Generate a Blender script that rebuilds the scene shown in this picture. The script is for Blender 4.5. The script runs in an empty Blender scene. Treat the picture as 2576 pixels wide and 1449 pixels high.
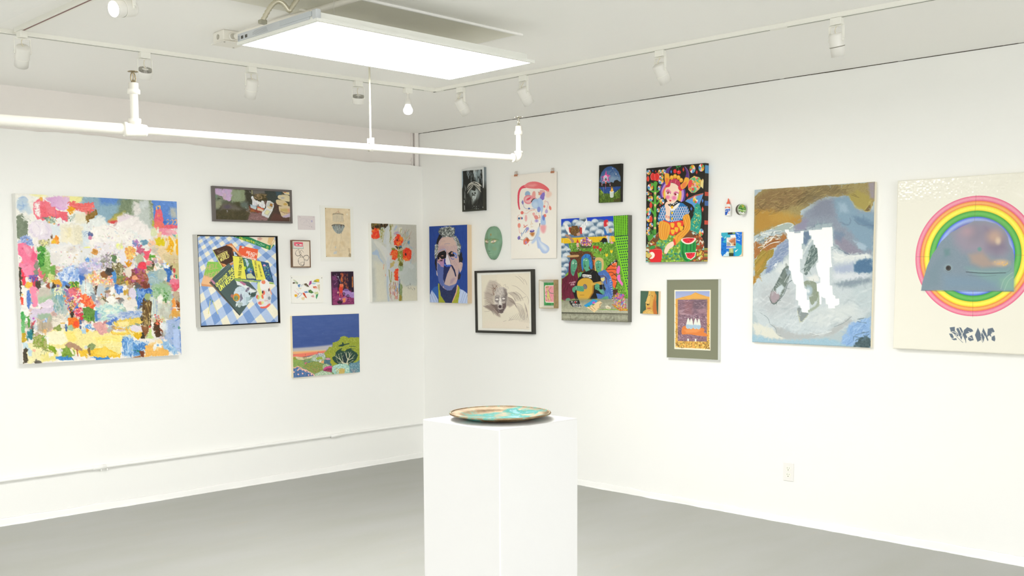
import bpy, math, random
import numpy as np
from mathutils import Vector, Matrix

S = bpy.context.scene
C = S.collection
R = math.radians
# ------------------------------------------------------------------ camera, light, exposure
cam_d = bpy.data.cameras.new('camera')
cam = bpy.data.objects.new('camera', cam_d)
C.objects.link(cam)
S.camera = cam
CAM = Vector((-5.661, -6.678, 1.52))
YAW, PITCH, ROLL, FOC, PY = R(44.922), R(-5.210), R(-0.255), 2645.3, 931.4
_f = Vector((math.cos(YAW) * math.cos(PITCH), math.sin(YAW) * math.cos(PITCH), math.sin(PITCH)))
_r = Vector((math.sin(YAW), -math.cos(YAW), 0))
_u = _r.cross(_f)
_r2 = _r * math.cos(ROLL) + _u * math.sin(ROLL)
_u2 = -_r * math.sin(ROLL) + _u * math.cos(ROLL)
M = Matrix.Identity(4)
for i in range(3):
    M[i][0], M[i][1], M[i][2], M[i][3] = _r2[i], _u2[i], -_f[i], CAM[i]
cam.matrix_world = M
cam_d.sensor_width = 36.0
cam_d.lens = FOC / 2576 * 36.0
cam_d.shift_y = (PY - 724.5) / 2576
cam_d.clip_start = 0.05

S.view_settings.view_transform = 'Standard'
S.view_settings.look = 'None'
S.view_settings.gamma = 1.0
S.view_settings.use_curve_mapping = False
S.view_settings.exposure = 0.29
S.cycles.use_denoising = True
S.cycles.max_bounces = 9
S.cycles.diffuse_bounces = 7
S.cycles.sample_clamp_indirect = 6.0
S.cycles.caustics_reflective = False
S.cycles.caustics_refractive = False

world = bpy.data.worlds.new('world')
S.world = world
world.use_nodes = True
world.node_tree.nodes['Background'].inputs[0].default_value = (0.8, 0.86, 0.95, 1)
world.node_tree.nodes['Background'].inputs[1].default_value = 0.0

CEIL = 2.672
LAMP_W = 46.0
def ceiling_area(name, x, y, power, sx=1.2, sy=0.6, col=(0.985, 0.97, 0.985)):
    d = bpy.data.lights.new(name, 'AREA')
    d.shape = 'RECTANGLE'; d.size = sx; d.size_y = sy
    d.energy = power; d.color = col
    o = bpy.data.objects.new(name, d)
    o.location = (x, y, 2.50)
    C.objects.link(o)
    return o
# the other ceiling panels of the room, behind and beside the camera
for x, y, k in ((-6.3, -2.9, 1.0), (-3.4, -7.6, .5), (-7.0, -6.6, 1.0), (-9.2, -4.6, 0.8), (-4.4, -9.8, 0.8)):
    ceiling_area('ceiling_panel_lamp', x, y, LAMP_W * k)
# broad soft fill lamps added behind the camera, no windows built there
def fill_area(name, loc, rot, sx, sy, power):
    d = bpy.data.lights.new(name, 'AREA')
    d.shape = 'RECTANGLE'; d.size = sx; d.size_y = sy; d.energy = power; d.color = (0.94, 0.95, 0.99)
    o = bpy.data.objects.new(name, d); o.location = loc; o.rotation_euler = rot
    C.objects.link(o)
fill_area('soft_fill', (-6.0, -10.9, 1.4), (R(90), 0, 0), 6.0, 2.0, 118)
fill_area('soft_fill', (-10.4, -5.5, 1.4), (R(90), 0, R(-90)), 6.0, 2.0, 22)

# ------------------------------------------------------------------ helpers
def lin(c):
    c = np.asarray(c, dtype=float)
    return np.where(c <= 0.04045, c / 12.92, ((c + 0.055) / 1.055) ** 2.4)
def hx(h):
    if isinstance(h, str):
        h = h.lstrip('#')
        if len(h) == 3: h = ''.join(a + a for a in h)
        return tuple(int(h[i:i + 2], 16) / 255 for i in (0, 2, 4))
    return tuple(h)
def lc(h): return tuple(float(v) for v in lin(hx(h))) + (1.0,)

MATS = {}
def mat(name, col, rough=0.6, metal=0.0, emit=None, es=0.0, bump=0.0, bscale=60, var=0.0, vscale=8, alpha=None, coat=0.0):
    if name in MATS: return MATS[name]
    m = bpy.data.materials.new(name); m.use_nodes = True
    nt = m.node_tree; b = nt.nodes['Principled BSDF']
    c = lc(col)
    b.inputs['Base Color'].default_value = c
    b.inputs['Roughness'].default_value = rough
    b.inputs['Metallic'].default_value = metal
    b.inputs['Coat Weight'].default_value = coat
    tc = nt.nodes.new('ShaderNodeTexCoord')
    if var:
        n = nt.nodes.new('ShaderNodeTexNoise'); n.inputs['Scale'].default_value = vscale; n.inputs['Detail'].default_value = 6
        nt.links.new(tc.outputs['Object'], n.inputs['Vector'])
        r = nt.nodes.new('ShaderNodeValToRGB')
        r.color_ramp.elements[0].position = .3; r.color_ramp.elements[1].position = .7
        r.color_ramp.elements[0].color = tuple(v * (1 - var) for v in c[:3]) + (1,)
        r.color_ramp.elements[1].color = tuple(min(1, v * (1 + var)) for v in c[:3]) + (1,)
        nt.links.new(n.outputs['Fac'], r.inputs[0]); nt.links.new(r.outputs[0], b.inputs['Base Color'])
    if bump:
        n = nt.nodes.new('ShaderNodeTexNoise'); n.inputs['Scale'].default_value = bscale; n.inputs['Detail'].default_value = 5
        nt.links.new(tc.outputs['Object'], n.inputs['Vector'])
        bp = nt.nodes.new('ShaderNodeBump'); bp.inputs['Strength'].default_value = bump; bp.inputs['Distance'].default_value = 0.004
        nt.links.new(n.outputs['Fac'], bp.inputs['Height']); nt.links.new(bp.outputs[0], b.inputs['Normal'])
    if emit:
        b.inputs['Emission Color'].default_value = lc(emit); b.inputs['Emission Strength'].default_value = es
    MATS[name] = m
    return m

class MB:
    """collects boxes, tubes, lathes and prisms as one mesh"""
    def __init__(s): s.v = []; s.f = []; s.sm = []
    def add(s, vs, fs, smooth=False):
        b = len(s.v); s.v += [tuple(v) for v in vs]
        for f in fs: s.f.append(tuple(b + i for i in f)); s.sm.append(smooth)
        return s
    def box(s, x0, x1, y0, y1, z0, z1, bev=0.0, mtx=None):
        if bev <= 0:
            vs = [(x, y, z) for z in (z0, z1) for y in (y0, y1) for x in (x0, x1)]
            fs = [(0, 2, 3, 1), (4, 5, 7, 6), (0, 1, 5, 4), (2, 6, 7, 3), (0, 4, 6, 2), (1, 3, 7, 5)]
        else:
            b = bev; vs = []
            idx = {}
            for sx in (0, 1):
                for sy in (0, 1):
                    for sz in (0, 1):
                        X = (x0, x1)[sx]; Y = (y0, y1)[sy]; Z = (z0, z1)[sz]
                        dx = b if sx == 0 else -b; dy = b if sy == 0 else -b; dz = b if sz == 0 else -b
                        for k, p in enumerate(((X, Y + dy, Z + dz), (X + dx, Y, Z + dz), (X + dx, Y + dy, Z))):
                            idx[(sx, sy, sz, k)] = len(vs); vs.append(p)
            I = idx; fs = []
            for a in (0, 1):
                fs.append((I[(a,0,0,0)], I[(a,1,0,0)], I[(a,1,1,0)], I[(a,0,1,0)]))
                fs.append((I[(0,a,0,1)], I[(1,a,0,1)], I[(1,a,1,1)], I[(0,a,1,1)]))
                fs.append((I[(0,0,a,2)], I[(1,0,a,2)], I[(1,1,a,2)], I[(0,1,a,2)]))
                for c in (0, 1):
                    fs.append((I[(a,c,0,0)], I[(a,c,1,0)], I[(a,c,1,1)], I[(a,c,0,1)]))
                    fs.append((I[(a,0,c,0)], I[(a,1,c,0)], I[(a,1,c,2)], I[(a,0,c,2)]))
                    fs.append((I[(0,a,c,1)], I[(1,a,c,1)], I[(1,a,c,2)], I[(0,a,c,2)]))
                    for e in (0, 1): fs.append((I[(a,c,e,0)], I[(a,c,e,1)], I[(a,c,e,2)]))
        if mtx is not None: vs = [tuple(mtx @ Vector(v)) for v in vs]
        return s.add(vs, fs)
    def tube(s, pts, r, n=16, cap=True, smooth=True):
        pts = [Vector(p) for p in pts]; rr = r if isinstance(r, (list, tuple)) else [r] * len(pts)
        rings = []; up = None
        for i, p in enumerate(pts):
            t = (pts[min(i + 1, len(pts) - 1)] - pts[max(i - 1, 0)])
            if t.length < 1e-9: t = (pts[i] - pts[i - 2]) if i > 1 else Vector((0, 0, 1))
            t.normalize()
            if up is None: up = Vector((0, 0, 1)) if abs(t.z) < .9 else Vector((1, 0, 0))
            a = t.cross(up)
            if a.length < 1e-6: a = t.cross(Vector((0.3, 1, 0.2)))
            a.normalize(); b = a.cross(t).normalized(); up = b
            rings.append([p + (a * math.cos(2 * math.pi * k / n) + b * math.sin(2 * math.pi * k / n)) * rr[i] for k in range(n)])
        vs = [v for rg in rings for v in rg]
        fs = [(i * n + k, i * n + (k + 1) % n, (i + 1) * n + (k + 1) % n, (i + 1) * n + k) for i in range(len(pts) - 1) for k in range(n)]
        s.add(vs, fs, smooth)
        if cap:
            s.add(rings[0], [tuple(range(n))[::-1]]); s.add(rings[-1], [tuple(range(n))])
        return s
    def lathe(s, prof, origin=(0, 0, 0), axis=(0, 0, 1), n=32, smooth=True, rx=1.0, ry=1.0):
        """prof: list of (radius, height) along axis"""
        ax = Vector(axis).normalized(); q = Vector((0, 0, 1)).rotation_difference(ax); o = Vector(origin)
        vs = []; N = len(prof)
        for (r_, h) in prof:
            for k in range(n):
                a = 2 * math.pi * k / n
                vs.append(o + q @ Vector((r_ * rx * math.cos(a), r_ * ry * math.sin(a), h)))
        fs = [(i * n + k, i * n + (k + 1) % n, (i + 1) * n + (k + 1) % n, (i + 1) * n + k) for i in range(N - 1) for k in range(n)]
        return s.add(vs, fs, smooth)
    def prism(s, pts, z0, z1, smooth=False):
        n = len(pts)
        vs = [(x, y, z0) for x, y in pts] + [(x, y, z1) for x, y in pts]
        s.add(vs, [(k, (k + 1) % n, n + (k + 1) % n, n + k) for k in range(n)], smooth)
        return s.add(vs, [tuple(range(n))[::-1], tuple(range(n, 2 * n))])
    def build(s, name, m, parent=None, mtx=None, label=None, fix=True):
        me = bpy.data.meshes.new(name); me.from_pydata(s.v, [], s.f); me.update()
        me.polygons.foreach_set('use_smooth', s.sm)
        me.materials.append(m)
        if fix:
            import bmesh
            bm = bmesh.new(); bm.from_mesh(me); bmesh.ops.recalc_face_normals(bm, faces=bm.faces); bm.to_mesh(me); bm.free()
        o = bpy.data.objects.new(name, me); C.objects.link(o)
        if parent is not None: o.parent = parent
        if mtx is not None: o.matrix_local = mtx
        if label: o['label'] = label
        return o
def tag(o, label=None, cat=None, group=None, kind=None):
    if label: o['label'] = label
    if cat: o['category'] = cat
    if group: o['group'] = group
    if kind: o['kind'] = kind
    return o
def empty(name, loc=(0, 0, 0), mtx=None):
    o = bpy.data.objects.new(name, None); o.empty_display_size = .05; C.objects.link(o)
    if mtx is not None: o.matrix_world = mtx
    else: o.location = loc
    return o
def wall_matrix(wall, u, z, ang=0.0, off=0.0):
    """frame on a wall: local x to the right as seen, y up, z out of the wall"""
    if wall == 'L': rt, o, p = Vector((1, 0, 0)), Vector((0, -1, 0)), Vector((u, -off, z))
    else: rt, o, p = Vector((0, -1, 0)), Vector((-1, 0, 0)), Vector((-off, -u, z))
    up = Vector((0, 0, 1)); m = Matrix.Identity(4)
    c, s_ = math.cos(ang), math.sin(ang)
    r1 = rt * c + up * s_; u1 = up * c - rt * s_
    for i in range(3): m[i][0], m[i][1], m[i][2], m[i][3] = r1[i], u1[i], o[i], p[i]
    return m
# ------------------------------------------------------------------ the room
M_wall = mat('wall_paint', '#f7f7f4', .62, bump=.12, bscale=45)
M_upper = mat('old_wall_paint', '#f3eeea', .62, bump=.3, bscale=30, var=.015, vscale=3)
M_trim = mat('trim_paint', '#f6f6f3', .5, bump=.35, bscale=25)
M_ceil = mat('ceiling_paint', '#fbfaf7', .75, bump=.25, bscale=14)
M_patch = mat('patched_ceiling', '#ebe9dd', .6, bump=.8, bscale=9, var=.035, vscale=4)
M_white = mat('white_enamel', '#f3f2ea', .35)
M_pipe = mat('pipe_paint', '#eeebe2', .32, bump=.2, bscale=40)
M_dark = mat('dark_gap', '#5c564c', .9)

def floor_mat():
    m = bpy.data.materials.new('painted_concrete'); m.use_nodes = True; nt = m.node_tree; b = nt.nodes['Principled BSDF']
    N = nt.nodes.new; Lk = nt.links.new
    tc = N('ShaderNodeTexCoord')
    mp = N('ShaderNodeMapping'); mp.inputs['Rotation'].default_value = (0, 0, R(-40)); mp.inputs['Scale'].default_value = (1, 3.2, 1)
    Lk(tc.outputs['Object'], mp.inputs[0])
    n1 = N('ShaderNodeTexNoise'); n1.inputs['Scale'].default_value = 1.1; n1.inputs['Detail'].default_value = 5; Lk(mp.outputs[0], n1.inputs['Vector'])
    r1 = N('ShaderNodeValToRGB'); r1.color_ramp.elements[0].position = .35; r1.color_ramp.elements[1].position = .65
    r1.color_ramp.elements[0].color = lc('#a3a49d'); r1.color_ramp.elements[1].color = lc('#a8a9a5'); Lk(n1.outputs[0], r1.inputs[0])
    n2 = N('ShaderNodeTexNoise'); n2.inputs['Scale'].default_value = 3.0; n2.inputs['Detail'].default_value = 9; n2.inputs['Roughness'].default_value = .7; Lk(mp.outputs[0], n2.inputs['Vector'])
    r2 = N('ShaderNodeValToRGB'); r2.color_ramp.elements[0].position = .60; r2.color_ramp.elements[1].position = .74
    r2.color_ramp.elements[0].color = (0, 0, 0, 1); r2.color_ramp.elements[1].color = (.55, .55, .55, 1); Lk(n2.outputs[0], r2.inputs[0])
    mx = N('ShaderNodeMix'); mx.data_type = 'RGBA'; Lk(r2.outputs[0], mx.inputs[0]); Lk(r1.outputs[0], mx.inputs[6]); mx.inputs[7].default_value = lc('#aea694')
    Lk(mx.outputs[2], b.inputs['Base Color'])
    b.inputs['Roughness'].default_value = .5; b.inputs['Specular IOR Level'].default_value = .35
    bp = N('ShaderNodeBump'); bp.inputs['Strength'].default_value = .15; bp.inputs['Distance'].default_value = .004; Lk(n2.outputs[0], bp.inputs['Height']); Lk(bp.outputs[0], b.inputs['Normal'])
    return m
M_floor = floor_mat()

XB, YB, DR, ZP = -10.5, -11.0, 0.06, 2.4063     # back limits of the room, recess above the drywall, drywall height
def struct(name, mb, m):
    o = mb.build(name, m); o['kind'] = 'structure'; return o
struct('floor', MB().box(XB, 0, YB, 0, -.12, 0), M_floor)
struct('ceiling', MB().box(XB, .15, YB, .2, CEIL, CEIL + .12), M_ceil)
# drywall in front of the old wall, its cut top edge a little uneven
def ragged_wall(x0, x1, z0, z1, y0, y1, amp, n, seed):
    rnd = random.Random(seed); mb = MB(); vs = []
    zt = []
    v = 0
    for i in range(n + 1):
        v = v * .75 + rnd.uniform(-amp, amp); zt.append(z1 + v)
    for i in range(n + 1):
        x = x0 + (x1 - x0) * i / n
        vs += [(x, y0, z0), (x, y0, zt[i]), (x, y1, zt[i]), (x, y1, z0)]
    fs = []
    for i in range(n):
        a = 4 * i; b = a + 4
        fs += [(a, b, b + 1, a + 1), (a + 1, b + 1, b + 2, a + 2), (a + 2, b + 2, b + 3, a + 3), (a + 3, b + 3, b, a)]
    fs += [(0, 1, 2, 3), (4 * n, 4 * n + 3, 4 * n + 2, 4 * n + 1)]
    return mb.add(vs, fs)
struct('wall_left', ragged_wall(XB, 0, 0, ZP, 0, .045, .0035, 260, 3), M_wall)
struct('wall_left_upper', MB().box(XB, 0, DR, DR + .1, 2.2, CEIL), M_upper)
struct('wall_right', MB().box(0, .12, YB, .16, 0, CEIL - .004), M_wall)
struct('wall_back', MB().box(XB, .12, YB - .12, YB, 0, CEIL), M_wall)
struct('wall_side', MB().box(XB - .12, XB, YB, .16, 0, CEIL), M_wall)
# dark shrinkage gap where the right wall meets the ceiling, open only in stretches
g = MB(); rnd = random.Random(5)
y = -.02
while y > -7.5:
    l = rnd.uniform(.12, .75); w = rnd.uniform(.0015, .0045)
    n = 8
    for k in range(n):
        ww = w * math.sin(math.pi * (k + .5) / n) + .0006
        g.box(-.002, .001, y - l * (k + 1) / n, y - l * k / n, CEIL - .0005 - ww, CEIL + .001)
    y -= l + rnd.choice((.01, .03, .05, .3, .35))
struct('trim_1', g, M_dark)
# painted corner pipe chase and crumbled plaster beside it
g = MB(); g.lathe([(0.019, ZP - .0), (0.019, CEIL)], (-.022, DR - .022, 0), n=20)
struct('trim_2', g, M_upper)
g = ragged_wall(-.062, -.055, ZP, CEIL - .002, DR - .012, DR, 0.0, 2, 1)
g2 = MB(); zz = ZP
while zz < CEIL - .01:
    h = rnd.uniform(.008, .02); g2.box(-.066 + rnd.uniform(-.004, .003), -.055, DR - .014, DR + .002, zz, zz + h); zz += h
struct('trim_3', g2, M_upper)
# low paint-caked baseboards with a ragged lower line
def baseboard(name, wall, length, seed):
    rnd = random.Random(seed); n = int(length / .03); mb = MB(); vs = []; a = b_ = 0
    for i in range(n + 1):
        s_ = -length * i / n
        a = a * .85 + rnd.uniform(-.0022, .0022); b_ = b_ * .7 + rnd.uniform(-.0025, .0025)
        prof = ((0, .046 + a), (.007, .044 + a), (.010, .039 + a), (.011, .010), (.014 + b_ * 1.0, .0015), (.020 + b_ * 1.8, 0.0004), (0, 0.0002))
        for (o, z) in prof: vs.append((s_, -o, z) if wall == 'L' else (-o, s_, z))
    k = 7
    fs = [(i * k + j, i * k + (j + 1) % k, (i + 1) * k + (j + 1) % k, (i + 1) * k + j) for i in range(n) for j in range(k)]
    mb.add(vs, fs, True); mb.add(vs[:k], [tuple(range(k))]); mb.add(vs[-k:], [tuple(range(k))])
    return struct(name, mb, M_trim)
baseboard('baseboard_left', 'L', 7.5, 1)
baseboard('baseboard_right', 'R', 9.0, 2)
# soffit at the far left edge of the ceiling
struct('trim_4', MB().box(-4.7, -3.895, -8.0, -1.55, CEIL - .05, CEIL + .01), M_trim)
# rectangular patch where an older fixture was taken down
mb = MB(); mb.box(-3.30, -1.96, -3.05, -2.66, CEIL - .006, CEIL + .001)
struct('trim_5', mb, M_patch)
mb = MB(); mb.box(-3.30, -1.955, -3.062, -3.045, CEIL - .010, CEIL + .001, .003); mb.box(-1.975, -1.945, -3.06, -2.66, CEIL - .009, CEIL + .001, .003)
struct('trim_6', mb, M_ceil)

# ------------------------------------------------------------------ conduit along the left wall
root = empty('wall_conduit', (-3.5, -.016, .285)); tag(root, 'thin white painted conduit running low along the left wall', 'conduit')
rp = Vector(root.location)
mb = MB(); mb.tube([Vector((-7.4, -.016, .2835)) - rp, Vector((-3.5, -.016, .283)) - rp, Vector((-1.7, -.016, .2845)) - rp, Vector((-.002, -.016, .291)) - rp], .0115, 12)
mb.build('pipe', M_trim, root)
for x in (-2.78, -.92):
    mb = MB(); mb.lathe([(0.0115, -.045), (.0155, -.043), (.0155, .043), (.0115, .045)], Vector((x, -.016, .284)) - rp, (1, 0, 0), 14)
    if x < -2:
        for dx in (-.02, .02):
            mb.lathe([(.005, 0), (.005, .016), (0, .017)], Vector((x + dx + .03, -.020, .272)) - rp, (0, -.25, -1), 8)
    mb.build('coupling', M_trim, root)

# ------------------------------------------------------------------ wall outlet
root = empty('wall_outlet', mtx=wall_matrix('R', 3.408, .316)); tag(root, 'white two-socket electrical outlet low on the right wall', 'outlet')
MB().box(-.035, .035, -.057, .057, .0005, .006, .003).build('cover_plate', mat('outlet_plastic', '#f0eeea', .4), root)
for zc in (.0195, -.0195):
    mb = MB(); pts = []
    for k in range(32):
        a = 2 * math.pi * k / 32; pts.append((max(-.0165, min(.0165, .0175 * math.cos(a))), zc + max(-.0135, min(.0135, .0175 * math.sin(a)))))
    mb.prism(pts, .0055, .0078)
    f = mb.build('receptacle', mat('socket_plastic', '#f5f4ea', .35), root)
    mb = MB(); mb.box(-.0078, -.0058, zc + .0005, zc + .0085, .0077, .0081); mb.box(.0058, .0076, zc + .0015, zc + .0080, .0077, .0081)
    mb.prism([(.0028 * math.cos(a * .524), zc - .0075 + .0028 * math.sin(a * .524)) for a in range(12)], .0077, .0081)
    mb.build('slots', mat('slot_dark', '#4a463a', .8), f)
mb = MB(); mb.lathe([(.0028, .006), (.0024, .0074), (0, .0076)], (0, 0, 0), n=10); mb.build('screw', M_white, root)

# ------------------------------------------------------------------ track lighting
TZ = CEIL - .019
M_slot = mat('track_slot', '#8f938a', .7); M_slot2 = mat('track_slot_copper', '#8a6a66', .6)
def track(name, a, b, label, slot, conn=()):
    a, b = Vector(a), Vector(b); L_ = (b - a).length
    ang = math.atan2((b - a).y, (b - a).x)
    m = Matrix.Translation(a) @ Matrix.Rotation(ang, 4, 'Z')
    root = empty(name, mtx=m); tag(root, label, 'track')
    mb = MB()
    mb.box(0, L_, -.0175, -.0035, -.019, 0, 0); mb.box(0, L_, .0035, .0175, -.019, 0, 0); mb.box(0, L_, -.0036, .0036, -.012, 0)
    mb.build('rail', M_white, root)
    MB().box(.01, L_ - .01, -.0045, .0045, -.0194, -.0188).build('slot', slot, root)
    for c in conn: MB().box(c - .045, c + .045, -.019, .019, -.0205, 0, .002).build('connector', M_white, root)
    return root
track('lighting_track', (-3.80, -1.435, CEIL), (-1.24, -1.63, CEIL), 'long white lighting track on the ceiling nearest the left wall', M_slot, (2.50,))
track('lighting_track', (-1.262, -1.60, CEIL), (-1.205, -5.6, CEIL), 'white lighting track on the ceiling running beside the right wall', M_slot, (.06, 2.42))
track('lighting_track', (-3.722, -1.50, CEIL), (-3.745, -4.0, CEIL), 'short-looking white track with brownish slot at the upper left corner', M_slot2)
M_can = mat('can_enamel', '#eceae4', .3); M_capm = mat('can_back', '#dcdad2', .45); M_bright = mat('lens_ring', '#fffef6', .2)
M_fin = mat('lamp_fins', '#b9b6ac', .4); M_cord = mat('lamp_cord', '#e6dfca', .5)
M_lamp = mat('lamp_glow', '#fff6e0', .4, emit='#fff3d8', es=60.0)
M_bulb = mat('bulb_glass', '#ffffff', .2, emit='#fffdf5', es=1.6)
def spot(x, y, label, yaw, tilt, style='can', scale=1.0, adapter_yaw=0.0, ringm=None, hgt=.102):
    """yaw: compass direction the lamp leans to, tilt from straight down"""
    root = empty('track_spotlight', (x, y, TZ)); tag(root, label, 'spotlight', 'track spotlights on the ceiling')
    k = scale
    A = Matrix.Rotation(adapter_yaw, 4, 'Z')
    mb = MB(); mb.box(-.026 * k, .026 * k, -.0165 * k, .0165 * k, -.032 * k, -.0005, .002, A); mb.build('adapter', M_white, root)
    top = -.034 * k
    axis_h = Vector((math.cos(yaw + math.pi / 2), math.sin(yaw + math.pi / 2), 0))      # yoke width direction
    w = .0345 * k; zb = top - .062 * k
    if style == 'bulb':
        mb = MB(); mb.lathe([(.007 * k, 0), (.007 * k, -.03 * k), (.016 * k, -.034 * k), (.018 * k, -.06 * k), (.016 * k, -.064 * k)], (0, 0, top), n=20)
        mb.build('socket', M_can, root)
        mb = MB(); mb.lathe([(.015 * k, -.062 * k), (.020 * k, -.075 * k), (.0285 * k, -.092 * k), (.0295 * k, -.103 * k), (.024 * k, -.117 * k), (.012 * k, -.124 * k), (0.0005, -.126 * k)], (0, 0, top), n=24)
        mb.build('bulb', M_bulb, root); return root
    # yoke: flat U strap
    mb = MB()
    q = Matrix.Rotation(yaw, 4, 'Z')
    t = .0016
    mb.box(-.0075 * k, .0075 * k, -w, w, top - t * 2, top, 0, q)
    for s_ in (-1, 1): mb.box(-.0075 * k, .0075 * k, s_ * w - t, s_ * w + t, zb - .008, top, 0, q)
    mb.build('yoke', M_white, root)
    for s_ in (-1, 1):
        mb = MB(); mb.lathe([(.006 * k, 0), (.006 * k, .003), (0, .0035)], Vector((0, 0, zb)) + axis_h * s_ * (w + t), axis_h * s_, 12); mb.build('pivot_screw', M_white, root)
    d = Vector((math.cos(yaw) * math.sin(tilt), math.sin(yaw) * math.sin(tilt), -math.cos(tilt)))
    o = Vector((0, 0, zb)); r = .0328 * k
    if style == 'can':
        b0 = -.030 * k; e = hgt * k - .030 * k
        mb = MB(); mb.lathe([(.0005, b0), (r * .80, b0 + .001), (r * .97, b0 + .006), (r, b0 + .012), (r, .028 * k)], o, d, 36)
        mb.build('housing', M_can, root)
        mb = MB(); mb.lathe([(r * 1.01, .028 * k), (r * 1.03, .0285 * k), (r * 1.03, .0305 * k), (r * 1.0, .031 * k)], o, d, 36); mb.build('trim_ring', ringm or M_bright, root)
        mb = MB(); mb.lathe([(r * .96, .030 * k), (r * .96, e), (r * .90, e), (r * .88, .040 * k), (0.0005, .036 * k)], o, d, 36); mb.build('snoot', M_can, root)
    else:
        # open gimbal holding a finned lamp
        mb = MB(); mb.lathe([(r * 1.0, -.004 * k), (r * 1.06, .0), (r * 1.06, .030 * k), (r * .98, .032 * k), (r * .98, .002)], o, d, 36); mb.build('gimbal_ring', M_can, root)
        mb = MB(); mb.lathe([(.0005, -.016 * k), (r * .5, -.014 * k), (r * .62, -.010 * k), (r * .9, .006 * k), (r * .95, .028 * k), (0.0005, .030 * k)], o, d, 36); lp = mb.build('lamp', M_can, root)
        mb = MB(); qd = Vector((0, 0, 1)).rotation_difference(d).to_matrix().to_4x4()
        for i in range(24):
            mt = Matrix.Translation(o) @ qd @ Matrix.Rotation(i * math.tau / 24, 4, 'Z')
            mb.box(r * .55, r * .98, -.0008, .0008, -.016 * k, .010 * k, 0, mt)
        mb.build('fins', M_fin, lp)
    # cord
    c0 = Vector((0, 0, top - .004)); c1 = o - d * .030 * k if style == 'can' else o - d * .015 * k
    mid = (c0 + c1) / 2 + axis_h * .010 * k + Vector((0, 0, .004))
    mb = MB(); mb.tube([c0 * (1 - a) ** 2 + mid * 2 * a * (1 - a) + c1 * a * a for a in [i / 8 for i in range(9)]], .0022 * k, 8); mb.build('cord', M_cord, root)
    return root
PX, PYd = 0.0, math.pi / 2
spot(-3.722, -1.545, 'white can spotlight beneath the crossing of two tracks, leftmost of all', R(80), R(42), adapter_yaw=R(90))
spot(-3.10, -1.493, 'white open spotlight with ribbed back just right of the near sprinkler', R(75), R(32), 'fin')
spot(-2.51, -1.538, 'white can spotlight hanging left of centre over the long pipe', R(80), R(26))
spot(-1.83, -1.590, 'white open spotlight with ribbed back left of the thin hanger rod', R(60), R(22), 'fin')
spot(-1.475, -1.617, 'bare round bulb in a white track socket right of the hanger rod', 0, 0, 'bulb')
spot(-1.259, -1.86, 'white can spotlight just right of the track corner, tilted to the right wall', R(-8), R(36), adapter_yaw=R(90))
spot(-1.251, -2.385, 'white can spotlight above the far sprinkler at the pipe end', R(-8), R(34), adapter_yaw=R(90))
spot(-1.238, -3.345, 'white can spotlight second from right along the right-hand track', R(-8), R(35), adapter_yaw=R(90))
spot(-1.224, -4.31, 'white can spotlight rightmost on the right-hand track', R(-5), R(16), adapter_yaw=R(90), ringm=mat('dark_ring', '#7d7a6a', .5))
# the lit one on the upper-left track
o = spot(-3.737, -2.66, 'switched-on white spotlight glaring at the upper left of the ceiling', R(195), R(76), adapter_yaw=R(90))
d = Vector((math.cos(R(195)) * math.sin(R(76)), math.sin(R(195)) * math.sin(R(76)), -math.cos(R(76))))
mb = MB(); mb.lathe([(.0005, .0695), (.026, .0690), (.0300, .066)], Vector((0, 0, -.096)), d, 32); mb.build('lamp_face', M_lamp, o)

# ------------------------------------------------------------------ suspended LED panel
PXc, PYc, PZ = -2.632, -2.912, 2.5
ang = R(-0.8)
root = empty('led_panel', mtx=Matrix.Translation((PXc, PYc, PZ)) @ Matrix.Rotation(ang, 4, 'Z')); tag(root, 'large glowing rectangular LED panel hung just below the ceiling', 'ceiling light')
w, h = .6015, .3015
mb = MB()
mb.box(-w, w, -h, -h + .016, 0, .011, 0); mb.box(-w, w, h - .016, h, 0, .011, 0); mb.box(-w, -w + .016, -h + .016, h - .016, 0, .011, 0); mb.box(w - .016, w, -h + .016, h - .016, 0, .011, 0)
mb.box(-w + .001, w - .001, -h + .001, h - .001, .011, .0135); mb.box(-w + .002, w - .03, -h + .022, h - .022, .0135, .040)
mb.build('housing', mat('panel_housing', '#eeefe9', .35), root)
MB().box(-w + .0158, w - .0158, -h + .0158, h - .0158, .002, .0105).build('diffuser', mat('panel_glow', '#ffffff', .5, emit='#fcfbf9', es=30.0), root)
M_grey = mat('panel_end_grey', '#c9cdd0', .45)
drv = MB().box(-w - .001, -w + .006, -h + .05, h - .01, .013, .044).build('end_plate', M_grey, root)
MB().box(-w - .004, -w - .001, -h + .03, -h + .26, .022, .040).build('driver_cover', mat('driver_grey', '#bfc5c9', .4), root)
mb = MB()
for i, yy in enumerate((.255, .222)): mb.box(-w - .0025, -w - .001, yy - .008, yy + .008, .020, .032)
mb.build('switch', mat('switch_dark', '#55534c', .6), drv)
mb = MB(); rnd = random.Random(4)
for i in range(5): mb.box(-w - .0016, -w - .001, .05 + .003 * i, .17 - .012 * (i == 4) - .02 * (i == 0), .019 + .0042 * i, .0198 + .0042 * i)
mb.build('printed_label', mat('label_print', '#8c9194', .6), drv); mb = MB()
for i in range(16): mb.box(-w - .0016, -w - .001, .275 + .004 * (i % 4), .2772 + .004 * (i % 4), .018 + .005 * (i // 4), .0205 + .005 * (i // 4))
mb.build('printed_label', mat('label_print', '#8c9194', .6), drv)
mb = MB(); mb.box(-w - .004, -w + .02, -h - .003, -h + .03, .010, .046, .004); mb.build('corner_bracket', M_grey, root)
for (xx, yy) in ((-.45, -.2), (.50, .18)):
    mb = MB(); mb.tube([(xx, yy, .045), (xx, yy, CEIL - PZ - .002)], .0011, 6); mb.build('hanging_wire', M_fin, root)
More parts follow.
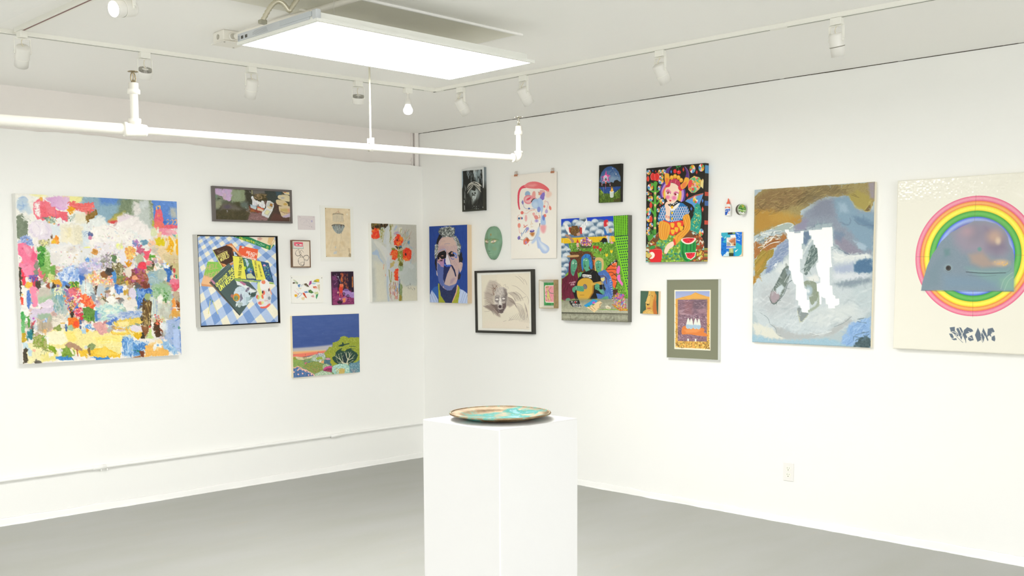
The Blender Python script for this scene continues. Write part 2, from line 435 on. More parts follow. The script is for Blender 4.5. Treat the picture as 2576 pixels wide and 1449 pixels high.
# brass hook over the far right corner
root = empty('ceiling_hook', (-2.02, -2.745, CEIL - .006)); tag(root, 'small brass hook on the ceiling above the right end of the panel', 'hook')
mb = MB(); mb.tube([(-.02, -.01, -.002), (-.008, -.004, -.006), (.008, .004, -.006), (.02, .01, -.003)], .0025, 8); mb.tube([(0, 0, -.004), (.004, -.004, -.018), (0, 0, -.030), (-.004, 0, -.042), (0, 0, -.055), (.006, 0, -.060)], .0018, 8)
mb.build('hook', mat('old_brass', '#8a7a3c', .35, .8), root)

# conduit across the ceiling, junction box and flexible whip
root = empty('ceiling_conduit', (-2.98, -2.2, CEIL)); tag(root, 'white conduit crossing the ceiling from the junction box behind the panel', 'conduit')
rp = Vector(root.location)
mb = MB(); pts = [(-2.985, -2.19, 2.640), (-2.99, -2.25, 2.641), (-2.975, -2.45, 2.652), (-2.965, -2.7, 2.655), (-2.955, -3.1, 2.655), (-2.95, -4.6, 2.655)]
mb.tube([Vector(q) - rp for q in pts], .0135, 14); mb.build('pipe', M_pipe, root)
mb = MB(); mb.box(-.02, .045, -.545, -.535, -.012, -.0005); mb.build('strap', M_pipe, root)
root = empty('junction_box', (-2.975, -2.105, CEIL)); tag(root, 'square white painted junction box on the ceiling left of the glowing panel', 'junction box')
root.rotation_euler = (0, 0, R(-4))
MB().box(-.055, .055, -.055, .055, -.052, -.0005, .004).build('box_body', M_pipe, root)
MB().box(-.062, .062, -.062, .062, -.056, -.052, .001).build('cover_plate', M_pipe, root)
for q in ((.045, .045), (-.045, -.045)): MB().lathe([(.0045, -.056), (.004, -.059), (0, -.0592)], (q[0], q[1], 0), n=10).build('screw', M_fin, root)
mb = MB(); mb.lathe([(.011, 0), (.012, .002), (.007, .003), (0, .003)], (-.055, .0, -.028), (-1, 0, 0), 16); mb.build('knockout', mat('knockout', '#b5b2a6', .6), root)
mb = MB(); mb.lathe([(.017, 0), (.019, .004), (.019, .010), (.014, .012)], (-.012, -.055, -.030), (0, -1, 0), 16); mb.build('fitting', M_pipe, root)
root = empty('flexible_whip', (-3.13, -2.83, 2.55)); tag(root, 'short ribbed metal cable looping from the ceiling to the panel end', 'cable')
mb = MB(); P0 = []
for i in range(41):
    a = i / 40; th = math.pi * a
    x = -3.262 + .15 * a; z = 2.552 + .085 * math.sin(min(th * 1.15, math.pi * .80))
    yv = -2.86 - .05 * a
    if a > .7: z = 2.552 + .085 * math.sin(math.pi * .80) + (a - .7) / .3 * .07
    P0.append(Vector((x, yv, z)) - Vector((-3.13, -2.83, 2.55)))
mb.tube(P0, [.0095 + (.0016 if i % 2 else -.0008) for i in range(41)], 12); mb.build('armoured_cable', mat('flex_metal', '#cfc9b4', .35, .5), root)
mb = MB(); mb.box(-.015, .015, -.012, .012, -.012, .004, .002, Matrix.Translation(P0[0])); mb.build('cable_clamp', mat('clamp', '#a8a594', .4, .6), root)

# ------------------------------------------------------------------ sprinkler pipe
E1 = Vector((-1.466, -2.554, 2.158)); TE = Vector((-3.505, -2.20, 2.158))
dirp = (E1 - TE).normalized()
root = empty('sprinkler_pipe', TE); tag(root, 'long white sprinkler pipe with two risers hung below the ceiling', 'pipe')
mb = MB(); mb.tube([-dirp * 2.2, -dirp * .03], .0241, 24); mb.build('main_pipe', M_pipe, root)
mb = MB(); mb.tube([dirp * .03, E1 - TE - dirp * .03], .0167, 20); mb.build('branch_pipe', M_pipe, root)
mb = MB()
mb.lathe([(.0241, -.05), (.031, -.049), (.032, -.045), (.032, -.036), (.029, -.033), (.028, .03), (.026, .038), (.026, .044), (.024, .050), (.0167, .051)], (0, 0, 0), dirp, 28)
mb.lathe([(.024, .0), (.024, .030), (.027, .032), (.027, .048), (.017, .050)], (0, 0, 0), (0, 0, 1), 24)
mb.build('tee_fitting', M_pipe, root)
el = E1 - TE
mb = MB(); pts = [el - dirp * .035, el - dirp * .018 + Vector((0, 0, -.002)), el - dirp * .006 + Vector((0, 0, .006)), el + Vector((0, 0, .018)), el + Vector((0, 0, .034))]
mb.tube(pts, .0215, 20); mb.lathe([(.0215, 0), (.0245, .001), (.0245, .012), (.0167, .013)], el + Vector((0, 0, .026)), (0, 0, 1), 22); mb.lathe([(.0167, 0), (.0245, .001), (.0245, .012), (.0215, .013)], el - dirp * .046, dirp, 22)
mb.build('elbow_fitting', M_pipe, root)
def riser(base, h, r, lab, metal):
    mb = MB(); mb.tube([base + Vector((0, 0, .03)), base + Vector((0, 0, h))], r, 18); rs = mb.build('riser', M_pipe, root)
    b = base + Vector((0, 0, h))
    mb = MB(); mb.lathe([(r, -.012), (r * 1.55, -.010), (r * 1.55, .006), (r * 1.42, .010), (r * 1.2, .012), (r * 1.2, .036), (r * .8, .038)], b, n=24); mb.build('reducer', M_pipe, root)
    # upright sprinkler head: body, frame arms, strut and deflector
    t = b + Vector((0, 0, .036))
    mb = MB()
    mb.lathe([(.0105, 0), (.0105, .006), (.006, .009), (.0045, .014)], t, n=12)
    for s_ in (-1, 1):
        pts = [t + Vector((s_ * x, s_ * x * .5, z)) for x, z in ((.006, .004), (.0125, .010), (.0145, .022), (.012, .036), (.005, .045), (0, .048))]
        mb.tube(pts, .0026, 8)
    mb.tube([t + Vector((0, 0, .012)), t + Vector((.002, 0, .026)), t + Vector((0, 0, .046))], .0024, 8)
    mb.lathe([(.0005, .047), (.0175, .048), (.019, .0505), (.0175, .0515), (0.0005, .0515)], t, n=18)
    for i in range(12):
        m_ = Matrix.Translation(t) @ Matrix.Rotation(i * math.tau / 12, 4, 'Z'); mb.box(.014, .0225, -.0022, .0022, .0482, .0500, 0, m_)
    mb.build('sprinkler_head', metal, rs)
riser(Vector((0, 0, 0)), .165, .0175, 'near', mat('brass', '#94876a', .35, .6))
riser(el, .137, .0150, 'far', mat('chrome', '#c8c4b4', .25, .8))
hp = TE + dirp * ((Vector((-2.37, -2.42, 2.158)) - TE).dot(dirp)) - TE
mb = MB(); mb.tube([hp + Vector((0, 0, .03)), hp + Vector((0, 0, CEIL - 2.158 - .001))], .0048, 10)
mb.build('hanger_rod', mat('rod_paint', '#dcd8c4', .45), root)
mb = MB()
mb.box(-.021, -.0185, -.009, .009, -.012, .045, 0, Matrix.Translation(hp) @ Matrix.Rotation(R(80), 4, 'Z')); mb.box(.0185, .021, -.009, .009, -.012, .045, 0, Matrix.Translation(hp) @ Matrix.Rotation(R(80), 4, 'Z'))
mb.lathe([(.0205, -.010), (.0205, .010)], hp, dirp, 24); mb.lathe([(.006, .020), (.009, .026), (.009, .034), (.006, .046)], hp, n=10)
mb.build('clevis_hanger', M_pipe, root)

# ------------------------------------------------------------------ pedestal and tray
root = MB()
s_ = .345
PC = Vector((-3.375, -4.345, 0))
PEDZ = 1.07
ped = MB().box(-s_ / 2, s_ / 2, -s_ / 2, s_ / 2, 0.0005, PEDZ, .003).build('pedestal', mat('pedestal_paint', '#e6e6e5', .55, bump=.12, bscale=30))
ped.location = PC; ped.rotation_euler = (0, 0, R(0)); tag(ped, 'tall square white display pedestal standing in the foreground', 'pedestal')

def patina():
    m = bpy.data.materials.new('verdigris_brass'); m.use_nodes = True; nt = m.node_tree; b = nt.nodes['Principled BSDF']
    N = nt.nodes.new; Lk = nt.links.new
    tc = N('ShaderNodeTexCoord')
    n1 = N('ShaderNodeTexNoise'); n1.inputs['Scale'].default_value = 15; n1.inputs['Detail'].default_value = 8; n1.inputs['Roughness'].default_value = .62; n1.inputs['Distortion'].default_value = .4; Lk(tc.outputs['Object'], n1.inputs['Vector'])
    rp = N('ShaderNodeValToRGB'); e = rp.color_ramp.elements
    e[0].position = .30; e[0].color = lc('#7a6248'); e[1].position = .80; e[1].color = lc('#7ad8d0')
    for p_, c_ in ((.42, '#9a8260'), (.49, '#a8977a'), (.53, '#86a894'), (.60, '#46aaa2'), (.68, '#9cc8d2')):
        x = e.new(p_); x.color = lc(c_)
    # centre of the tray carries more verdigris than the rim
    sx = N('ShaderNodeSeparateXYZ'); Lk(tc.outputs['Object'], sx.inputs[0])
    cb = N('ShaderNodeCombineXYZ'); Lk(sx.outputs[0], cb.inputs[0]); Lk(sx.outputs[1], cb.inputs[1])
    ln = N('ShaderNodeVectorMath'); ln.operation = 'LENGTH'; Lk(cb.outputs[0], ln.inputs[0])
    mr = N('ShaderNodeMapRange'); mr.inputs[1].default_value = .06; mr.inputs[2].default_value = .15; mr.inputs[3].default_value = .075; mr.inputs[4].default_value = -.05; Lk(ln.outputs['Value'], mr.inputs[0])
    ad = N('ShaderNodeMath'); ad.operation = 'ADD'; Lk(n1.outputs[0], ad.inputs[0]); Lk(mr.outputs[0], ad.inputs[1]); Lk(ad.outputs[0], rp.inputs[0])
    Lk(rp.outputs[0], b.inputs['Base Color'])
    r2 = N('ShaderNodeMapRange'); r2.inputs[1].default_value = .45; r2.inputs[2].default_value = .58; r2.inputs[3].default_value = .55; r2.inputs[4].default_value = .0; Lk(ad.outputs[0], r2.inputs[0]); Lk(r2.outputs[0], b.inputs['Metallic'])
    r3 = N('ShaderNodeMapRange'); r3.inputs[1].default_value = .45; r3.inputs[2].default_value = .58; r3.inputs[3].default_value = .5; r3.inputs[4].default_value = .85; Lk(ad.outputs[0], r3.inputs[0]); Lk(r3.outputs[0], b.inputs['Roughness'])
    n2 = N('ShaderNodeTexNoise'); n2.inputs['Scale'].default_value = 90; Lk(tc.outputs['Object'], n2.inputs['Vector'])
    bp = N('ShaderNodeBump'); bp.inputs['Strength'].default_value = .5; bp.inputs['Distance'].default_value = .001; Lk(n2.outputs[0], bp.inputs['Height']); Lk(bp.outputs[0], b.inputs['Normal'])
    return m
M_pat = patina()
TR = .158
tray = empty('metal_tray', (PC.x + .005, PC.y + .005, PEDZ + .0005)); tag(tray, 'round brass tray with turquoise patina resting on the white pedestal', 'tray')
tray.rotation_euler = (0, 0, R(20))
mb = MB(); mb.lathe([(.0005, .002), (.105, .002), (.113, .003), (.120, .009), (.126, .0125), (.1555, .0165), (.1555, .0185), (.125, .0150), (.117, .0115), (.109, .0055), (.0005, .0045)], n=96)
mb.build('dish', M_pat, tray)
mb = MB(); n = 150
pts = []
vs = []; m_ = 8
for i in range(n * 2):
    a = math.tau * i / (n * 2)
    for j in range(m_):
        b = math.tau * j / m_
        rr = .0030 * (1 + .30 * math.cos(n * a * 1.0 - b))
        vs.append(((TR - .002 + rr * math.cos(b)) * math.cos(a), (TR - .002 + rr * math.cos(b)) * math.sin(a), .0178 + rr * math.sin(b)))
fs = [(i * m_ + j, i * m_ + (j + 1) % m_, ((i + 1) % (2 * n)) * m_ + (j + 1) % m_, ((i + 1) % (2 * n)) * m_ + j) for i in range(2 * n) for j in range(m_)]
mb.add(vs, fs, True); mb.build('rope_rim', M_pat, tray)
# ------------------------------------------------------------------ painted pictures: shapes filled into a fine vertex-colour grid
def homog(src, dst):
    A = []; b = []
    for (x, y), (X, Y) in zip(src, dst):
        A.append([x, y, 1, 0, 0, 0, -X * x, -X * y]); b.append(X)
        A.append([0, 0, 0, x, y, 1, -Y * x, -Y * y]); b.append(Y)
    h = np.linalg.solve(np.array(A, float), np.array(b, float))
    return np.append(h, 1).reshape(3, 3)
def hap(Hm, x, y):
    w = Hm[2, 0] * x + Hm[2, 1] * y + Hm[2, 2]
    return (Hm[0, 0] * x + Hm[0, 1] * y + Hm[0, 2]) / w, (Hm[1, 0] * x + Hm[1, 1] * y + Hm[1, 2]) / w
SQ = ((0, 0), (1, 0), (1, 1), (0, 1))
def pairs(p):
    if isinstance(p, str): p = [float(v) for v in p.replace(',', ' ').split()]
    a = np.array(p, float)
    return a.reshape(-1, 2)
def crom(p, closed=True, n=6):
    p = np.asarray(p, float); N = len(p)
    if N < 3: return p
    t = np.linspace(0, 1, n, endpoint=False)[:, None]
    out = []
    rng = range(N) if closed else range(N - 1)
    for i in rng:
        if closed: a, b, c, d = p[i - 1], p[i], p[(i + 1) % N], p[(i + 2) % N]
        else: a, b, c, d = p[max(i - 1, 0)], p[i], p[i + 1], p[min(i + 2, N - 1)]
        out.append(.5 * ((2 * b) + (c - a) * t + (2 * a - 5 * b + 4 * c - d) * t ** 2 + (3 * b - a - 3 * c + d) * t ** 3))
    if not closed: out.append(p[-1:])
    return np.concatenate(out)
def vnoise(ny, nx, cy, cx, rs):
    gy, gx = int(ny / cy) + 3, int(nx / cx) + 3
    g = rs.random((gy, gx)).astype(np.float32) * 2 - 1
    y = np.arange(ny) / cy; x = np.arange(nx) / cx
    yi = y.astype(int); xi = x.astype(int); fy = (y - yi); fx = (x - xi)
    fy = (fy * fy * (3 - 2 * fy))[:, None]; fx = (fx * fx * (3 - 2 * fx))[None, :]
    a = g[yi][:, xi]; b = g[yi][:, xi + 1]; c = g[yi + 1][:, xi]; d = g[yi + 1][:, xi + 1]
    return (a * (1 - fy) + c * fy) * (1 - fx) + (b * (1 - fy) + d * fy) * fx
GL = {}
for ln in """A 0,0;2,6;4,0/1,2;3,2
B 0,0;0,6;3,6;4,5;3,3;0,3/3,3;4,1;3,0;0,0
C 4,5;3,6;1,6;0,4;0,2;1,0;3,0;4,1
D 0,0;0,6;2,6;4,4;4,2;2,0;0,0
E 4,0;0,0;0,6;4,6/0,3;3,3
F 0,0;0,6;4,6/0,3;3,3
G 4,5;3,6;1,6;0,4;0,2;1,0;3,0;4,1;4,3;2,3
H 0,0;0,6/4,0;4,6/0,3;4,3
I 2,0;2,6
J 4,6;4,1;3,0;1,0;0,1
K 0,0;0,6/4,6;0,3;4,0
L 0,6;0,0;4,0
M 0,0;0,6;2,3;4,6;4,0
N 0,0;0,6;4,0;4,6
O 1,0;0,2;0,4;1,6;3,6;4,4;4,2;3,0;1,0
P 0,0;0,6;3,6;4,5;4,4;3,3;0,3
R 0,0;0,6;3,6;4,5;4,4;3,3;0,3/2,3;4,0
S 4,5;3,6;1,6;0,5;0,4;4,2;4,1;3,0;1,0;0,1
T 0,6;4,6/2,6;2,0
U 0,6;0,1;1,0;3,0;4,1;4,6
V 0,6;2,0;4,6
W 0,6;1,0;2,4;3,0;4,6
X 0,0;4,6/0,6;4,0
Y 0,6;2,3;4,6/2,3;2,0
Z 0,6;4,6;0,0;4,0
a 4,3;3,4;1,4;0,2;0,1;1,0;3,0;4,1/4,4;4,0
b 0,6;0,0;3,0;4,1;4,3;3,4;0,4
c 4,3;3,4;1,4;0,3;0,1;1,0;3,0;4,1
e 0,2;4,2;4,3;3,4;1,4;0,3;0,1;1,0;4,0
f 1,0;1,5;2,6;4,6/0,4;3,4
g 4,4;4,-1;3,-2;1,-2/4,3;3,4;1,4;0,3;0,1;1,0;4,0
h 0,0;0,6/0,3;1,4;3,4;4,3;4,0
i 2,0;2,4/2,5.5;2,6
j 2,4;2,-1;1,-2/2,5.5;2,6
l 2,0;2,6
m 0,0;0,4/0,3;1,4;2,3;2,0/2,3;3,4;4,3;4,0
n 0,0;0,4/0,3;1,4;3,4;4,3;4,0
o 1,0;0,1;0,3;1,4;3,4;4,3;4,1;3,0;1,0
p 0,-2;0,4;3,4;4,3;4,1;3,0;0,0
r 0,0;0,4/0,2;2,4;4,4
s 4,4;1,4;0,3;4,1;3,0;0,0
t 2,6;2,0;3,0/0,4;4,4
u 0,4;0,1;1,0;3,0;4,1/4,4;4,0
v 0,4;2,0;4,4
' 2,6;2,5""".split('\n'):
    ch, rest = ln[0], ln[2:]
    GL[ch] = [[tuple(float(v) for v in q.split(',')) for q in st.split(';')] for st in rest.split('/')]

class Art:
    def __init__(s, quad, scale, region=None, K=1.2, seed=1, bg='#fff'):
        """quad: outer corners TL TR BR BL in working units; region: inner rectangle TL..BR corners (4 pts) or None"""
        s.q = quad; s.s = scale
        s.H = homog(SQ, quad); s.Hi = homog(quad, SQ)
        if region is None: s.r = (0, 0, 1, 1)
        else:
            uv = [hap(s.Hi, *p) for p in region]
            s.r = ((uv[0][0] + uv[3][0]) / 2, (uv[0][1] + uv[1][1]) / 2, (uv[1][0] + uv[2][0]) / 2, (uv[2][1] + uv[3][1]) / 2)
        u0, v0, u1, v1 = s.r
        c = [hap(s.H, *p) for p in ((u0, v0), (u1, v0), (u1, v1), (u0, v1))]
        wpx = (math.dist(c[0], c[1]) + math.dist(c[3], c[2])) / 2 / scale; hpx = (math.dist(c[0], c[3]) + math.dist(c[1], c[2])) / 2 / scale
        s.fx, s.fy = max(8, int(wpx * K)), max(8, int(hpx * K))
        s.nx, s.ny = s.fx * 2, s.fy * 2
        u = u0 + (u1 - u0) * (np.arange(s.nx) + .5) / s.nx; v = v0 + (v1 - v0) * (np.arange(s.ny) + .5) / s.ny
        U, V = np.meshgrid(u, v)
        X, Y = hap(s.H, U, V); s.X = X.astype(np.float32); s.Y = Y.astype(np.float32)
        s.tex = scale / (2 * K)                      # working units per texel
        s.rs = np.random.RandomState(seed); s.rnd = random.Random(seed)
        s.c = np.empty((s.ny, s.nx, 3), np.float32); s.c[:] = hx(bg)
        cl = 5 * scale / s.tex
        s.n1 = (vnoise(s.ny, s.nx, cl, cl, s.rs), vnoise(s.ny, s.nx, cl, cl, s.rs))
        cl = 2 * scale / s.tex
        s.n2 = (vnoise(s.ny, s.nx, cl, cl, s.rs), vnoise(s.ny, s.nx, cl, cl, s.rs))
        s.fine = vnoise(s.ny, s.nx, 2.2, 2.2, s.rs)
    def win(s, x0, y0, x1, y1, pad):
        x0 -= pad; y0 -= pad; x1 += pad; y1 += pad
        uv = [hap(s.Hi, *p) for p in ((x0, y0), (x1, y0), (x1, y1), (x0, y1))]
        u0, v0, u1, v1 = s.r
        us = [(a - u0) / (u1 - u0) * s.nx for a, b in uv]; vs = [(b - v0) / (v1 - v0) * s.ny for a, b in uv]
        a, b = max(0, int(min(us)) - 1), min(s.nx, int(max(us)) + 2); c, d = max(0, int(min(vs)) - 1), min(s.ny, int(max(vs)) + 2)
        if a >= b or c >= d: return None
        return slice(c, d), slice(a, b)
    def coords(s, w, j):
        X, Y = s.X[w], s.Y[w]
        if j:
            X = X + j * (s.n1[0][w] + .5 * s.n2[0][w]); Y = Y + j * (s.n1[1][w] + .5 * s.n2[1][w])
        return X, Y
    def put(s, w, m, c, br=0.0, bl=None):
        m = m[..., None]
        col = np.array(hx(c), np.float32) if not isinstance(c, np.ndarray) else c
        if br: col = col + (s.fine[w] * br * .6 + s.n2[0][w] * br)[..., None]
        s.c[w] = s.c[w] * (1 - m) + col * m
    def P(s, c, pts, a=1, j=0, sm=0, soft=0, br=0, g=None):
        """filled polygon; g=(c2, x0,y0,x1,y1) blends to a second colour along a line"""
        p = pairs(pts)
        if sm: p = crom(p, True, 5)
        w = s.win(p[:, 0].min(), p[:, 1].min(), p[:, 0].max(), p[:, 1].max(), j * 1.6 + soft + s.tex)
        if w is None: return s
        X, Y = s.coords(w, j)
        ins = np.zeros(X.shape, bool); N = len(p)
        if soft: d2 = np.full(X.shape, 1e9, np.float32)
        for i in range(N):
            x0, y0 = p[i]; x1, y1 = p[(i + 1) % N]
            if y0 != y1:
                t = ((y0 > Y) != (y1 > Y)) & (X < (x1 - x0) * (Y - y0) / (y1 - y0) + x0); ins ^= t
            if soft:
                dx, dy = x1 - x0, y1 - y0; L2 = dx * dx + dy * dy + 1e-9
                t = np.clip(((X - x0) * dx + (Y - y0) * dy) / L2, 0, 1)
                d2 = np.minimum(d2, (X - x0 - t * dx) ** 2 + (Y - y0 - t * dy) ** 2)
        m = ins.astype(np.float32)
        if soft:
            d = np.sqrt(d2); m = np.clip(.5 + np.where(ins, d, -d) / (2 * soft), 0, 1); m = m * m * (3 - 2 * m)
        if g is not None:
            c2, x0, y0, x1, y1 = g; dx, dy = x1 - x0, y1 - y0
            t = np.clip(((s.X[w] - x0) * dx + (s.Y[w] - y0) * dy) / (dx * dx + dy * dy), 0, 1)[..., None]
            c = np.array(hx(c), np.float32) * (1 - t) + np.array(hx(c2), np.float32) * t
        s.put(w, m * a, c, br); return s
    def E(s, c, x, y, rx, ry=None, rot=0, a=1, soft=0, j=0, br=0):
        if ry is None: ry = rx
        k = max(rx, ry); w = s.win(x - k, y - k, x + k, y + k, soft + j * 1.6 + s.tex)
        if w is None: return s
        X, Y = s.coords(w, j); cr, sr = math.cos(R(rot)), math.sin(R(rot))
        dx, dy = X - x, Y - y; u = (dx * cr + dy * sr) / rx; v = (-dx * sr + dy * cr) / ry
        q = np.sqrt(u * u + v * v); f = max(soft, s.tex * .7)
        m = np.clip(.5 + (1 - q) * min(rx, ry) / f, 0, 1) if not soft else np.clip(.5 + (1 - q) * min(rx, ry) / (2 * f), 0, 1)
        if soft: m = m * m * (3 - 2 * m)
        s.put(w, (m * a).astype(np.float32), c, br); return s
    def L(s, c, wd, pts, a=1, sm=1, soft=0, tp=0, j=0, br=0):
        """stroke; tp tapers towards the end (1) or both ends (2)"""
        p = pairs(pts)
        if sm and len(p) > 2: p = crom(p, False, 4)
        w = s.win(p[:, 0].min(), p[:, 1].min(), p[:, 0].max(), p[:, 1].max(), wd + soft + j * 1.6 + s.tex)
        if w is None: return s
        X, Y = s.coords(w, j); N = len(p) - 1
        best = np.full(X.shape, -1e9, np.float32)
        for i in range(N):
            (x0, y0), (x1, y1) = p[i], p[i + 1]; dx, dy = x1 - x0, y1 - y0; L2 = dx * dx + dy * dy + 1e-9
            t = np.clip(((X - x0) * dx + (Y - y0) * dy) / L2, 0, 1)
            d = np.sqrt((X - x0 - t * dx) ** 2 + (Y - y0 - t * dy) ** 2)
            if tp:
                f = (i + t) / N; hw = wd / 2 * ((1 - f) if tp == 1 else np.minimum(1, 4 * np.minimum(f, 1 - f)) ** .6) + .15 * wd
            else: hw = wd / 2
            best = np.maximum(best, hw - d)
        f = max(soft, s.tex * .8)
        m = np.clip(.5 + best / f, 0, 1)
        s.put(w, (m * a).astype(np.float32), c, br); return s
    def Ls(s, c, wd, many, **k):
        for p in many.split('|'): s.L(c, wd, p, **k)
        return s
    def TX(s, c, txt, x, y, ux, uy, vx, vy, wd, a=1):
        """stroke lettering: u = advance of one letter, v = letter height (upwards)"""
        for i, ch in enumerate(txt):
            for st in GL.get(ch, []):
                s.L(c, wd, [v for (gx, gy) in st for v in (x + ux * (i + gx / 4 * .72) + vx * gy / 6, y + uy * (i + gx / 4 * .72) + vy * gy / 6)], sm=0, a=a)
        return s
    def inside(s, poly, x, y):
        ins = False; N = len(poly)
        for i in range(N):
            (x0, y0), (x1, y1) = poly[i], poly[(i + 1) % N]
            if (y0 > y) != (y1 > y) and x < (x1 - x0) * (y - y0) / (y1 - y0) + x0: ins = not ins
        return ins
    def SC(s, cols, poly, n, r, kind='e', ang=(0, 180), ln=(6, 14), a=1, asp=(.6, 1), br=0, soft=0):
        """scatter of dabs (e), strokes (l) or petalled dots over a region"""
        p = pairs(poly); x0, y0 = p.min(0); x1, y1 = p.max(0); cols = cols.split(); k = 0; tries = 0
        while k < n and tries < n * 12:
            tries += 1
            x = s.rnd.uniform(x0, x1); y = s.rnd.uniform(y0, y1)
            if not s.inside(p, x, y): continue
            k += 1; c = s.rnd.choice(cols); q = s.rnd.uniform(*r); th = s.rnd.uniform(*ang)
            if kind == 'e': s.E(c, x, y, q, q * s.rnd.uniform(*asp), th, a, soft, br=br)
            else:
                l = s.rnd.uniform(*ln); dx, dy = math.cos(R(th)) * l / 2, math.sin(R(th)) * l / 2; b = s.rnd.uniform(-.25, .25)
                s.L(c, q, [x - dx, y - dy, x - dy * b, y + dx * b, x + dx, y + dy], a, tp=2, soft=soft)
        return s
    def brush(s, n, ln, wd, var=.04, a=.8, ang=None, box=None):
        """drag existing colours along short strokes so that edges break up like paint"""
        src = s.c.copy(); rr = s.rnd
        for k in range(n):
            if box: x, y = rr.uniform(box[0], box[2]), rr.uniform(box[1], box[3]); w = s.win(x, y, x, y, 0)
            iy, ix = rr.randrange(s.ny), rr.randrange(s.nx)
            if box:
                if w is None: continue
                iy, ix = min(w[0].start + 1, s.ny - 1), min(w[1].start + 1, s.nx - 1)
            x, y = float(s.X[iy, ix]), float(s.Y[iy, ix]); d = rr.uniform(-var, var)
            th = (float(s.n1[0][iy, ix]) * 2.5 + rr.uniform(-.6, .6)) if ang is None else R(rr.uniform(*ang))
            l = rr.uniform(*ln) / 2; dx, dy = math.cos(th) * l, math.sin(th) * l; b = rr.uniform(-.4, .4)
            s.L(tuple(src[iy, ix] + d), rr.uniform(*wd), [x - dx, y - dy, x - dy * b, y + dx * b, x + dx, y + dy], a, tp=2)
        return s
    def grain(s, amt, ay=0, ax=0):
        """canvas or paper grain over the whole picture"""
        g = s.fine * amt
        if ay: g = g + vnoise(s.ny, s.nx, ay, 2.0, s.rs) * amt
        if ax: g = g + vnoise(s.ny, s.nx, 2.0, ax, s.rs) * amt
        s.c += g[..., None]; return s
    def out(s):
        c = np.clip(s.c, 0, 1).reshape(s.fy, 2, s.fx, 2, 3).mean((1, 3))
        return lin(c)

def art_mat(name, rough=.55, coat=0.0, bump=0.0):
    if name in MATS: return MATS[name]
    m = bpy.data.materials.new(name); m.use_nodes = True; nt = m.node_tree; b = nt.nodes['Principled BSDF']
    a = nt.nodes.new('ShaderNodeAttribute'); a.attribute_name = 'paint'
    nt.links.new(a.outputs['Color'], b.inputs['Base Color'])
    b.inputs['Roughness'].default_value = rough; b.inputs['Specular IOR Level'].default_value = .3
    b.inputs['Coat Weight'].default_value = coat; b.inputs['Coat Roughness'].default_value = .08
    if bump:
        tc = nt.nodes.new('ShaderNodeTexCoord'); n = nt.nodes.new('ShaderNodeTexNoise'); n.inputs['Scale'].default_value = 120; n.inputs['Detail'].default_value = 4
        nt.links.new(tc.outputs['Object'], n.inputs['Vector'])
        bp = nt.nodes.new('ShaderNodeBump'); bp.inputs['Strength'].default_value = bump; bp.inputs['Distance'].default_value = .002
        nt.links.new(n.outputs[0], bp.inputs['Height']); nt.links.new(bp.outputs[0], b.inputs['Normal'])
    MATS[name] = m
    return m

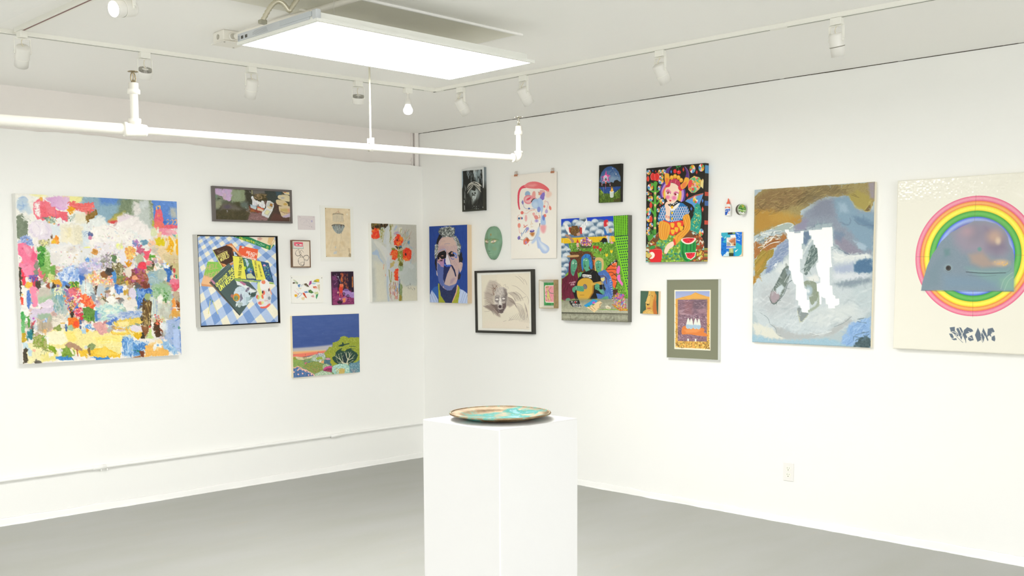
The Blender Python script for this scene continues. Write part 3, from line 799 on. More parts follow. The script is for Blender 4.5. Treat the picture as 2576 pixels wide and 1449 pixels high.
def paint_mesh(name, art, W, H, z, m, side=None, depth=0.0, parent=None, round_=0.0, side_cols=None):
    """grid carrying the picture at height z; with depth, closed to the sides like a stretched canvas or panel"""
    u0, v0, u1, v1 = art.r; col = art.out(); ny, nx = art.fy, art.fx
    x = (u0 + (u1 - u0) * np.arange(nx) / (nx - 1) - .5) * W; y = (.5 - (v0 + (v1 - v0) * np.arange(ny) / (ny - 1))) * H
    X, Y = np.meshgrid(x, y); Z = np.full(X.shape, z)
    if art.__dict__.get('relief') is not None: Z = Z + art.relief
    if round_:
        e = np.minimum.reduce([X - x[0], x[-1] - X, Y - y[-1], y[0] - Y]); k = np.clip(1 - e / round_, 0, 1); Z = Z - round_ * (1 - np.sqrt(np.maximum(0, 1 - k * k))) * .8
    V = np.stack([X, Y, Z], -1).reshape(-1, 3)
    i = np.arange((ny - 1) * (nx - 1)); r_ = i // (nx - 1); c_ = i % (nx - 1); a = r_ * nx + c_
    F = np.stack([a, a + nx, a + nx + 1, a + 1], -1)
    cols = np.concatenate([col.reshape(-1, 3), np.ones((ny * nx, 1))], 1)
    if depth:
        z0 = z - depth; b = len(V); sc = lc(side)
        zt = [Z[0, 0], Z[0, -1], Z[-1, -1], Z[-1, 0]]
        cx = [(x[0], y[0]), (x[-1], y[0]), (x[-1], y[-1]), (x[0], y[-1])]
        ev = []; ec = []; ef = []
        # each side strip follows the border vertices so no gap shows
        idx = [np.arange(nx), np.arange(ny) * nx + nx - 1, (ny * nx - 1) - np.arange(nx), (ny - 1 - np.arange(ny)) * nx]
        for kk, ix in enumerate(idx):
            top = V[ix]; n = len(ix); base = b + len(ev)
            scol = np.tile(np.array(sc), (n, 1))
            if side_cols is not None and side_cols[kk] is not None:
                scol = np.array([lc(q) for q in side_cols[kk](n)])
            ev += [tuple(q) for q in top] + [(q[0], q[1], z0) for q in top]
            ec += [tuple(q) for q in scol] * 2
            for t in range(n - 1): ef.append((base + t, base + t + 1, base + n + t + 1, base + n + t))
        base = b + len(ev); ev += [(q[0], q[1], z0) for q in cx]; ec += [sc] * 4; ef.append((base, base + 1, base + 2, base + 3))
        V = np.concatenate([V, np.array(ev)]); cols = np.concatenate([cols, np.array(ec)]); F = np.concatenate([F, np.array(ef)])
    me = bpy.data.meshes.new(name)
    me.vertices.add(len(V)); me.vertices.foreach_set('co', V.astype(np.float32).ravel())
    me.loops.add(len(F) * 4); me.loops.foreach_set('vertex_index', F.astype(np.int32).ravel())
    me.polygons.add(len(F)); me.polygons.foreach_set('loop_start', (np.arange(len(F)) * 4).astype(np.int32)); me.polygons.foreach_set('loop_total', np.full(len(F), 4, np.int32))
    me.update(calc_edges=True)
    at = me.color_attributes.new('paint', 'FLOAT_COLOR', 'POINT'); at.data.foreach_set('color', cols.astype(np.float32).ravel())
    me.materials.append(m); me.validate()
    o = bpy.data.objects.new(name, me); C.objects.link(o)
    if parent is not None: o.parent = parent
    return o

WORKS = {
'abstract': ('L',-2.7214,1.5016,1.0427,1.0311,-0.0022,0.055,3.151,[(65,60),(1340,110),(1372,1330),(110,1410)]),
'still': ('L',-1.5903,2.0199,0.6436,0.2424,0.0074,0.022,11.2,[(160,150),(2398,250),(2420,1190),(190,1145)]),
'books': ('L',-1.7382,1.4856,0.6430,0.6365,0.0092,0.059,5.573,[(85,58),(1222,68),(1262,1303),(130,1362)]),
'sketchnote': ('L',-1.1334,1.9101,0.1507,0.1023,0.0103,0.003,5.175,[(187,170),(408,172),(412,352),(190,350)]),
'cassette': ('L',-1.1995,1.6787,0.1590,0.2016,0.0011,0.027,5.175,[(105,487),(340,488),(347,843),(110,843)]),
'jelly': ('L',-0.8556,1.8374,0.3100,0.4170,0.0034,0.012,5.175,[(478,40),(912,45),(918,757),(485,757)]),
'collage': ('L',-1.1419,1.4153,0.2829,0.2033,-0.0033,0.009,5.175,[(97,950),(505,950),(517,1298),(97,1310)]),
'red': ('L',-0.8179,1.4202,0.2026,0.2538,0.0103,0.012,5.175,[(620,900),(900,893),(912,1322),(632,1330)]),
'bluetree': ('L',-0.9888,0.9905,0.6118,0.4584,0.0,0.026,8.053,[(80,125),(1432,70),(1452,1255),(105,1372)]),
'flowers': ('L',-0.3262,1.6164,0.4607,0.6157,0.0019,0.036,6.586,[(95,85),(840,95),(855,1360),(105,1380)]),
'portrait': ('R',0.3650,1.6016,0.4528,0.6138,-0.0043,0.047,6.585,[(65,93),(692,72),(703,1372),(78,1355)]),
'bw': ('R',0.6391,2.1758,0.2495,0.3281,0.0035,0.026,11.144,[(125,180),(745,118),(765,1335),(155,1358)]),
'print': ('R',1.2725,1.9470,0.4636,0.6206,-0.0051,0.012,5.793,[(60,150),(720,95),(728,1362),(62,1362)]),
'drawing': ('R',0.9696,1.3121,0.6281,0.4813,0.0157,0.029,8.052,[(62,82),(1240,70),(1270,1388),(98,1332)]),
'boxframe': ('R',1.4386,1.3759,0.1491,0.2068,0.0096,0.048,14.486,[(160,205),(705,200),(712,1240),(165,1240)]),
'trio': ('R',1.8844,1.5519,0.6072,0.7226,0.0050,0.043,4.995,[(55,103),(897,58),(900,1408),(70,1372)]),
'star': ('R',2.0099,2.1375,0.1955,0.2563,-0.0122,0.023,12.07,[(147,190),(815,140),(810,1303),(137,1327)]),
'queen': ('R',2.5685,1.9047,0.4635,0.6176,0.0001,0.040,5.368,[(88,122),(868,62),(878,1390),(80,1390)]),
'bluecol': ('R',2.9857,1.7008,0.1514,0.1481,0.0006,0.014,8.05,[(112,845),(540,838),(532,1325),(120,1325)]),
'nose': ('R',2.3555,1.3287,0.1508,0.1520,-0.0157,0.023,6.3,[(75,265),(362,268),(350,632),(65,622)]),
'olive': ('R',2.7043,1.2261,0.4051,0.5147,0.0099,0.028,6.3,[(480,80),(1308,78),(1308,1368),(488,1318)]),
'marble': ('R',3.5366,1.5615,0.7714,0.9291,-0.0005,0.027,3.22,[(65,125),(1038,50),(990,1392),(28,1362)]),
}
def start(key, region=None, **k):
    w = WORKS[key]; return Art(w[8], w[7], region, **k)
def hang(name, key, label, cat):
    w = WORKS[key]; root = empty(name, mtx=wall_matrix(w[0], w[1], w[2], w[5], 0.0008)); tag(root, label, cat); return root
def rect_of(art, W, H):
    u0, v0, u1, v1 = art.r; return (u0 - .5) * W, (u1 - .5) * W, (.5 - v1) * H, (.5 - v0) * H
def frame(root, W, H, x0, x1, y0, y1, z0, z1, m, name='frame'):
    """four mitred bars between the outer W x H and the inner rectangle"""
    X, Y = W / 2, H / 2; mb = MB()
    o = [(-X, Y), (X, Y), (X, -Y), (-X, -Y)]; i = [(x0, y1), (x1, y1), (x1, y0), (x0, y0)]
    for k in range(4):
        a, b, c, d = o[k], o[(k + 1) % 4], i[(k + 1) % 4], i[k]
        vs = [(p[0], p[1], z) for z in (z0, z1) for p in (a, b, c, d)]
        mb.add(vs, [(0, 1, 2, 3), (4, 5, 6, 7), (0, 1, 5, 4), (3, 2, 6, 7), (0, 3, 7, 4), (1, 2, 6, 5)])
    return mb.build(name, m, root)
def canvas(name, key, art, label, cat='painting', side='#f4f3ee', m=None, round_=0.0, side_cols=None):
    """stretched canvas or panel: one mesh with painted front and plain sides"""
    w = WORKS[key]
    o = paint_mesh(name, art, w[3], w[4], w[6], m or art_mat('oil_paint', .5), side, w[6], round_=round_, side_cols=side_cols)
    o.matrix_world = wall_matrix(w[0], w[1], w[2], w[5], 0.0008); return tag(o, label, cat)
# ---- the big abstract, upper left
A = start('abstract', bg='#efe9e2', seed=11, K=1.15)
P, E, L, SC = A.P, A.E, A.L, A.SC
j = 9
SC('#b9c0a8 #c9a090 #8fa3b0 #d8c8a0 #a88a70 #c8b8c8 #9ab0a0 #e0b8a8 #b8c8d4', '70,600 1360,560 1370,1180 100,1180', 420, (14, 34), a=.7, br=.03)
SC('#7a8a6a #b86a70 #5f86b8 #c89a50 #8a6a58 #a8b8a0 #d89a90 #6f9a8a #e8d8a0 #9a86a8', '80,640 1360,480 1370,1150 100,1150', 420, (7, 17), a=.75)
# broad fields
P('#f3f1ea', '60,50 560,60 600,420 60,460', j=j)
P('#8fb0c2', '560,70 900,80 1000,300 820,300 700,300 600,150', j=14, soft=24, br=.02)
P('#5f8cd0', '720,75 960,85 960,130 740,140', soft=26, br=.02)
P('#7f8f72', '890,85 1150,100 1160,330 1000,300 860,290 830,260 880,180', j=14, soft=22, br=.05)
P('#a9a24a', '830,230 930,190 900,260 860,290', soft=12, j=6)
P('#4f7fd2', '1145,95 1350,105 1350,330 1160,300', j=4, br=.03, g=('#6f9ade', 1160, 300, 1340, 110))
P('#bfc3bc', '1290,160 1330,165 1345,240 1300,240 1280,190', soft=18)
P('#cfd6d4', '990,130 1100,110 1130,160 1150,420 980,420 1000,260', soft=20, j=10, a=.85)
P('#ece6e2', '1000,110 1040,130 1060,200 1010,230 985,190', soft=10, a=.8, j=5)
P('#d2d9d8', '1040,110 1110,100 1125,150 1080,175 1050,160', soft=10, a=.9, j=5)
P('#f5efec', '860,240 930,210 1020,230 1130,330 1160,470 1010,440 900,380 850,330', soft=16, j=10)
P('#ead9e4', '870,235 930,215 1000,230 930,260 880,280', soft=10, a=.8)
P('#e9edea', '620,250 760,230 800,300 980,340 1100,420 1050,500 760,480 600,420 560,330', soft=14, j=12)
P('#f6f2ec', '640,330 800,290 960,340 1060,440 960,520 700,520 620,430', soft=14, j=12)
P('#e8e3e9', '700,440 900,430 980,520 900,620 760,640 640,560', soft=24, j=12, a=.8)
P('#efe9d6', '410,300 600,310 610,560 560,600 420,620 390,470', soft=8, j=8)
P('#f2ead0', '440,330 520,330 520,460 470,470 430,440', soft=10)
P('#eadfb4', '470,330 505,330 500,395 470,410', soft=9, a=.8)
P('#e9e2c8', '520,320 590,330 600,470 540,480', soft=6, br=.05)
P('#d4e2ea', '590,350 640,350 640,640 590,620', soft=12, j=6, a=.8)
P('#e4e4e4', '300,460 420,440 600,470 700,520 690,640 560,660 420,640 330,600 300,540', soft=12, j=10)
P('#f0ece8', '340,500 480,460 570,500 560,600 400,620 340,570', soft=14, j=8)
E('#d9d4cf', 370, 570, 45, 50, soft=14, j=6, a=.5); E('#c9c0b4', 505, 500, 35, 25, soft=14, a=.5)
# upper left: blue swirl, house, corner clouds
P('#a9c4dc', '75,110 130,85 170,130 160,190 110,210 75,170', soft=14, j=8, a=.75)
Ls = A.Ls
Ls('#7fa4d6', 9, '95,100 140,90 165,115|90,150 120,160 150,150|100,190 130,170 125,130', a=.55, soft=9)
P('#bcd2e2', '140,170 180,160 200,210 170,230', soft=12, a=.7)
P('#7d8a74', '72,240 120,228 165,275 160,390 95,430 78,420', j=3, sm=0, br=.03)
Ls('#6f7a66', 5, '80,240 120,226 185,275|75,255 110,238 150,262', a=.8)
Ls('#f1f0ea', 6, '110,245 180,290', a=.9)
P('#f0f0ea', '120,235 135,228 190,280 175,292', a=.8, j=3)
E('#f4ee9e', 250, 75, 60, 12, rot=5, soft=8, a=.8)
P('#f5ee9a', '440,75 600,80 585,120 480,150 430,110', soft=10, a=.9)
# pink/coral dragon figure
P('#f4798a', '215,130 262,90 300,110 340,130 330,170 290,230 300,270 262,262 238,262 205,215 205,160', j=5, br=.02)
P('#f7f2ee', '220,135 262,125 255,180 258,250 225,225 212,175', soft=5, j=4)
SC('#f06a80 #f3a0ae', '215,130 262,120 262,160 240,235 214,200', 40, (2, 4), kind='l', ang=(-40, 20), ln=(6, 14), a=.7)
P('#ef6a78', '262,160 360,140 390,190 470,205 485,250 470,280 400,258 330,235 298,272 280,270 262,215', j=6, br=.03)
P('#f58a96', '300,150 345,150 380,190 420,215 380,230 320,215', soft=10, a=.7)
P('#dca6d6', '300,95 400,78 480,85 500,130 470,185 420,185 350,160 340,125', soft=7, j=6, g=('#e9c6e2', 330, 90, 470, 170))
P('#d59ad6', '380,160 430,175 470,170 450,190 410,190', soft=6, a=.8)
E('#f2b055', 268, 100, 12, 16, j=4)
P('#f06e6c', '485,130 520,118 570,135 640,130 682,125 686,190 640,208 580,200 540,190 500,160', j=5, br=.04)
Ls('#f58f88', 5, '500,150 560,165 620,168 680,160|520,180 600,190 670,175', a=.8)
P('#f0a51e', '470,178 510,160 545,180 520,200 500,222 480,205', j=5, br=.05)
P('#8a6a2c', '620,230 640,200 670,205 690,185 715,180 712,225 680,250 650,262 640,290 628,300 625,260', j=10, br=.1)
Ls('#a8813a', 5, '640,215 690,205|650,240 700,215|690,230 715,190', a=.8)
P('#ece6cc', '520,215 620,210 620,290 540,290', soft=14, j=10, a=.9)
P('#a9b9a0', '300,250 345,240 375,270 370,295 320,295', j=8, br=.08)
SC('#8fa596 #c9d4c0 #6f8a7c', '300,250 380,240 385,290 310,300', 40, (3, 7))
for x, y in ((338, 248), (330, 285), (372, 300), (395, 275)): E('#f4a64a', x, y, 8, 7, j=3)
SC('#9ab0a2 #e8ece2 #7c9a8c', '470,240 515,230 520,270 480,290', 30, (3, 6))
P('#f4f0ec', '385,255 420,245 450,290 400,300', j=4)
Ls('#c05a9a', 4, '380,190 390,260|430,260 440,290|445,240 460,280', a=.7)
P('#c06a90', '390,300 412,296 412,330 396,322', j=4)
# lilac puff
P('#e6dce8', '170,300 220,270 300,275 355,320 360,370 330,420 250,430 200,400 165,370', soft=12, j=10)
P('#f0e8ee', '190,290 250,280 300,300 310,370 240,400 200,360', soft=16, j=8)
Ls('#cfc0dc', 4, '200,310 190,350 210,390|230,300 260,340 250,400|300,310 330,350 310,400', a=.5, soft=4)
P('#dfe6ea', '345,300 420,310 410,400 360,400 350,350', soft=10, j=6)
P('#f2a84c', '345,420 380,400 410,430 405,455 345,455', j=5, br=.05); E('#f3932c', 388, 410, 16, 20, j=5); E('#f0c030', 362, 440, 20, 14, j=5)
P('#6a4a3a', '340,395 356,385 358,415 344,418', soft=6)
P('#8fa3d4', '105,410 150,388 190,400 205,440 185,470 140,465 100,440', j=8, br=.05)
SC('#a8badf #7a90c8 #b9c6e6', '105,410 150,388 190,400 200,460 140,462 100,440', 60, (4, 8))
E('#c7a080', 158, 424, 8, 7)
P('#c5cbe2', '85,425 110,420 110,450 85,455', j=4)
P('#c6c2a0', '240,430 330,420 330,470 250,480', soft=8, j=8); SC('#b9b584 #8f8a5c #e8e2a8 #f0e890', '250,430 330,420 325,475 250,480', 60, (3, 7))
P('#efe9e4', '205,430 240,400 250,470 215,500', soft=8, j=6)
# pink figure left
P('#f67c9e', '82,462 120,450 170,470 230,530 240,580 215,650 205,720 150,720 110,690 95,640 88,560', j=4, br=.02)
P('#f79ab4', '120,470 150,470 190,520 200,560 170,560 140,520', soft=8)
P('#ee5f86', '195,520 235,510 232,560 205,600 180,580', soft=8)
P('#f6f0ea', '82,540 112,560 118,590 98,612 86,600', j=2); E('#6fa08c', 98, 568, 4)
P('#f08a3a', '110,600 122,598 118,610', j=1)
P('#f78fb0', '100,620 160,605 200,640 190,700 150,710 110,670', soft=8); E('#e0587c', 150, 625, 11, 7, soft=4); E('#e0587c', 115, 495, 12, 8, soft=4)
P('#3f3a2c', '90,640 106,650 110,830 98,900 92,760', j=4, br=.04)
P('#f23f55', '106,650 130,690 140,760 128,800 116,770', j=4)
P('#d2455a', '185,720 225,690 240,740 215,800 195,790', j=8); P('#e86f80', '235,660 270,640 296,680 290,725 258,730 238,700', j=5, br=.04)
P('#8c8e7c', '215,580 240,600 246,700 222,720 205,700', j=6)
SC('#4a56a8 #7a6cc0 #5a4a9a', '165,710 240,700 235,750 170,750', 55, (3, 6))
P('#4b4436', '215,755 258,740 262,800 240,820 218,830', j=5, br=.05)
P('#a2563a', '305,770 330,760 325,850 305,885 300,830', j=5)
Ls('#8b5a3a', 5, '262,745 300,730 312,720|285,755 310,740 300,712', a=.8)
# green column
P('#7fb35a', '235,480 300,470 330,560 340,660 320,720 270,700 245,600', j=7, br=.05)
P('#3f8a34', '240,500 262,470 300,500 290,540 290,580 275,640 250,620 236,560', j=8, br=.06)
SC('#2f7a30 #4f9a3c #5faf4a', '240,500 265,470 285,540 285,640 250,640 238,560', 60, (5, 10))
SC('#a9cf86 #c6dfae #8fbf6a', '295,480 330,520 335,660 300,660', 70, (3, 6))
P('#cfd48a', '320,690 365,680 370,760 325,760', j=7, br=.06)
P('#8a9440', '290,680 300,670 300,760 275,750', j=4, a=.8)
P('#6fa84a', '325,640 380,620 370,700 340,690', soft=6, j=6)
# yellow-orange at mid left
P('#e6a838', '345,745 400,735 420,760 430,800 400,790 360,790', j=7, br=.05); P('#f5bd4a', '140,760 195,755 195,810 180,850 160,820 145,800', j=6, br=.04)
P('#f6f2ea', '105,785 135,790 130,830 140,900 120,930 105,860', j=6)
P('#f48fae', '175,800 220,790 240,860 240,940 200,960 185,900', j=6, soft=4)
P('#5a7fc8', '150,830 172,810 180,900 165,975 145,960 148,900', j=5, br=.04)
P('#f0503a', '100,870 118,880 122,935 104,945', j=4); P('#f6c860', '106,850 118,850 116,880', j=2)
P('#f3efe8', '105,940 150,930 170,1000 160,1100 115,1050', j=6)
# dome and clouds
E('#c9c2b4', 290, 870, 62, 72, j=3, soft=5); P('#aac4a0', '235,880 345,860 350,910 250,930', soft=14, j=6)
Ls('#efece6', 4, '232,850 250,810 290,798 300,800', a=.9)
P('#e3d3e2', '230,935 270,925 320,895 350,900 365,935 345,955 290,965 240,950', j=3); Ls('#f5edf4', 4, '235,945 290,955 345,950|300,905 330,890 356,910', a=.8)
P('#d9cbdc', '160,1010 200,970 250,965 300,960 370,950 378,970 330,1000 260,1010 190,1025', j=4, br=.03)
P('#d8cfe2', '170,1020 220,1010 230,1070 195,1085 175,1060', soft=6, j=5); E('#b85fc0', 200, 1045, 8, soft=3)
P('#9fb89e', '240,1010 330,1000 350,1060 290,1050 245,1050', soft=8, j=6)
P('#b8a892', '240,1060 350,1050 345,1120 300,1160 230,1150', soft=16, j=6); E('#f2b86a', 285, 1145, 18, 14, soft=6)
SC('#7fa6d8 #c6d4e8', '270,1040 320,1040 320,1075 275,1075', 18, (3, 6))
Ls('#6f7d4a', 2.5, '232,1050 235,1150|268,1080 272,1190|200,1080 185,1150', a=.8)
Ls('#8a2a30', 5, '185,1120 192,1085', a=.9); E('#d2364a', 195, 1080, 7)
P('#3fa04a', '100,1000 125,990 135,1080 130,1170 105,1170', j=5, br=.05, g=('#7ac07a', 100, 1000, 130, 1100)); P('#4f9a3e', '150,1030 170,1050 172,1110 155,1120', j=4)
P('#c9a830', '106,1160 135,1155 150,1210 120,1245 105,1230', j=5, br=.05)
P('#2f7f86', '155,1130 190,1135 200,1180 180,1215 150,1205', j=6, br=.06); P('#3a5a48', '185,1110 195,1110 200,1180 190,1180', j=4)
# greys / blues between
P('#b9c4c0', '330,800 470,790 480,980 440,1020 380,1000 350,900', soft=10, j=10)
P('#6fa0b4', '395,820 430,790 450,870 440,960 400,930', j=8, a=.8, br=.06); SC('#5f9ab4 #9fbcb4 #c4d2ca #7aa28a', '345,810 440,800 440,1000 360,980', 110, (4, 9), kind='l', ang=(70, 110), ln=(14, 40), a=.6)
SC('#f2eecf #eae9b4 #d2d8c2', '360,800 420,790 430,850 370,860', 50, (4, 8))
P('#e9e0d0', '345,1030 440,1000 450,1090 420,1130 350,1120', j=7, br=.03); SC('#c0b8a8', '350,1030 440,1020 440,1060 350,1070', 20, (1.5, 2), kind='l', ang=(-8, 8), ln=(30, 60))
P('#8a9a4e', '355,1115 405,1095 420,1130 400,1150 360,1150', j=6, br=.06)
# blue puff cloud
P('#b9cbe8', '395,690 440,645 510,620 570,650 590,710 560,770 500,770 440,755 400,740', soft=8, j=10)
SC('#8fb0e2 #d9e4f4 #6f96d8 #eef2fa #a9c0ea', '400,690 450,650 520,625 580,660 580,740 500,765 420,750', 170, (5, 13), a=.75)
P('#4f84d4', '425,750 465,755 480,785 440,790', soft=6, j=6); P('#3f6fc0', '560,690 610,680 600,740 570,760', soft=8, j=8)
P('#8f9ad2', '560,620 650,600 690,650 640,690 570,690', soft=12, j=8, a=.8)
P('#cfc4e0', '600,590 720,560 780,600 760,650 660,660 590,640', soft=12, j=10, a=.9); SC('#bda6d8 #e6def0 #a9c0d8 #f0ecf4', '560,600 720,570 770,610 700,670 580,660', 90, (5, 12), a=.6)
E('#5f9ae0', 630, 580, 18, 14, j=4); E('#d89a50', 688, 515, 32, 26, j=8, br=.05); E('#c88a3a', 690, 510, 16, 12, soft=5)
E('#5a6698', 655, 378, 22, 20, j=4); E('#d88aa8', 652, 405, 16, 14, j=4); Ls('#7a96c0', 4, '600,380 615,360 640,358 655,380|605,395 622,372 640,372', a=.9)
P('#f0ee8a', '600,476 650,474 650,484 600,486', soft=3)
E('#d64a4a', 832, 275, 36, 20, j=4, soft=5); P('#c3c050', '800,255 860,240 860,265 810,270', soft=6, a=.8)
Ls('#b06a80', 2, '800,310 850,330 890,360|760,370 780,400', a=.6)
# sage / brown tangle centre right
SC('#9a8fa0 #cfc3c8 #7a6a78 #b8a8b8 #6f7a5a #e2dade', '740,530 860,520 900,620 840,680 740,640', 190, (3, 8), kind='l', ang=(0, 180), ln=(8, 22), a=.7)
P('#5f7f52', '818,545 822,532 850,545 852,530 860,560 848,600 825,590', j=4)
P('#e9e4ec', '850,540 930,540 955,590 930,620 880,590', j=7, soft=4); P('#f3efe8', '860,545 880,550 890,590 865,600', j=3)
P('#8a7f54', '820,610 880,600 920,640 900,700 840,690', j=9, br=.09); SC('#6a5a3a #a89a6a #c8c8a8 #4f4a34 #e8e4d0', '815,600 910,600 910,700 830,700', 120, (3, 6))
E('#ece8cf', 845, 612, 12, soft=3)
E('#eaf08a', 885, 470, 26, 22, j=6, soft=6); E('#f2f0d0', 880, 480, 14, soft=6)
P('#eab060', '925,490 970,470 1010,500 990,560 940,570 930,530', j=8, br=.06); SC('#f4cd70 #f0b060 #f7dca0 #e89a5a', '925,480 1010,470 1000,570 935,580', 70, (5, 9))
P('#e0961e', '935,600 955,575 978,600 970,630 940,630', j=5)
P('#c96a86', '1015,470 1060,460 1080,500 1050,530 1020,520', j=8, br=.05); E('#a86ab8', 1010, 440, 24, 18, j=8, a=.8); SC('#c089c8 #7f9ac8', '985,430 1040,430 1040,470 990,470', 25, (4, 8))
P('#6f9ab2', '1045,430 1085,410 1115,430 1100,460 1060,465', j=7, br=.05)
P('#f1c2a0', '1110,435 1160,420 1170,460 1120,470', j=6, soft=5)
P('#ef5f74', '1070,510 1120,500 1130,560 1100,580 1075,560', j=7); P('#b9bfa0', '1010,545 1060,530 1080,580 1040,600 1000,600', j=8, soft=4)
P('#ec4256', '1035,600 1060,590 1090,600 1095,650 1060,660 1030,640', j=6, br=.04); P('#f07f88', '1095,580 1130,590 1125,620 1090,620', j=6)
P('#d2c8b8', '1110,480 1160,460 1210,500 1225,560 1180,540', soft=10, j=8); Ls('#f2c89a', 8, '1130,560 1100,580|1150,560 1160,620 1175,650|1150,550 1190,560 1200,590|1140,545 1180,530', a=.8)
E('#6fae3a', 1145, 545, 26, 12, j=6); Ls('#4f9a34', 5, '1145,545 1115,560|1145,545 1175,560|1145,540 1130,570', a=.9)
P('#4a4634', '1137,575 1155,575 1160,620 1140,640', j=4); P('#6f7a4a', '1095,630 1150,625 1150,650 1100,655', j=5)
# right edge
P('#ec6a7a', '1165,210 1175,180 1205,165 1230,210 1232,250 1235,300 1300,290 1345,300 1345,320 1250,330 1165,325 1158,260', j=4, br=.03)
P('#f07a68', '1160,270 1235,275 1240,320 1160,320', soft=8, a=.8)
Ls('#f6c070', 9, '1180,178 1178,150 1190,150|1205,172 1206,148 1196,150', a=1); E('#f08a58', 1196, 225, 9); Ls('#f6a8a0', 4, '1188,205 1190,255', a=.8)
Ls('#f3b070', 7, '1255,262 1270,255 1278,275 1262,290|1290,262 1305,255 1310,280 1295,290|1320,262 1335,255 1338,280 1325,290', a=1)
E('#3f6fc8', 1243, 275, 14, 12, j=3)
P('#b6b83a', '1148,255 1158,270 1160,315 1140,305', soft=4); P('#dde2b8', '1140,330 1175,320 1180,370 1150,390 1130,370', j=6)
P('#f093a6', '1190,330 1250,320 1320,340 1345,370 1260,380 1200,370', j=6, br=.04); P('#f2b8c0', '1250,340 1330,330 1330,380 1260,390', j=6, a=.8); P('#f4c8a0', '1180,360 1220,350 1220,390 1190,400', j=5)
P('#dfe89a', '1320,380 1350,370 1350,410 1330,405', j=4); P('#6ab0b8', '1310,378 1326,372 1325,395', j=3)
P('#ead2a8', '1160,400 1350,390 1355,600 1225,590 1170,480', soft=5, j=5)
P('#e2cc1e', '1165,410 1200,392 1240,410 1245,460 1220,465 1175,455', j=5, br=.05)
Ls('#f2b422', 24, '1262,405 1285,410 1285,450 1268,500|1305,430 1310,470 1295,520|1340,420 1345,520', tp=0); Ls('#f8efc8', 8, '1300,400 1322,450 1318,520|1245,470 1255,430', a=.9)
P('#d9c79a', '1230,535 1355,530 1358,610 1240,600', soft=4, br=.02, j=3); Ls('#a86a5a', 2, '1260,567 1350,569|1290,600 1352,602|1315,540 1318,640', a=.7)
P('#cdbf8a', '1290,600 1356,600 1360,720 1330,720', j=3, br=.03)
P('#eceff2', '1228,580 1240,570 1255,600 1268,600 1270,640 1235,630', j=4); Ls('#4f7fc8', 5, '1235,600 1232,640|1250,600 1255,630', a=.8)
P('#3a6fb8', '1235,640 1280,630 1298,680 1285,750 1260,750 1255,690', j=5, br=.06); P('#5a4a3a', '1278,620 1300,610 1300,660 1285,650', j=4); E('#e8c430', 1265, 605, 10, 12, j=4)
P('#cc4a4a', '1305,640 1325,640 1325,700 1310,710', j=4); P('#3f9a6a', '1325,690 1340,690 1340,720 1328,720', j=2)
P('#e05a70', '1275,735 1310,722 1355,730 1358,790 1330,822 1290,818 1270,790', j=3, br=.03); P('#e88aa0', '1275,735 1310,722 1352,732 1350,765 1280,768', j=2, a=.8); Ls('#e8b4b8', 3, '1285,790 1345,790', a=.6)
# large blue-grey dome right
E('#9fb8bc', 1160, 720, 75, 60, j=6, br=.03); E('#b3c2b8', 1220, 690, 40, 40, j=8, soft=6)
Ls('#6fa6cc', 6, '1092,735 1100,700 1130,690 1160,690|1095,720 1140,700 1175,720|1110,760 1150,770', a=.8); Ls('#d4e2e6', 4, '1100,725 1130,705 1160,715|1105,740 1150,725', a=.7)
P('#9fbf9a', '1150,760 1260,745 1300,800 1290,900 1200,890 1140,850', soft=14, j=12); SC('#7fae76 #b6cfa8 #5f9a5a #a8c8b0', '1110,800 1290,790 1290,900 1180,900', 110, (5, 11), a=.6)
SC('#4f8a3a #3f7a34', '1230,840 1270,830 1265,920 1230,915', 26, (3, 6), kind='l', ang=(40, 140), ln=(8, 20))
None
P('#c2b094', '1305,820 1350,820 1355,900 1320,900', j=5); P('#f0a050', '1300,885 1312,875 1325,910 1330,985 1340,1025 1288,1025 1295,970', j=4, br=.04); P('#8a5020', '1325,910 1362,905 1365,980 1335,960', j=6, br=.06); P('#d8a040', '1290,980 1362,975 1365,1030 1290,1030', soft=4, j=5, a=.8)
# brown/purple mid
P('#a8604a', '920,680 1000,650 1090,670 1110,760 1060,800 1000,770 930,760', j=10, br=.06); P('#9a3a8a', '990,640 1060,640 1080,665 1010,680', j=8, a=.85); SC('#b85a9a #8a4a3a #c88a6a #6a4a3a', '930,650 1090,650 1100,770 960,780', 130, (4, 9), a=.6)
P('#e9dccf', '925,640 960,630 985,680 960,720 930,700', j=6, soft=3); E('#c45ab8', 925, 720, 14, 24, j=5); E('#d4b050', 938, 760, 14, 20, j=5); E('#e9a07a', 1000, 720, 22, 18, j=6)
P('#5f5f5f', '1000,755 1040,760 1060,800 1020,805 1000,780', j=7); P('#7a3a2a', '1050,755 1115,760 1120,800 1070,800', j=8)
P('#3f74c4', '1015,810 1140,800 1150,880 1110,960 1030,950 1010,880', j=10, br=.06); SC('#2f62b4 #6a9ad8 #9fc0e6', '1020,810 1120,805 1100,950 1030,940', 90, (4, 9), kind='l', ang=(60, 150), ln=(16, 40), a=.6)
P('#9fb07a', '1080,850 1120,840 1140,880 1110,900 1075,885', j=6); P('#cfd8cc', '1120,860 1170,870 1180,1010 1130,1010', soft=8, j=8)
Ls('#5f86c4', 4, '1150,890 1155,1000|1168,880 1172,1010|1180,900 1178,980', a=.7)
P('#f0ece4', '1185,870 1200,852 1222,865 1220,930 1200,960 1180,950', j=4); P('#efeee4', '1240,950 1265,950 1270,985 1245,985', soft=4)
P('#c8d0c2', '1180,920 1290,920 1290,1040 1180,1040', soft=10, j=6, a=.8)
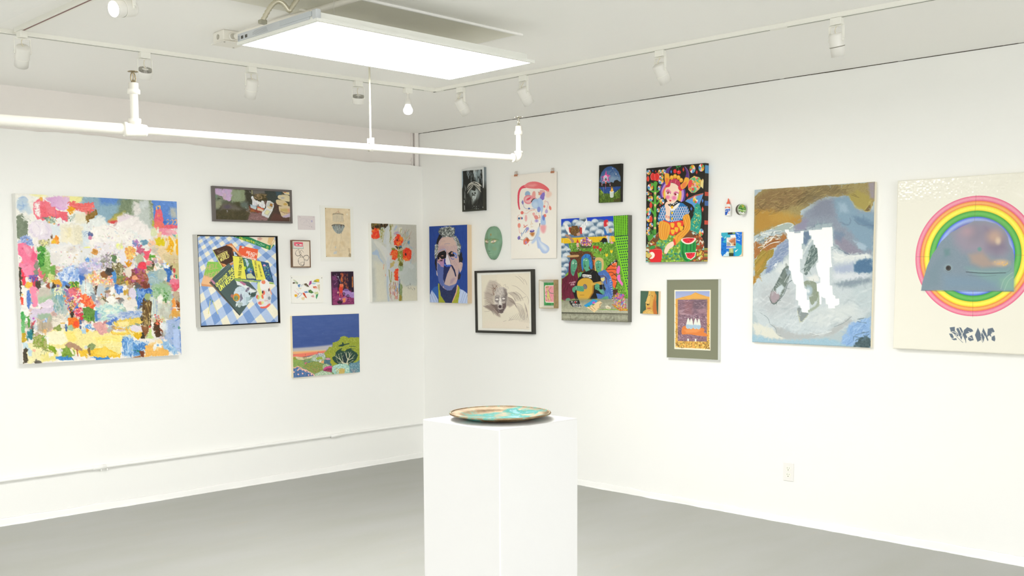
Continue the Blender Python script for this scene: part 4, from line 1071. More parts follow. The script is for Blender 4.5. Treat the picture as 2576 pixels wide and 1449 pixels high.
# tree trunk
P('#5a4228', '1062,890 1075,870 1090,895 1120,890 1140,920 1128,1000 1132,1100 1100,1110 1065,1090 1060,1000', j=5, br=.06)
SC('#c8b070 #8a6a34 #3f2c18 #e0cc90 #6a4f2a', '1065,910 1125,910 1128,1090 1068,1080', 120, (3, 6), kind='l', ang=(80, 100), ln=(20, 70), a=.8)
P('#3f3428', '1045,1015 1062,1010 1062,1100 1048,1085', j=4)
# centre flowers
P('#d2c0b0', '600,700 700,690 840,700 840,770 760,790 640,770', soft=8, j=8, a=.9)
SC('#f3df7a #f6b09a #f0ead8 #e88a7a #f4c860 #fdf4d8', '620,710 700,690 840,700 845,760 760,780 650,760', 150, (5, 10))
P('#3f3a38', '780,640 830,640 840,690 800,700 770,680', j=9, br=.06); P('#8a5a34', '720,680 770,660 800,700 750,720', j=8); P('#4f8ac8', '818,675 855,675 860,760 835,760', j=5, br=.05); P('#7a8a4a', '860,700 940,700 920,770 860,770', soft=6, j=8)
SC('#8a6a3a #b08a4a #6a5a3a', '860,720 940,710 930,770 870,770', 40, (5, 9))
P('#c9d8d8', '580,740 650,760 700,850 690,900 600,860 570,800', j=8, br=.03); P('#e6ece8', '600,760 650,790 650,850 600,850', soft=8, j=6); Ls('#b86a4a', 3, '613,730 612,840', a=.8)
P('#4a3a2a', '685,790 710,780 700,850 690,860', j=5); E('#bfcbd2', 735, 830, 34, 52, j=4, soft=5); P('#8a9aa8', '650,830 690,850 690,910 660,890', soft=6, j=6)
P('#4f80d0', '840,770 905,780 905,840 860,850', j=7, br=.06); P('#f4f2ec', '805,780 835,780 830,850 810,860', j=4); Ls('#a8c2ea', 6, '860,790 855,840|880,790 875,840', a=.7)
P('#e9e2da', '840,860 900,845 960,870 1010,880 1020,940 960,960 900,930 850,900', soft=6, j=8)
E('#dcd2e2', 985, 840, 30, 45, j=4); P('#c8a040', '905,820 945,812 948,845 915,855', j=6); E('#8a8a8a', 895, 895, 26, 20, j=7); E('#9a6a4a', 870, 880, 18, 8, j=4); E('#e0c088', 960, 880, 18, 14, j=5)
Ls('#6fae6a', 6, '1005,800 1022,850 1020,900', a=.7)
P('#f2f0e8', '760,880 830,860 860,900 830,930 770,930', j=8); P('#d8d0c0', '725,870 760,860 770,920 730,930', j=6); SC('#e8863a #4f8a5a #3a5a3a', '730,850 775,850 772,900 732,900', 14, (4, 9)); Ls('#5a4a30', 5, '769,830 770,905', a=.9)
# pink/red floral column
SC('#e85a70 #f0884a #c84a60 #f4b07a #8a5ab0 #f2d0a0 #5a6ac0', '445,820 570,800 580,880 560,1010 500,1010 450,940', 230, (4, 10), a=.9)
P('#e86a80', '480,800 520,790 540,850 500,870 480,850', j=8, a=.8); P('#8a5a9a', '455,830 480,820 480,880 455,870', j=7, a=.7)
SC('#4a3a1a #c8a850 #e8d890 #7a5a2a', '480,905 515,900 520,970 490,985', 60, (3, 6)); P('#3f2f24', '490,1000 520,980 520,1040 500,1050', j=6)
SC('#e04a60 #f07a8a #f8c0b8 #d23a54', '515,960 585,950 590,1040 530,1040', 90, (4, 9)); E('#3a6ac0', 545, 955, 12, 9)
P('#f0663a', '570,860 620,850 660,900 690,940 670,970 620,940 580,920', j=9, br=.07); SC('#f48a4a #ee4a3a #f4a070', '570,860 650,860 690,950 620,950', 70, (4, 9))
P('#5f8a3a', '585,960 640,945 690,980 680,1060 620,1065 600,1020', j=8, br=.06); SC('#6fae3a #3f6a2a', '590,1010 660,1010 660,1060 600,1060', 40, (4, 8))
P('#ee7a24', '475,1040 520,1030 570,1060 555,1120 510,1125 475,1100', j=7, br=.06); E('#f0502a', 535, 1085, 20, 24, soft=8)
P('#4f6a9a', '560,1040 582,1030 580,1100 572,1140 562,1120', j=4); P('#d8384a', '560,1010 590,1000 592,1050 570,1060', j=5)
P('#4f8a34', '475,765 530,750 560,760 550,800 490,800', j=8, br=.08); SC('#7fae3a #c8d84a #2f7a3a #e86a4a', '480,755 565,755 560,800 490,800', 50, (4, 7)); P('#2f2a26', '455,770 490,790 480,810 455,800', j=6); P('#3f3a30', '350,780 375,770 380,800 345,815', j=5); P('#7a6fa8', '375,770 400,775 395,810', j=5)
# river band
P('#a8d2d2', '690,950 760,930 900,920 920,970 880,1030 780,1060 700,1060', j=8, br=.03); P('#dfe6d8', '720,940 860,920 910,950 870,1010 760,1030', soft=10, j=8)
SC('#c6e6dc #f2f0e2 #8ac0c8 #e0ecd8', '700,940 900,925 910,990 740,1050', 110, (5, 12), kind='l', ang=(-40, 30), ln=(20, 50), a=.6)
P('#4f86c4', '684,985 702,975 708,1060 688,1060', j=4); P('#b3bcd2', '700,1000 740,1000 720,1080', soft=6)
P('#aebed6', '880,990 1050,970 1060,1020 960,1040 860,1040', soft=6, j=7); SC('#7f9ad0 #dfe4ee #5f86c8 #c8d0de', '780,1010 1050,975 1050,1030 800,1080', 120, (4, 8), kind='l', ang=(-25, 10), ln=(20, 60), a=.55)
P('#3f6cc4', '770,1080 850,1030 870,1045 800,1100', soft=5, j=6, a=.8)
# yellow field
P('#f3e49a', '310,1150 500,1120 760,1150 900,1140 1060,1100 1060,1180 900,1200 890,1340 560,1330 300,1260', j=10, br=.03)
P('#f7f1cc', '300,1160 450,1130 520,1200 430,1250 330,1250 300,1200', j=8); P('#f6e070', '440,1140 520,1150 540,1220 470,1230', soft=10, j=7, a=.8)
P('#f8e680', '680,1190 890,1170 890,1230 700,1240', soft=10, j=6, a=.8); Ls('#f2efc0', 4, '700,1230 800,1225 890,1235|720,1270 820,1262 890,1270|760,1200 840,1195', a=.7)
P('#e8c95a', '830,1060 1050,1030 1060,1080 960,1100 850,1110', j=6, br=.04); P('#f6e4a0', '860,1070 960,1060 950,1100 880,1105', soft=8); Ls('#e8b43a', 10, '830,1120 870,1120 960,1135 980,1150', a=.9); Ls('#f3d04a', 12, '815,1150 850,1160 960,1160', a=.9); Ls('#e6a02a', 5, '825,1130 815,1150 840,1170 970,1168', a=.7)
P('#e4dbe6', '960,1105 1010,1090 1065,1110 1060,1140 1000,1150 965,1130', j=5)
P('#e2b422', '975,1160 1060,1145 1065,1195 1010,1205', j=7, br=.06)
P('#e0a6a2', '670,1080 730,1065 790,1120 790,1160 730,1170 680,1130', j=7, br=.05)
SC('#5f9ad8 #b8d4ec', '605,1090 660,1085 665,1120 610,1125', 26, (4, 8)); E('#f0a830', 618, 1140, 18, 14, j=5); P('#b0cfe2', '575,1130 615,1130 610,1165 580,1160', j=5)
Ls('#4a6aa0', 14, '455,1095 458,1140'); P('#a8c4a0', '470,1100 505,1095 510,1140 475,1140', j=6); Ls('#e0b040', 8, '415,1082 445,1080')
# bottom left
P('#f1e9b4', '150,1240 300,1230 380,1320 370,1380 150,1400', j=6); P('#e6d878', '250,1330 390,1310 390,1370 260,1385', soft=8, j=5, a=.7)
P('#9aa84e', '200,1190 260,1170 310,1240 300,1300 240,1270 190,1240', j=9, br=.07); SC('#8a9a3a #b8b87a #6f8a34 #c8a890', '190,1170 300,1190 310,1300 200,1270', 110, (4, 9), kind='l', ang=(0, 180), ln=(10, 24), a=.6)
Ls('#5a6a3a', 2.5, '275,1290 250,1340|280,1290 285,1345|285,1290 305,1330|280,1290 255,1310|285,1288 318,1300', a=.8)
Ls('#5fa83a', 8, '270,1205 290,1180 300,1190 295,1200|268,1215 275,1245', a=.9)
P('#8aa82e', '310,1250 360,1270 382,1300 370,1320 320,1290', j=5, br=.05); P('#faf5e8', '300,1190 320,1190 318,1270 306,1270', j=2)
P('#c4b48a', '315,1300 360,1310 340,1330', j=3); P('#f0eee4', '315,1320 360,1315 355,1345 320,1345', j=3)
P('#f0b89a', '190,1285 215,1290 208,1310 192,1305', j=4, a=.9)
P('#c6dce4', '110,1235 150,1240 180,1300 185,1340 160,1345 150,1290 115,1260', j=4, br=.03); P('#4a4232', '115,1290 135,1260 148,1300 152,1395 118,1400', j=5, br=.06)
E('#6a6458', 232, 1393, 28, 15, j=2)
# bottom mid
P('#3f88cc', '372,1345 420,1340 500,1350 515,1375 440,1380 375,1370', j=4, br=.05); P('#3a84c8', '690,1352 800,1350 800,1370 690,1378', j=3, br=.04); P('#4a8ace', '640,1355 700,1348 700,1362', j=3)
P('#f3efe4', '390,1375 600,1372 600,1392 380,1396', j=3); P('#7fa03e', '420,1285 470,1270 515,1300 500,1350 430,1345 412,1320', j=7, br=.07)
P('#b49072', '440,1255 480,1232 540,1245 580,1280 580,1315 540,1300 500,1275 460,1275', j=5, br=.04); P('#f2ead0', '480,1280 500,1280 520,1330 505,1330', j=2); Ls('#b0522a', 8, '540,1290 548,1340'); P('#dcd8d0', '400,1290 430,1290 420,1330', j=4)
P('#f0c23a', '555,1300 640,1290 760,1270 890,1330 880,1350 700,1350 580,1345', j=9, br=.05); P('#f6d660', '690,1310 760,1260 800,1300 860,1330 700,1340', soft=8, j=6, a=.8)
P('#8fa06a', '620,1260 660,1235 690,1250 670,1290 640,1290', j=7, br=.06); P('#8a6a3c', '625,1280 650,1275 648,1330 630,1335', j=5); E('#d8d8d4', 610, 1270, 16, 12, j=4)
# bottom right
P('#5a94d2', '900,1190 960,1180 1000,1220 1100,1230 1120,1290 1060,1330 900,1340', j=7, br=.05)
SC('#3f78c0 #a8cbe8 #d4e4f0 #78aade', '905,1190 985,1190 985,1340 905,1340', 120, (3, 6), kind='l', ang=(80, 100), ln=(20, 60), a=.8); SC('#a8cbe8 #3f78c0 #d8e8f2', '990,1220 1110,1225 1110,1300 1000,1310', 90, (3, 6), kind='l', ang=(0, 180), ln=(12, 30), a=.8)
Ls('#1f7a6a', 5, '1030,1300 970,1290|1030,1300 985,1320|1030,1300 1000,1270|1030,1300 1045,1340|1030,1300 1060,1285', tp=1); P('#7a3f24', '1035,1300 1075,1295 1075,1345 1045,1345', j=4); P('#a0734c', '985,1345 1040,1335 1050,1352 985,1358', j=3)
P('#f0b860', '1080,1260 1170,1220 1260,1260 1270,1330 1080,1345', j=7, br=.04); P('#f4d79a', '1100,1240 1200,1200 1240,1230 1180,1300', soft=8, j=6, a=.8)
P('#f1efe6', '1148,1290 1150,1250 1180,1230 1220,1245 1210,1270 1185,1265 1160,1290', j=4); E('#8ab4dc', 1183, 1252, 9)
P('#9cc2e2', '1220,1220 1290,1225 1350,1260 1352,1300 1320,1330 1280,1290 1230,1280', j=6, br=.04); SC('#5f9ad4 #e2ecf2 #a8c8e4', '1220,1220 1340,1230 1345,1320 1280,1320', 60, (3, 6), kind='l', ang=(0, 180), ln=(12, 30), a=.8)
P('#a4b8dc', '1250,1060 1360,1020 1368,1330 1330,1260 1240,1200', j=6, br=.03); P('#b3c8ee', '1305,1130 1350,1110 1358,1300 1310,1260', soft=6); Ls('#4f80d0', 7, '1300,1180 1302,1260|1362,1150 1368,1330|1320,1060 1360,1035', a=.8)
P('#6f9a8a', '1290,1090 1330,1080 1300,1085', j=2); E('#4a8a7a', 1310, 1100, 10, 5); E('#5a9a86', 1352, 1112, 8, 12)
P('#d2cf9a', '1150,1040 1240,1030 1240,1060 1160,1080', soft=8, a=.8); P('#c6da8a', '1110,1125 1130,1118 1140,1180 1165,1205 1080,1195 1110,1180', j=4)
P('#4f3620', '1150,1080 1175,1060 1200,1080 1205,1180 1170,1195 1155,1160', j=5, br=.05); SC('#e8704a #d84a3a #f08a6a', '1160,1010 1220,1010 1225,1090 1160,1090', 26, (4, 8)); SC('#7a3a24', '1140,1070 1230,1060 1240,1180 1150,1180', 10, (4, 7))
P('#8a5a34', '1065,1110 1110,1105 1100,1180 1060,1190', j=7, br=.06); E('#d8443a', 1120, 1105, 8); P('#8a857a', '1210,1150 1240,1150 1240,1185 1215,1185', j=4); P('#3f3a2c', '1055,1150 1075,1150 1080,1200 1050,1200', j=4)
P('#dfe8ee', '1215,1070 1260,1080 1260,1160 1225,1170', soft=8, j=6, a=.8)
Ls('#8a6a2a', 5, '165,1010 185,1005|170,1020 160,1030') 
A.brush(900, (22, 60), (6, 14), a=.75)
SC('#d98a9a #8fa8d8 #c8b070 #a8c0a0 #e8c080 #f4e8e0 #b898c0', '330,480 700,460 900,560 820,680 400,640', 90, (3, 7), kind='l', ln=(8, 22), a=.5)
SC('#c8a0b8 #f2e4b0 #9ab8d0 #e0b0a0 #b8c8a8', '620,300 1050,360 1020,560 700,520', 80, (3, 6), kind='l', ln=(8, 20), a=.4)
A.brush(3000, (8, 24), (2.5, 6), var=.07, a=.8)
A.grain(.012)
# palette-knife relief
A.relief = (vnoise(A.fy, A.fx, 6, 9, A.rs) + .6 * vnoise(A.fy, A.fx, 2.5, 3, A.rs)) * .0004
canvas('painting', 'abstract', A, 'large square abstract painting crowded with pink, white, blue and yellow patches', side='#e9e9e4')
# ---- paperbacks on a gingham cloth, in a black and white floater frame
A = start('books', region=[(98,80),(1195,90),(1240,1280),(138,1338)], bg='#f4efda', seed=2, K=1.5)
P, E, L, SC, Ls, TX = A.P, A.E, A.L, A.SC, A.Ls, A.TX
# gingham in perspective: two families of bands
def quadpt(q, u, v):
    Hq = homog(SQ, q); return hap(Hq, u, v)
GQ = homog(SQ, [(-150, 190), (660, -330), (1980, 470), (310, 2060)])
GI = np.linalg.inv(GQ); u, v = hap(GI, A.X, A.Y)
N1, N2 = 20, 20
bu = (np.floor(u * N1) % 2 == 0); bv = (np.floor(v * N2) % 2 == 0)
A.c[bu | bv] = hx('#b4c9ea'); A.c[bu & bv] = hx('#7d9fd6')
A.c += (A.fine * .012 + A.n2[0] * .012)[..., None]
# open book at the top
P('#2f8a58', '600,85 850,85 1185,200 1118,272', j=1); P('#f2e0c0', '820,88 1190,90 1130,205 1100,200', j=0); P('#e8c48a', '1100,95 1190,92 1130,205 1085,170')
P('#f4ece0', '830,88 980,88 940,140', j=0); P('#e8b8a4', '940,100 985,92 1020,110 990,140 945,135', j=2); E('#b9a090', 980, 108, 22, 16, a=.5)
P('#e8cf9a', '1135,200 1195,110 1196,130 1128,268')
TX('#cfd84a', 'Objects', 695, 118, 31, 9, 2, -30, 8)
TX('#e0e4a0', 'r', 640, 100, 20, 5, 2, -22, 5)
SC('#a8d4b8 #c8e4d0', '905,150 1050,195 1045,228 900,185', 60, (2, 4), kind='l', ang=(12, 22), ln=(8, 18), a=.7)
E('#c8d85a', 1085, 232, 18, 22, a=.6)
# orange book
P('#f0653f', '700,210 955,262 935,420 700,360 672,310', j=1); Ls('#f4cf8a', 3, '700,210 690,232|955,262 935,420', sm=0); E('#d8d8c8', 742, 234, 20, 12)
TX('#fbe8dc', 'REACH', 790, 318, 29, 6, 8, -30, 7); TX('#fbe8dc', 'FOR', 818, 355, 29, 7, 8, -30, 7); TX('#fbe8dc', 'TOMORROW', 700, 375, 28, 6, 8, -30, 7)
# hidden world
P('#4a3226', '318,278 582,180 728,358 540,470 455,520', j=1); P('#c8d27a', '318,278 330,280 465,520 450,535', j=0)
P('#e8905a', '500,200 582,182 735,360 690,360 640,300 600,290 600,240', soft=10, j=4); P('#f8cfa0', '540,205 600,215 690,340 640,300 610,260', soft=8); P('#d4e6f4', '610,290 630,300 665,358 618,355', j=2); E('#4a6a9a', 640, 320, 10, 22, rot=-25)
P('#e88a4a', '430,452 520,480 600,440 610,470 550,500 470,510', soft=6, j=5, a=.9); P('#f8d0a0', '440,460 520,488 590,455 520,500', soft=5, j=3)
P('#2f2018', '560,300 620,330 600,400 560,400', soft=12, a=.6); L('#c86a3a', 5, '570,190 600,260 590,330 600,380', soft=6, a=.7)
Ls('#c8a888', 2.5, '350,290 380,285|385,318 450,295|400,308 420,322', a=.7); SC('#e8d8c0', '380,280 520,250 520,275 400,320', 16, (2, 3), kind='l', ang=(-30, 0), ln=(6, 14), a=.7)
TX('#f2e88a', 'HIDDEN', 398, 390, 22.5, -10.5, -10, -44, 7.5); TX('#f2e88a', 'WORLD', 432, 435, 25, -13, -10, -44, 7.5)
# green and cream book, far left
P('#e9b98a', '250,437 410,440 440,520 345,790 160,745', j=2); P('#8fc95a', '250,437 400,440 450,530 350,670 200,625', j=4, br=.03); P('#f0c090', '190,640 350,670 340,770 165,745', j=2); P('#e0a070', '160,745 345,775 345,792 165,778')
TX('#d8b08a', 'HELL', 235, 555, 42, -8, 10, -64, 9, a=.85); TX('#d8b08a', 'CAN', 300, 655, 45, -12, 10, -64, 9, a=.85); TX('#d8b08a', 'HE', 222, 650, 42, 8, 10, -60, 9, a=.85)
# outside the universe
P('#4f6261', '545,455 610,530 640,700 830,720 945,850 695,1192 285,700', j=1); P('#c58aa0', '283,700 310,680 360,735 335,765', j=1); P('#6a5a52', '283,715 700,1190 692,1192 270,730', j=1)
Ls('#c8b890', 2.5, '300,760 690,1180|320,770 660,1130', a=.7, j=3); P('#3a4646', '285,715 300,712 700,1180 692,1192')
Ls('#9aaaa8', 2.5, '355,690 420,640 500,560 560,500|480,500 580,490|500,520 570,478', a=.8)
TX('#eef06a', 'OUTSIDE', 375, 790, 23, -22, -14, -44, 9); TX('#eef06a', 'THE', 553, 618, 22, -22, -14, -44, 9); TX('#eef06a', 'UNIVERSE', 425, 845, 27, -25, -22, -60, 11)
# rocket art on it
P('#cfe0ea', '620,850 660,790 760,770 850,800 870,850 800,1040 740,1060 640,1000 615,900', j=4); P('#e8eef0', '640,700 700,720 945,850 860,870 740,780 660,760', j=2); P('#c07a9c', '700,700 790,750 760,770 700,730', j=2)
P('#7a7288', '770,850 800,800 835,790 830,830 790,860', j=2); P('#7a7288', '700,900 720,880 740,960 700,1000', j=3); Ls('#5f5f6a', 5, '840,800 930,850|800,860 880,930|870,870 935,885', a=.8); P('#40484a', '820,870 840,865 845,900 825,905'); P('#40564f', '850,880 930,890 900,930 845,905', j=2)
P('#a8c4cc', '780,930 900,930 830,1010 790,1050', soft=4, a=.8); P('#e6eef2', '800,1000 880,940 860,1010', j=2); Ls('#7f9aa8', 2.5, '660,860 760,830 840,830|650,900 700,990|760,880 770,1040|620,1060 700,960', a=.7)
SC('#e8eff4 #b8ccd8 #8fa8b4', '640,800 850,800 800,1040 660,980', 40, (3, 5), kind='l', ang=(30, 120), ln=(16, 40), a=.6)
E('#e0993a', 648, 935, 50, 55); E('#6f8a5a', 645, 945, 30, 36); Ls('#c8d0a0', 4, '625,930 660,920 650,960 670,970|630,960 650,975', a=.9); E('#c87a6a', 590, 915, 20, 24, a=.8); P('#b8c8c8', '670,1010 700,990 745,1020 700,1080 670,1070', j=3); Ls('#4a5a5a', 3, '690,1020 720,1030|700,1045 715,1055'); P('#dfe8ea', '640,1030 660,1000 670,1040 640,1070')
# double book, yellow bands
P('#2e4468', '600,355 1100,450 1175,725 1040,700 625,680', j=1); P('#eee85e', '600,355 735,372 790,680 625,668', j=0); P('#eee85e', '860,405 990,432 1065,690 930,690', j=0)
P('#93b85a', '620,672 1172,728 1175,750 950,725 635,705', j=1)
TX('#3f4a28', 'A PAIR FROM SPACE', 712, 668, 1.5, -17.5, -40, -3, 5); TX('#6a6a3a', 'GIANTS IN THE EARTH', 945, 655, -1, -11.8, -22, -6, 3.2); TX('#6a6a3a', 'THE NAVIGATORS', 1015, 650, -3, -12.5, -22, -6, 3.2); TX('#dfe8c0', 'A PAIR FROM SP', 715, 698, 16, 2.5, 0, -12, 3)
P('#4f8a5a', '740,380 855,405 900,560 790,590', j=5, br=.05, a=.8); P('#b8d4e4', '760,400 790,395 830,460 800,520 790,460', j=4); E('#3f70b4', 838, 560, 38, 42); E('#7fb0e0', 825, 548, 20, 22, soft=4); E('#c8a090', 850, 572, 13, 14); P('#c8d0a4', '790,610 860,595 920,670 800,672', j=4); SC('#8fc060 #2a4a7a #d8e4e8 #5f9a8a', '745,385 860,410 900,560 800,600', 50, (3, 7), a=.8)
Ls('#d8dca0', 3, '800,620 900,665|830,610 850,670', a=.7); E('#c8e03a', 768, 525, 16, 24)
P('#345a88', '1000,440 1100,455 1165,715 1070,690', j=1); SC('#8fc040 #5fa0c8 #c8e070 #2a3f60 #6ac0b0', '1020,480 1100,480 1150,700 1075,690', 70, (3, 8), a=.85); E('#e0a8c8', 1042, 488, 18, 14, j=3)
# matches
Ls('#e8e08a', 9, '285,975 258,1165|318,990 390,1168', sm=0); E('#6a9a6a', 286, 970, 8, 12); E('#6a9a6a', 316, 990, 8, 12)
# toy dog
E('#f1efec', 1045, 770, 72, 92, rot=-6); E('#efedea', 1050, 900, 78, 70); P('#e6e4e4', '970,830 1120,840 1140,900 1110,1060 1010,1080 950,1030 930,930', sm=1)
P('#e4ee9a', '945,740 975,720 985,800 1020,900 1030,950 1000,950 965,880 945,820', sm=1); P('#f07a60', '1000,900 1025,905 1030,950 1008,945', sm=1); E('#f08a6a', 1030, 720, 28, 32, j=4); E('#e8dc6a', 1020, 690, 22, 10)
E('#ee7a68', 1030, 870, 22, 32); E('#4a3a3e', 1018, 860, 11, 20); E('#58626a', 1110, 945, 20, 24); E('#5a4a52', 1105, 830, 10, 22); P('#f4a88a', '1110,790 1140,860 1150,900 1125,870', sm=1)
E('#ee6f5a', 948, 930, 22, 30, rot=-15); P('#c8d07a', '955,900 975,930 965,960 945,955', sm=1); E('#f0806a', 985, 1015, 32, 24); E('#dce89a', 1015, 1010, 20, 22, a=.8); P('#ef6a58', '985,1065 1050,1060 1110,1020 1122,1040 1070,1085 1000,1088', sm=1, j=2)
Ls('#a8a4a8', 3, '1060,840 1080,930 1050,970|1040,970 1090,965|1070,850 1100,900', a=.6); P('#c9cdd4', '1080,900 1130,880 1140,960 1100,1040 1080,980', soft=14, a=.5); Ls('#d84a3a', 4, '1045,985 1090,980')
A.grain(.006)
w = WORKS['books']; W, H, T = w[3], w[4], w[6]
root = hang('framed_painting', 'books', 'square framed painting of science fiction paperbacks on blue gingham cloth', 'painting')
x0, x1, y0, y1 = rect_of(A, W, H)
paint_mesh('picture', A, W, H, T - .012, art_mat('smooth_paint', .45), '#efe9d8', .02, root)
frame(root, W, H, -W / 2 + .0035, W / 2 - .0035, -H / 2 + .0035, H / 2 - .0035, 0, T, mat('silver_white_frame', '#c9c8c2', .35))
MB().box(-W / 2 + .003, W / 2 - .003, -H / 2 + .003, H / 2 - .003, .002, T - .034).build('backing_board', mat('black_liner', '#11100e', .6), root)
o_ = mat('black_liner', '#11100e', .6)
mb = MB(); a, b = W / 2 - .0035, H / 2 - .0035
for q in ((-a, -a + .004, -b, b), (a - .004, a, -b, b), (-a, a, -b, -b + .004), (-a, a, b - .004, b)): mb.box(q[0], q[1], q[2], q[3], .004, T - .0006)
mb.build('black_liner', o_, root)

# ---- dark long landscape-format still life
A = start('still', region=[(235,215),(2350,300),(2372,1150),(258,1085)], bg='#4c4838', seed=3, K=1.5)
P, E, L, SC, Ls = A.P, A.E, A.L, A.SC, A.Ls
P('#5f6352', '230,210 1280,240 1260,800 1100,800 700,620 260,760', j=30, soft=40, br=.03)
P('#cfb2d6', '235,215 770,235 700,540 640,580 470,550 470,440 250,410', j=16, br=.04); P('#dcb8c4', '470,380 560,370 560,560 470,540', soft=30, a=.7); SC('#b9a8d0 #e4cbe6 #c8a0c8 #a8b0b8', '240,220 760,235 690,550 480,540 470,420 250,400', 60, (10, 26), kind='l', ang=(60, 110), ln=(40, 120), a=.3)
P('#8f9a7a', '740,240 1100,250 1080,560 940,620 720,600 700,520', j=20, soft=24, br=.03); P('#9aa68c', '760,300 980,270 960,560 760,560', soft=50, a=.6)
P('#7c8570', '250,400 460,450 460,640 360,800 260,820', j=20, soft=20, br=.04); P('#a3a384', '260,580 400,560 440,680 360,780 270,760', soft=34, a=.7, j=10); E('#4c5240', 360, 510, 48, 28, j=8); P('#6f9080', '260,400 320,410 290,500 250,500', soft=18, a=.6)
P('#6a6358', '460,660 700,640 1000,800 900,900 640,860 400,860', soft=50, j=20); E('#5a5060', 600, 740, 90, 50, soft=50); P('#7a7468', '640,800 900,780 1000,860 700,870', soft=40, a=.6)
P('#4a442e', '260,880 500,820 1000,830 1280,900 1100,1120 260,1085', j=20, soft=40, br=.02); SC('#5f5436 #3f3d26 #565034 #6a5f48', '260,860 1250,860 1150,1110 260,1080', 120, (8, 20), kind='l', ang=(-60, 10), ln=(60, 170), a=.35)
P('#3f3d30', '1090,240 1280,240 1280,600 1240,780 1150,700 1110,480', j=16, soft=24, br=.03); P('#47442a', '860,580 960,590 960,780 840,680 770,640', j=20, soft=16, a=.8); Ls('#c8c0c4', 14, '1180,235 1215,280 1245,340', a=.8, soft=8); P('#b8b48a', '1270,250 1310,260 1310,380 1275,380', soft=12, a=.8)
P('#6a7a78', '960,620 1180,600 1180,740 1000,740', soft=50, a=.6); SC('#8a94a8 #a88a84 #9ab0b0', '1080,740 1300,790 1300,950 1140,900', 26, (8, 16), a=.7); E('#a8a8b0', 590, 860, 16, 26, soft=12)
# right half
P('#6f6a66', '1310,260 1700,270 1640,360 1330,400', soft=26, j=10); P('#3d4440', '1640,280 2100,290 2140,420 2000,560 1900,640 1720,560 1690,440', soft=24, j=12, br=.02); P('#425a66', '1950,290 2130,295 2120,400 1980,420', soft=30, a=.8)
P('#4a4228', '1300,400 1700,380 1700,540 1500,560 1330,520', j=22, soft=14, br=.05); SC('#8a7450 #a89070 #5f5230 #3f3a22 #b89a7a', '1370,370 1700,370 1690,480 1480,520 1350,480', 110, (10, 20), kind='l', ang=(-60, 80), ln=(24, 60), a=.7)
P('#8a4434', '1180,700 1560,850 1560,930 1260,860', j=14, soft=14, br=.04); P('#b06a34', '1230,800 1340,800 1360,880 1250,880', soft=20, j=10, a=.8); P('#8a6a68', '1250,900 1560,900 1740,1060 1700,1130 1150,1120', j=16, soft=30, br=.04); SC('#a88080 #9a6f70 #6f5a54 #b89494', '1260,920 1740,1050 1690,1130 1180,1110', 70, (8, 18), kind='l', ang=(-70, 30), ln=(40, 100), a=.4)
P('#4f3c34', '1880,640 2060,560 2100,900 2150,1140 1760,1140 1800,1000 1900,800', j=16, soft=30, br=.03); P('#6a4238', '1900,900 2350,1020 2360,1150 1780,1140', soft=40, a=.6, j=14); P('#7a5a58', '1640,560 1700,570 1680,720 1640,740', soft=18, a=.8)
# tissues
P('#e2e4e6', '1280,440 1310,430 1340,500 1400,560 1450,560 1480,640 1420,700 1300,690 1290,560 1262,500', j=8, br=.03); P('#eceded', '1440,570 1540,600 1560,550 1620,560 1660,690 1640,770 1560,760 1480,680', j=8, br=.03); SC('#cfd4e2 #f6f5f2 #d8c8d4 #e0d8b8', '1290,480 1440,600 1640,620 1600,740 1320,680', 60, (7, 14), kind='l', ang=(40, 110), ln=(40, 90), a=.6)
P('#c3d0d4', '1240,665 1420,720 1395,812 1240,752', j=4); P('#a8bcd0', '1240,665 1420,715 1418,740 1236,690', j=4); P('#e0c8ac', '1440,720 1620,790 1590,868 1430,818', j=4); P('#e06a4a', '1440,718 1620,785 1606,815 1436,748', j=4); P('#f0d8c8', '1480,760 1560,790 1555,810 1478,778', a=.8, j=3)
# box with lid
P('#e6e6e6', '1715,558 1800,560 1905,635 1898,720 1850,860 1745,1045 1555,960 1570,880 1680,760 1690,640', j=4); P('#c8cac4', '1730,590 1820,580 1880,640 1860,790 1790,780 1700,720', j=3); P('#e4d2a8', '1720,700 1860,770 1790,790 1715,750', j=4); P('#b07a3a', '1800,630 1870,650 1860,735 1785,700', j=3); P('#7a5a30', '1785,690 1860,715 1858,735 1785,710'); P('#ccc8b4', '1690,800 1830,850 1740,980 1620,920', j=4, br=.03); P('#e3dfb0', '1700,820 1790,850 1720,940 1640,910', j=4); Ls('#8a8f98', 5, '1590,880 1680,790 1840,840 1745,990 1570,930|1560,950 1740,1020|1700,720 1760,700', a=.5)
Ls('#8a7a70', 8, '1560,975 1740,1060', a=.6)
# bowls
P('#dccfa8', '2010,440 2050,400 2180,385 2340,420 2355,560 2250,570 2120,530 2030,490', sm=1, j=4); Ls('#b8a888', 7, '2060,440 2120,410 2240,415 2330,480', a=.7); E('#b4b0b0', 2150, 475, 50, 26, soft=20); P('#d8c39a', '1960,545 2050,525 2200,560 2290,630 2290,710 2150,700 2000,660', sm=1, j=4); E('#c8a050', 2225, 650, 50, 30, soft=20)
P('#d8c4a0', '2035,730 2100,705 2250,700 2360,730 2360,930 2300,1010 2140,1005 2080,900', sm=1, j=4); P('#c8b070', '2080,770 2250,770 2350,850 2250,880 2100,850', soft=30, j=8); P('#e0a07a', '2280,770 2360,780 2360,870 2290,860', soft=16, a=.8); Ls('#8a5a4a', 12, '2080,840 2180,890 2280,900 2360,885', a=.9); P('#c3b2c8', '2140,990 2300,920 2360,900 2360,1000 2250,1030 2160,1020', soft=12, j=5)
